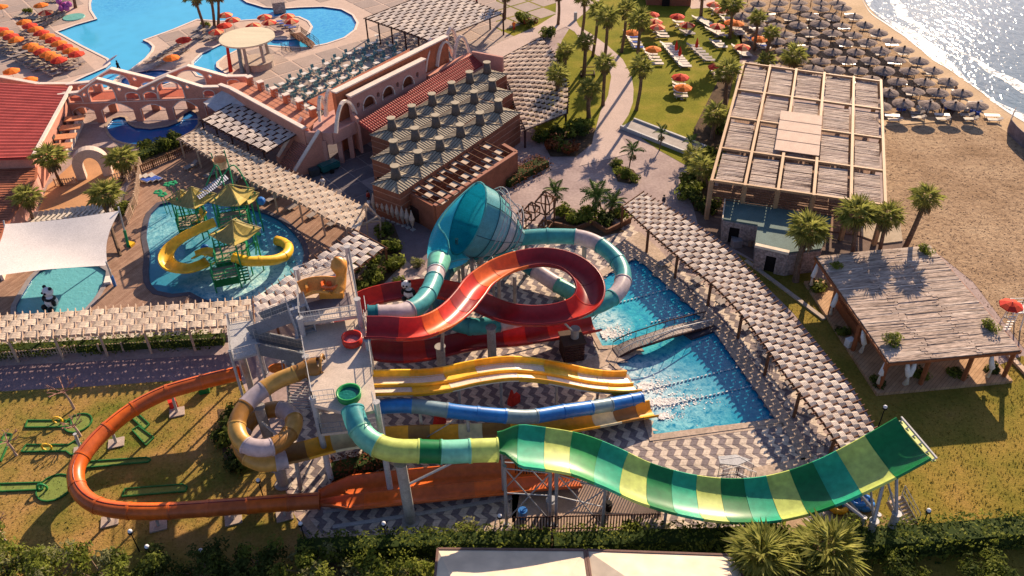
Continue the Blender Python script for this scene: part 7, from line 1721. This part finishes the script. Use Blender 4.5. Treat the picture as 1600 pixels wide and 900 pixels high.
mb = MB(); c = ZL_(800, 190); mb.cyl((c.x, c.y, .03), (c.x, c.y, .16), 2.0, 1.9, 18); tag(mb.build('paddling_base', M('sea_green_base', (.15, .40, .36), .5)), 'round sea-green base beside the magenta inflatable', 'base')
sf = thing('surfer_sculpture', 'dark figure sculpture carrying a pale surfboard at the pool corner', 'sculpture', G(187, 112)); mb = MB(); mb.smooth = True
mb.tube([(-.2, 0, 0), (-.15, 0, .8), (0, 0, 1.0)], [.1, .13, .16], 8); mb.tube([(.25, 0, 0), (.15, 0, .8), (0, 0, 1.0)], [.1, .13, .16], 8); mb.tube([(0, 0, .95), (0, 0, 1.35), (0, 0, 1.6)], [.2, .25, .12], 8); mb.sphere((0, 0, 1.78), .15, 8, 6); mb.build('figure', BLACK, sf, local=True)
mb = MB(); mb.sphere((.1, 0, 2.3), 1.5, 12, 6, (1, .28, .06)); o = mb.build('surfboard', M('pale_board', (.55, .48, .52), .4), sf, local=True); o.rotation_euler = (0, -.45, .5)
# wrought iron island bridge and stone bridge
ib = thing('iron_footbridge', 'small arched footbridge with wrought iron rails over the pool channel', 'bridge', G(478, 68)); bp_ = spline([G(462, 52), G(472, 60, 1.0), G(482, 66, .7), G(490, 73)], .5)
mb = MB()
for a, b_ in zip(bp_, bp_[1:]): mb.beam(a, b_, 1.8, .12)
mb.build('walkway', WOODT, ib)
for s_ in (-1, 1): railing(ib, [p + Vector((s_ * .9, s_ * .5, 0)) for p in bp_[::2]], 1.0, mat=WOODD, gap=.3)
mb = MB(); c = G(437, 18); mb.box((c.x, c.y, 1.0), (2.2, 2.2, 2.0), .3); tag(mb.build('rock_feature', STONE), 'brown rock feature with posts at the top of the pool island', 'rock')
railing(None, gps([(440, 76), (455, 82), (470, 80)]), 1.0, mat=WOODD); o = bpy.data.objects['railing.%03d' % (len([q for q in bpy.data.objects if q.name.startswith('railing')]) - 1)] if 'railing' in bpy.data.objects else None
if o and o.parent is None: o.name = 'iron_screen'; tag(o, 'curved wrought iron screen below the island footbridge', 'railing')

# --- cafe tables with teal chairs ---
ct = thing('cafe_table', 'x', 'table'); mb = MB(); mb.box((0, 0, .74), (.85, .85, .05), .0); mb.build('table_top', M('white_table', (.66, .62, .58), .5), ct); mb = MB(); mb.cyl((0, 0, 0), (0, 0, .72), .05, .05, 6); mb.box((0, 0, .03), (.5, .5, .05)); mb.build('pedestal', STEEL, ct)
ch = thing('cafe_chair', 'x', 'chair'); mb = MB(); mb.box((0, 0, .45), (.48, .48, .06)); mb.build('seat', TEALCH, ch); mb = MB(); mb.hexa([(-.24, .20, .48), (.24, .20, .48), (.24, .26, .48), (-.24, .26, .48), (-.24, .28, .98), (.24, .28, .98), (.24, .34, .98), (-.24, .34, .98)]); mb.build('backrest', TEALCH, ch); mb = MB()
for x in (-.2, .2):
    for y in (-.2, .2): mb.box((x, y, .21), (.05, .05, .42))
mb.build('leg_frame', TEALCH, ch)
tk = 0; SIDE = ['near', 'right', 'far', 'left']
for j in range(5):
    for i in range(13):
        x = 424 + i * 17.5 + j * 12.5; y = 146 - i * 8.0 + j * 11.5
        if x > 600 + j * 12 or (i > 9 and j < 1): continue
        p = G(x, y)
        place(ct, (p.x, p.y, .04), .67, 'cafe table, %s along in the %s row from the pool' % (ORD[i], ORD[j]), 'cafe tables on the terrace')
        for k in range(4):
            if (i * 5 + j * 3 + k) % 7 == 0: continue
            if tk > 232: continue
            a = .67 + k * 1.5708 - 1.5708; tk += 1
            place(ch, (p.x + math.cos(a) * .78, p.y + math.sin(a) * .78, .04), a - 1.5708, 'teal chair, %s side of the %s table, %s row from the pool' % (SIDE[k], ORD[i], ORD[j]), 'teal chairs on the terrace', 1.1)
for i in range(9):
    p = G(590 + (i % 5) * 30, 62 + (i // 5) * 10 - (i % 5) * 2); place(ct, (p.x, p.y, .04), .3, 'shaded table, %s under the broad woven pergola' % ORD[i], 'cafe tables on the terrace')

# --- loungers on the decks near the play pools ---
for k in range(19): place(LW, G(-2 + k * 21.5, 545 - k * 1.7), 1.75, '%s lounger from the left under the long pale pergola' % ORD[k], 'loungers under the long pale pergola', 1.15)
for k in range(17): place(LW, G(44 + k * 8.2, 346 - k * 1.0), 1.3, '%s white lounger from the left behind the shade sail' % ORD[k], 'loungers behind the shade sail', 1.1)
for k in range(3): place(LT, G(226 + k * 9, 284 - k * 1.5), 2.6, '%s towelled lounger beside the flower fountains' % ORD[k], 'blue towelled loungers', 1.1)
for k in range(8): place(LG, G(300 + k * 32, 262 + k * 12.5), .9, '%s lounger in shade under the diagonal pergola' % ORD[k], 'loungers under the diagonal pergola', 1.1)
for k in range(0, 16, 2):
    px, py = [(1030, 412), (1060, 425), (1082, 440), (1100, 452), (1122, 472), (1142, 492), (1160, 512), (1178, 532), (1196, 556), (1212, 575), (1228, 600), (1245, 625), (1258, 640), (1270, 662), (1290, 690), (1012, 395)][k]
    place(LG, G(px + 10, py), .6, '%s grey lounger along the pool side of the curved pergola' % ORD[k], 'loungers under the curved pergola', 1.1)

# --- minigolf lanes ---
MG = M('minigolf_felt', (.19, .24, .06), .9, .1, 2); MGE = M('minigolf_green_edge', (.035, .17, .05), .6, .1, 2)
def lane(pts, label, circ_=None, obst=None):
    P_ = [Vector((p.x, p.y, 0)) for p in gps(pts)]; t = thing('minigolf_lane', label, 'minigolf lane', P_[0], 0, 'minigolf lanes on the lawn'); mb = MB(); mb.poly(XY(P_), .03, .07); mb.build('felt', MG, t); mb = MB()
    for a, b_ in zip(P_, P_[1:] + P_[:1]): mb.beam(a + Vector((0, 0, .10)), b_ + Vector((0, 0, .10)), .09, .16)
    mb.build('kerb', MGE, t)
    if circ_:
        c = G(*circ_[:2]); pts2 = [Vector((c.x + circ_[2] * math.cos(a), c.y + circ_[2] * math.sin(a), 0)) for a in [i * .3927 for i in range(16)]]; mb = MB(); mb.poly(XY(pts2), .035, .075); mb.build('felt', MG, t); mb = MB()
        for a, b_ in zip(pts2, pts2[1:] + pts2[:1]): mb.beam(a + Vector((0, 0, .10)), b_ + Vector((0, 0, .10)), .09, .16)
        mb.build('kerb', MGE, t)
    if obst:
        c = G(*obst[:2]); mb = MB(); mb.tube([c + Vector((.4 * math.cos(a), 0, .35 + .4 * math.sin(a))) for a in [i * .52 for i in range(13)]], .1, 6); mb.build('obstacle_hoop', obst[2], t)
lane([(40, 669), (44, 658), (112, 658), (112, 668)], 'keyhole minigolf lane with a yellow disc below the bare tree', (123, 662, 1.15), (92, 661, YEL))
lane([(34, 707), (42, 696), (108, 696), (118, 690), (128, 694), (128, 706), (112, 712), (104, 706)], 'minigolf lane with yellow hoop inside the orange slide curve', None, (75, 703, YEL))
lane([(0, 769), (0, 757), (66, 755), (68, 766)], 'minigolf lane with round green end at the left edge', (86, 763, 1.4), (68, 766, GRN2))
lane([(-8, 718), (8, 678), (20, 680), (2, 722)], 'tilted green minigolf lane cut by the left edge')
lane([(133, 732), (142, 722), (230, 716), (236, 719), (232, 723)], 'long straight minigolf lane inside the slide loop')
lane([(191, 777), (196, 765), (286, 758), (293, 762), (290, 769)], 'straight minigolf lane at the bottom of the slide loop')
lane([(198, 646), (208, 640), (234, 664), (226, 672)], 'short slanting minigolf lane under the orange slide, upper half'); lane([(207, 673), (217, 667), (241, 685), (229, 697)], 'short slanting minigolf lane under the orange slide, lower half')
mb = MB(); c = G(320, 612); mb.box(c + Vector((0, 0, .5)), (.9, .7, 1.0), .3); tag(mb.build('green_cabinet', GRN1), 'small green cabinet beneath the start of the orange slide', 'cabinet')
mb = MB(); c = G(272, 636); mb.box(c + Vector((0, 0, .45)), (.7, .6, .9), .5); tag(mb.build('red_bin', URED), 'red bin beside the orange slide post', 'bin')
# --- lamps ---
lm = thing('globe_lamp', 'x', 'lamp'); mb = MB(); mb.cyl((0, 0, 0), (0, 0, 2.4), .05, .04, 6); mb.build('lamp_post', BLACK, lm); mb = MB(); mb.smooth = True; mb.sphere((0, 0, 2.52), .17, 10, 8); mb.build('lamp_globe', M('white_globe', (.75, .75, .8), .3), lm); mb = MB(); mb.smooth = True; mb.cyl((0, 0, 2.3), (0, 0, 2.42), .2, .2, 8); mb.build('lamp_collar', BLACK, lm)
for px, py, lb_ in ((218, 862, 'globe lamp on the minigolf lawn below the slide'), (244, 886, 'globe lamp among the bottom trees'), (605, 850, 'globe lamp at the zigzag yard edge'), (782, 838, 'globe lamp by the fenced pump yard corner'), (478, 850, 'globe lamp at the corner of the zigzag yard'), (326, 892, 'globe lamp in the dark trees'), (413, 782, 'globe lamp in the tower shade'), (1372, 668, 'globe lamp right of the curved pergola'), (1437, 830, 'low globe light near the wooden steps')): place(lm, G(px, py), 0, lb_, 'white globe lamps')
mb = MB(); c = G(899, 32); mb.cyl(c, c + Vector((0, 0, 1.5)), .3, .3, 10); tag(mb.build('path_bollard', STEELP), 'pale cylindrical bollard at the fork of the path', 'bollard')
# --- fences ---
def picket(pts, label, h=1.0, mat=BEIGEW):
    P_ = gps(pts); t = thing('picket_fence', label, 'fence', P_[0], 0, 'timber picket fences'); mb = MB()
    for a, b_ in zip(P_, P_[1:]):
        for z in (.25, h * .85): mb.beam(a + Vector((0, 0, z)), b_ + Vector((0, 0, z)), .05, .09)
    mb.build('rail', mat, t); L_ = 0
    for a, b_ in zip(P_, P_[1:]):
        n = max(1, int((b_ - a).length / .28))
        for i in range(n): p = a.lerp(b_, i / n); L_ += 1; mb = MB(); mb.box((p.x, p.y, h / 2), (.10 if i % 8 else .18, .06 if i % 8 else .18, h + (.0 if i % 8 else .15))); mb.build('picket', mat, t) if L_ < 290 else None
picket([(-10, 562), (120, 551), (352, 538)], 'pale picket fence between the loungers and the hedge', .9)
picket([(88, 290), (122, 288)], 'short picket fence left of the horseshoe gateway'); picket([(178, 282), (216, 272)], 'short picket fence right of the horseshoe gateway'); picket([(216, 272), (310, 232)], 'brown fence along the planting behind the play pool', 1.1, WOODT)
picket([(200, 285), (222, 262), (214, 320), (200, 352)], 'tall pale fence panels beside the deck path', 1.5)
pf = thing('pump_yard_fence', 'tall dark slatted fence round the pump yard under the green slide', 'fence', G(800, 830))
for a, b_ in (((806, 745), (1010, 752)), ((1010, 752), (1035, 800)), ((804, 832), (1030, 826))):
    A, B = G(*a), G(*b_); n = int((B - A).length / .22)
    mb = MB(); mb.beam(A + Vector((0, 0, 1.8)), B + Vector((0, 0, 1.8)), .06, .08); mb.beam(A + Vector((0, 0, .3)), B + Vector((0, 0, .3)), .06, .08); mb.build('rail', WOODD, pf)
    for i in range(n): p = A.lerp(B, i / n); mb = MB(); mb.box((p.x, p.y, .95), (.09, .05, 1.9)); mb.build('fence_slat', WOODD, pf)
sheet('pump_yard_paving', XY(gps([(800, 750), (1005, 755), (1035, 800), (1035, 828), (800, 835)])), .05, M('yard_paving', (.40, .29, .23), .85, .12, .6))
for i, (px, py, s) in enumerate(((817, 808, .8), (950, 796, .7), (862, 795, 1.0))):
    mb = MB(); c = G(px, py); mb.cyl(c, c + Vector((0, 0, 1.1 * s)), .42 * s, .46 * s, 12); mb.cyl(c + Vector((0, 0, 1.1 * s)), c + Vector((0, 0, 1.2 * s)), .3 * s, .25 * s, 10); tag(mb.build('pump_tank', [BLUEP, BLACK, STEEL][i]), ['blue plastic tank in the pump yard', 'black pump by the yard fence', 'grey pump housing in the middle of the pump yard'][i], 'tank')
mb = MB(); c = G(1018, 835); mb.sphere((c.x, c.y, .7), 1.0, 9, 6, (1.2, .8, .8)); tag(mb.build('boulder', STONE), 'grey rubble boulder at the pump yard corner', 'boulder')
gf = thing('garden_swing_frame', 'small dark timber bench frame on the lush grass by the path', 'bench', G(918, 118)); c = G(918, 118)
for dx, dy, z, lx, ly in ((0, -.7, .45, 2.2, .1), (0, .7, .45, 2.2, .1), (0, .9, 1.0, 2.2, .1)): mb = MB(); mb.box((c.x + dx, c.y + dy, z), (lx, ly, .12)); mb.build('bench_rail', WOODD, gf)
for dx in (-1.05, 1.05): mb = MB(); mb.box((c.x + dx, c.y, .25), (.12, 1.6, .5)); mb.build('bench_end', WOODD, gf)
# --- timber cube frames ---
cf = thing('timber_cube_sculpture', 'sculpture of dark timber cube frames standing by the planted bed', 'sculpture', G(830, 355))
def wcube(c, s, hh):
    mb = MB(); ring_ = [c + Vector((math.cos(a), math.sin(a), 0)) * s for a in [.35 + k * 1.5708 for k in range(4)]]; lo = [p - Vector((0, 0, hh)) for p in ring_]; up_ = c + Vector((0, 0, hh * .9)); dn_ = c - Vector((0, 0, hh * 1.7))
    for k in range(4): mb.beam(ring_[k], up_, .13, .13); mb.beam(ring_[k], ring_[(k + 1) % 4], .12, .12); mb.beam(ring_[k], lo[k], .13, .13); mb.beam(lo[k], dn_, .12, .12)
    mb.build('cube_frame', WOODT, cf)
for px, py, z, s, hh in ((852, 312, 3.0, 1.25, 1.25), (816, 338, 1.8, 1.15, 1.1), (831, 326, 2.2, 1.0, 1.0), (852, 350, .9, .9, .6)): wcube(G(px, py, z), s, hh)
for px, py, h in ((817, 356, 3.0), (852, 352, 4.2), (866, 350, 3.6)): p = G(px, py); mb = MB(); mb.box((p.x, p.y, h / 2), (.2, .2, h)); mb.build('post', WOODT, cf)
t3 = thing('timber_a_frame', 'pale open timber A-frame where two pergolas meet', 'frame', G(575, 372))
for a, b_ in (((556, 372, 0), (558, 345, 1.5)), ((595, 372, 0), (594, 340, 2.4)), ((575, 372, 0), (571, 320, 4.6)), ((558, 345, 1.8), (571, 318, 4.4)), ((594, 342, 2.4), (571, 318, 4.4)), ((556, 350, 1.8), (594, 345, 2.2)), ((566, 352, 2.5), (590, 338, 3.0))): mb = MB(); mb.beam(G(*a), G(*b_), .16, .16); mb.build('frame_beam', BEIGEW, t3)
# --- pool bridge, ropes, kiosk ---
pb_ = thing('pool_bridge', 'arched timber footbridge with curved dark handrails across the splash pool', 'bridge', G(965, 548)); bpn = spline([G(962, 551, .1), G(985, 539, .6), G(1015, 529, 1.0), G(1045, 519, 1.0), G(1075, 511, .6), G(1108, 503, .15)], .35)
fr_ = frames(bpn)
for i in range(len(bpn) - 1):
    mb = MB(); mb.beam(bpn[i], bpn[i].lerp(bpn[i + 1], .9), 1.25, .1); mb.build('deck_plank', M('weathered_plank', (.32, .275, .25), .8, .2, 2), pb_)
for s_ in (-1, 1):
    mb = MB(); mb.tube([p + sdv * s_ * .66 + Vector((0, 0, -.1)) for p, t, sdv, u in fr_], .12, 6); mb.build('side_beam', WOODD, pb_); mb = MB(); mb.tube([p + sdv * s_ * .66 + Vector((0, 0, .85)) for p, t, sdv, u in fr_], .06, 6)
    for i in range(0, len(fr_), 3): p, t, sdv, u = fr_[i]; q = p + sdv * s_ * .66; mb.cyl(q, q + Vector((0, 0, .85)), .03, .03, 5)
    mb.build('handrail', STEELP if s_ > 0 else WOODD, pb_)
mb = MB(); mb.poly(XY(gps([(1066, 520), (1110, 505), (1124, 515), (1080, 530)])), -.4, .12); struct(mb.build('bridge_landing', M('dark_step_tile', (.07, .06, .075), .6)))
ROPEM = [M('lane_bead_white', (.78, .78, .78), .5), M('lane_bead_pale', (.35, .42, .52), .5)]
for i, (a, b_) in enumerate((((1000, 612), (1160, 572)), ((1015, 639), (1183, 601)), ((928, 484), (1050, 450)), ((1016, 504), (1084, 489)))):
    A, B = G(*a, -.08), G(*b_, -.08); mb = MB(); n = int((B - A).length / .4)
    for k in range(n): mb.k = k % 2; mb.box(A.lerp(B, (k + .5) / n), (.22, .09, .1), math.atan2((B - A).y, (B - A).x))
    tag(mb.build('lane_rope', ROPEM), ['beaded lane rope between the yellow and blue slide exits', 'beaded lane rope between the blue and tan slide exits', 'beaded lane rope across the upper pool lobe', 'beaded rope alongside the pool bridge'][i], 'rope')
ks = thing('lifeguard_hut', 'dark timber lattice hut beside the red slide column', 'hut', G(893, 560)); c = G(893, 556)
for k in range(4):
    for z in range(7): a = k * 1.5708 + .2; mb = MB(); mb.box((c.x + math.cos(a) * .95, c.y + math.sin(a) * .95, .2 + z * .3), (.08, 1.9, .2), a); mb.build('hut_board', WOODD, ks)
mb = MB(); mb.box((c.x, c.y, 2.3), (2.2, 2.2, .12), .2); mb.build('hut_roof', M('dark_hut_roof', (.09, .055, .04), .6), ks)
# --- service stair on the zigzag, steps and rafts near the green slide end ---
ss = thing('service_stair', 'steel service stair and railed gate standing on the zigzag paving behind the green slide', 'stair', G(1150, 760))
railing(ss, gps([(1122, 742), (1150, 738), (1172, 750)]), 1.9, mat=STEEL, gap=.25); railing(ss, gps([(1126, 758), (1150, 752), (1176, 762)]), 1.9, mat=STEEL, gap=.25); mb = MB(); mb.poly(XY(gps([(1122, 713), (1150, 710), (1173, 718), (1152, 727), (1125, 724)], 1.9)), 1.8, 1.9); mb.build('landing', STEELP, ss)
wsx = thing('wooden_steps', 'wooden garden steps with board sides down from the green slide end', 'steps', G(1412, 820))
stairs(wsx, G(1422, 822, .1), G(1398, 778, 1.2), 1.4, 8, mat=BEIGEW)
rk = [((1310, 790, .4), YELO, 'orange swim ring leaning under the green slide end'), ((1330, 785, .5), BLUEP, 'blue swim ring stacked nearest the orange one'), ((1340, 780, .7), BLUEP, 'upper blue swim ring under the slide end'), ((1350, 786, .4), BLUEP, 'rightmost blue swim ring by the steel legs')]
for (px, py, z), mt, lb_ in rk: c = G(px, py, z); mb = MB(); mb.smooth = True; mb.tube([c + Vector((.62 * math.cos(a), .5 * math.sin(a), .15 * math.sin(a))) for a in [i * .4488 for i in range(15)]], .24, 8); tag(mb.build('swim_ring', mt), lb_, 'swim ring', 'swim rings at the slide end')
sheet('ring_store_paving', XY(gps([(1175, 815), (1255, 800), (1262, 838), (1200, 845)])), .05, M('worn_tan_paving', (.42, .29, .19), .85, .15, 1)); sheet('ring_store_edge', XY(gps([(1300, 790), (1350, 780), (1412, 832), (1395, 850), (1310, 850)])), .045, M('planted_tan_soil', (.26, .18, .08), .9, .3, 1.5))
for px, py, z, lb_ in ((800, 630, .9, 'red canvas item left on the zigzag under the blue slide'), (684, 662, .9, 'red shape standing below the blue tube')): mb = MB(); c = G(px, py, 0); mb.cyl((c.x, c.y, 0), (c.x, c.y, 1.6), .5, .1, 6); mb.box((c.x + .3, c.y, .5), (.8, .5, .9), .7); tag(mb.build('red_cover', URED), lb_, 'cover')
mb = MB(); c = G(434, 575, 3.9); mb.sphere(c, .9, 12, 5, (1, .7, .25)); tag(mb.build('orange_raft', UORANGE), 'round orange raft lying on the low tower landing', 'raft')
# --- lifeguard chair on the beach ---
lg = thing('lifeguard_tower', 'white lifeguard tower with a red umbrella on the sand', 'lifeguard tower', G(1578, 510)); c = G(1578, 510)
for dx in (-.7, .7):
    for dy in (-.6, .6): mb = MB(); mb.beam((c.x + dx, c.y + dy, 0), (c.x + dx * .75, c.y + dy * .75, 2.2), .1, .1); mb.build('leg', WHITE, lg)
mb = MB(); mb.box((c.x, c.y, 2.2), (1.5, 1.3, .1)); mb.build('platform', WHITE, lg); railing(lg, [Vector((c.x + a, c.y + b_, 2.25)) for a, b_ in ((-.7, -.6), (.7, -.6), (.7, .6), (-.7, .6), (-.7, -.6))], .8, mat=WHITE, gap=.3)
for k in range(6): mb = MB(); mb.box((c.x - .75, c.y - .75 - k * .0, .3 + k * .32), (.7, .12, .06)); mb.build('ladder_rung', WHITE, lg)
um(UR, G(1583, 470, 4.4) * 1 + Vector((0, 0, 0)), 'red umbrella shading the lifeguard tower', 'umbrellas on the sand', .8).location.z = 2.4
# --- courtyard clutter ---
mb = MB(); c = G(515, 266)
cc_ = thing('green_cart', 'dark teal service cart parked in the courtyard shade', 'cart', c); mb.box(c + Vector((0, 0, .7)), (2.6, 1.4, .7), .75); mb.box(c + Vector((0, 0, 1.1)), (2.3, 1.1, .15), .75); mb.build('cart_body', M('deep_teal_paint', (.02, .12, .12), .35, spec=.5), cc_)
for dx, dy in ((-.9, -.7), (.9, .4), (-.4, .9), (.5, -1.0)): mb = MB(); mb.cyl(c + Vector((dx, dy, .3)), c + Vector((dx, dy + .2, .3)), .3, .3, 10); mb.build('wheel', BLACK, cc_)
for i in range(7): c = G(466 + i * 5, 256 - i * 1.3); mb = MB(); mb.smooth = True; mb.sphere((c.x, c.y, .6), .42, 8, 6, (1, 1, 1.3)); tag(mb.build('linen_sack', M('grey_linen', (.42, .40, .42), .8)), 'grey sack, %s from the stair in the row against the pink wall' % ORD[i], 'sack', 'grey sacks by the stair')
for i, (px, py) in enumerate(((480, 268), (492, 274))): c = G(px, py); mb = MB(); mb.box(c + Vector((0, 0, .5)), (1.2, .9, 1.0), .6); tag(mb.build('storage_crate', M('dark_crate', (.05, .06, .07), .6)), ['dark storage crate below the grey sacks', 'dark storage crate next to the green cart'][i], 'crate')
# --- people ---
def person(px, py, z, label, shirt, legs, hair=(.05, .03, .02), pose=0, rz=0.):
    b = G(px, py, z); t = thing('person', label, 'person', b, rz); SK = M('warm_skin', (.45, .27, .19), .6); mb = MB(); 
    v = {'pel': (0, 0, .95), 'ch': (0, 0, 1.3), 'nk': (0, 0, 1.5), 'hd': (0, .0, 1.66), 'ls': (-.2, 0, 1.42), 'rs': (.2, 0, 1.42), 'le': (-.29, .03, 1.15), 're': (.29, .03, 1.15), 'lh': (-.30, -.12, .92), 'rh': (.30, -.12, .92), 'lk': (-.11, -.08, .5), 'rk': (.11, .05, .5), 'lf': (-.12, -.02, .05), 'rf': (.12, .18, .06), 'lt': (-.12, -.2, .03), 'rt': (.12, .0, .03)}
    es = [('pel', 'ch'), ('ch', 'nk'), ('nk', 'hd'), ('ch', 'ls'), ('ls', 'le'), ('le', 'lh'), ('ch', 'rs'), ('rs', 're'), ('re', 'rh'), ('pel', 'lk'), ('lk', 'lf'), ('lf', 'lt'), ('pel', 'rk'), ('rk', 'rf'), ('rf', 'rt')]
    rad = dict(pel=.15, ch=.16, nk=.06, hd=.11, ls=.075, rs=.075, le=.05, re=.05, lh=.035, rh=.035, lk=.075, rk=.075, lf=.045, rf=.045, lt=.04, rt=.04)
    ks_ = list(v); me = bpy.data.meshes.new('body'); me.from_pydata([v[k] for k in ks_], [(ks_.index(a), ks_.index(c)) for a, c in es], []); o = bpy.data.objects.new('body', me); col.objects.link(o); o.parent = t
    o.modifiers.new('s', 'SKIN'); sk = me.skin_vertices[0].data if me.skin_vertices else None
    if sk is None: bpy.context.view_layer.objects.active = o; sk = o.data.skin_vertices[0].data
    for k, vv in zip(ks_, sk): vv.radius = (rad[k], rad[k])
    sk[0].use_root = True; s2 = o.modifiers.new('ss', 'SUBSURF'); s2.levels = 1; s2.render_levels = 1; me.materials.append(SK)
    mb.smooth = True; mb.tube([(0, 0, .9), (0, 0, 1.1), (0, 0, 1.3), (0, 0, 1.46), (0, 0, 1.52)], [.2, .19, .22, .2, .09], 10)
    for s_ in (-1, 1): mb.tube([(s_ * .16, 0, 1.43), (s_ * .24, .01, 1.3), (s_ * .29, .02, 1.12)], [.1, .09, .08], 8)
    mb.build('shirt', shirt, t, local=True); mb = MB(); mb.smooth = True
    for s_, ky in ((-1, -.08), (1, .05)): mb.tube([(s_ * .08, 0, 1.0), (s_ * .11, ky, .5), (s_ * .12, -.02 if s_ < 0 else .16, .15)], [.14, .1, .08], 8)
    mb.build('trousers', legs, t, local=True); mb = MB(); mb.smooth = True; mb.sphere((0, .03, 1.75), .125, 10, 6, (1, 1.05, .8)); mb.build('hair', M('dark_hair', hair, .7), t, local=True); mb = MB(); mb.cyl((0, -.1, 1.66), (0, -.135, 1.64), .02, .015, 5)
    mb.build('nose', SK, t, local=True)
    return t
WS = M('white_shirt', (.75, .74, .76), .8); DKT = M('dark_cloth', (.05, .05, .07), .8); RDS = M('red_cloth', (.45, .05, .03), .8)
person(506, 296, 0, 'person in white shirt and trousers walking in the courtyard', WS, WS, rz=.4)
person(577, 318, 0, 'person in red standing by the corner of the wind tower building', RDS, DKT, rz=1.2); person(578, 330, 0, 'person in pale clothes below the one in red', WS, WS, rz=2.)
person(1194, 312 + 0, .1, 'person in white beside the curved pergola head', WS, DKT) if False else None
person(1036, 325, 0, 'person in dark shirt carrying a white cloth by the curved pergola', DKT, WS, rz=.8)
person(803, 48, 0, 'person in orange beside the shrubs on the broad path', UORANGE, RDS, rz=.2)
for px, py, lb_, s_ in ((1470, 170, 'person in white beneath the last parasol row', WS), (1487, 178, 'person in blue at the seaward end of the last parasol row', BLUET), (1382, 125, 'person in pale top behind the restaurant roof corner', WS), (1490, 150, 'person with bare shoulders near the seaward parasols', M('tan_cloth', (.5, .3, .2), .8)), (1377, 122, 'person in red by the restaurant roof corner', RDS), (745, 8, 'person in red at the far pergola', RDS)): person(px, py, 0, lb_, s_, DKT, rz=px * .1)
# shutters to finish: stray timber on the mauve lane and wall graffiti-free beds
mb = MB(); mb.poly(XY(gps([(862, 343), (925, 340), (960, 352), (975, 362), (930, 372), (880, 368), (855, 360)])), .02, .12); struct(mb.build('planting_bed_soil', SOIL))
mb = MB(); q = gps([(855, 352), (900, 362), (925, 352), (948, 366), (985, 348)])
for a, b_ in zip(q, q[1:]): mb.beam(a + Vector((0, 0, .35)), b_ + Vector((0, 0, .35)), .22, .7)
tag(mb.build('timber_planter_wall', WOODT), 'zigzag brown timber planter wall below the planted bed', 'planter wall')
for nm, pts in (('island_bed', [(957, 262), (968, 258), (990, 266), (998, 278), (985, 288), (965, 284)]), ('plaza_bed', [(845, 215), (880, 200), (930, 200), (925, 225), (900, 245), (860, 245)]), ('shade_bed', [(1070, 285), (1085, 200), (1125, 120), (1150, 100), (1130, 200), (1110, 330), (1085, 330)]), ('slope_bed', [(555, 440), (590, 400), (590, 355), (615, 350), (628, 385), (622, 420), (575, 470), (555, 478)]), ('tower_bed', [(340, 640), (370, 640), (380, 700), (385, 735), (350, 720)]), ('palm_bed', [(170, 330), (200, 270), (300, 232), (290, 222), (215, 245), (190, 275), (160, 330)])):
    sheet('planted_' + nm, XY(gps(pts)), .06, SOIL)

# white water where the slides end
mb = MB(); r = random.Random(21)
for (px, py), sx, sy, n in (((998, 604), 1.7, .9, 420), ((1014, 628), 2.8, .8, 620), ((1030, 650), 1.2, .6, 160), ((940, 520), 1.5, 1.0, 380), ((905, 470), 1.4, .8, 200)):
    c = G(px, py)
    for _ in range(n):
        u = abs(r.gauss(0, 1)); x = c.x + u * sx; y = c.y + r.gauss(0, .45) * sy * (.5 + u * .6) + .15 * u
        if not pip(x, y, HOLES[0]): continue
        s_ = r.uniform(.03, .13) / (.6 + u * .5); a = r.uniform(0, 3.1); z = -.145 + r.uniform(0, .12) / (1 + u * 2); ca, sa2 = math.cos(a) * s_, math.sin(a) * s_
        mb.add([(x - ca, y - sa2, z), (x + sa2, y - ca, z), (x + ca, y + sa2, z + .03), (x - sa2, y + ca, z + .02)], [(0, 1, 2, 3)])
o = mb.build('splash_foam', FOAMS); o['kind'] = 'stuff'
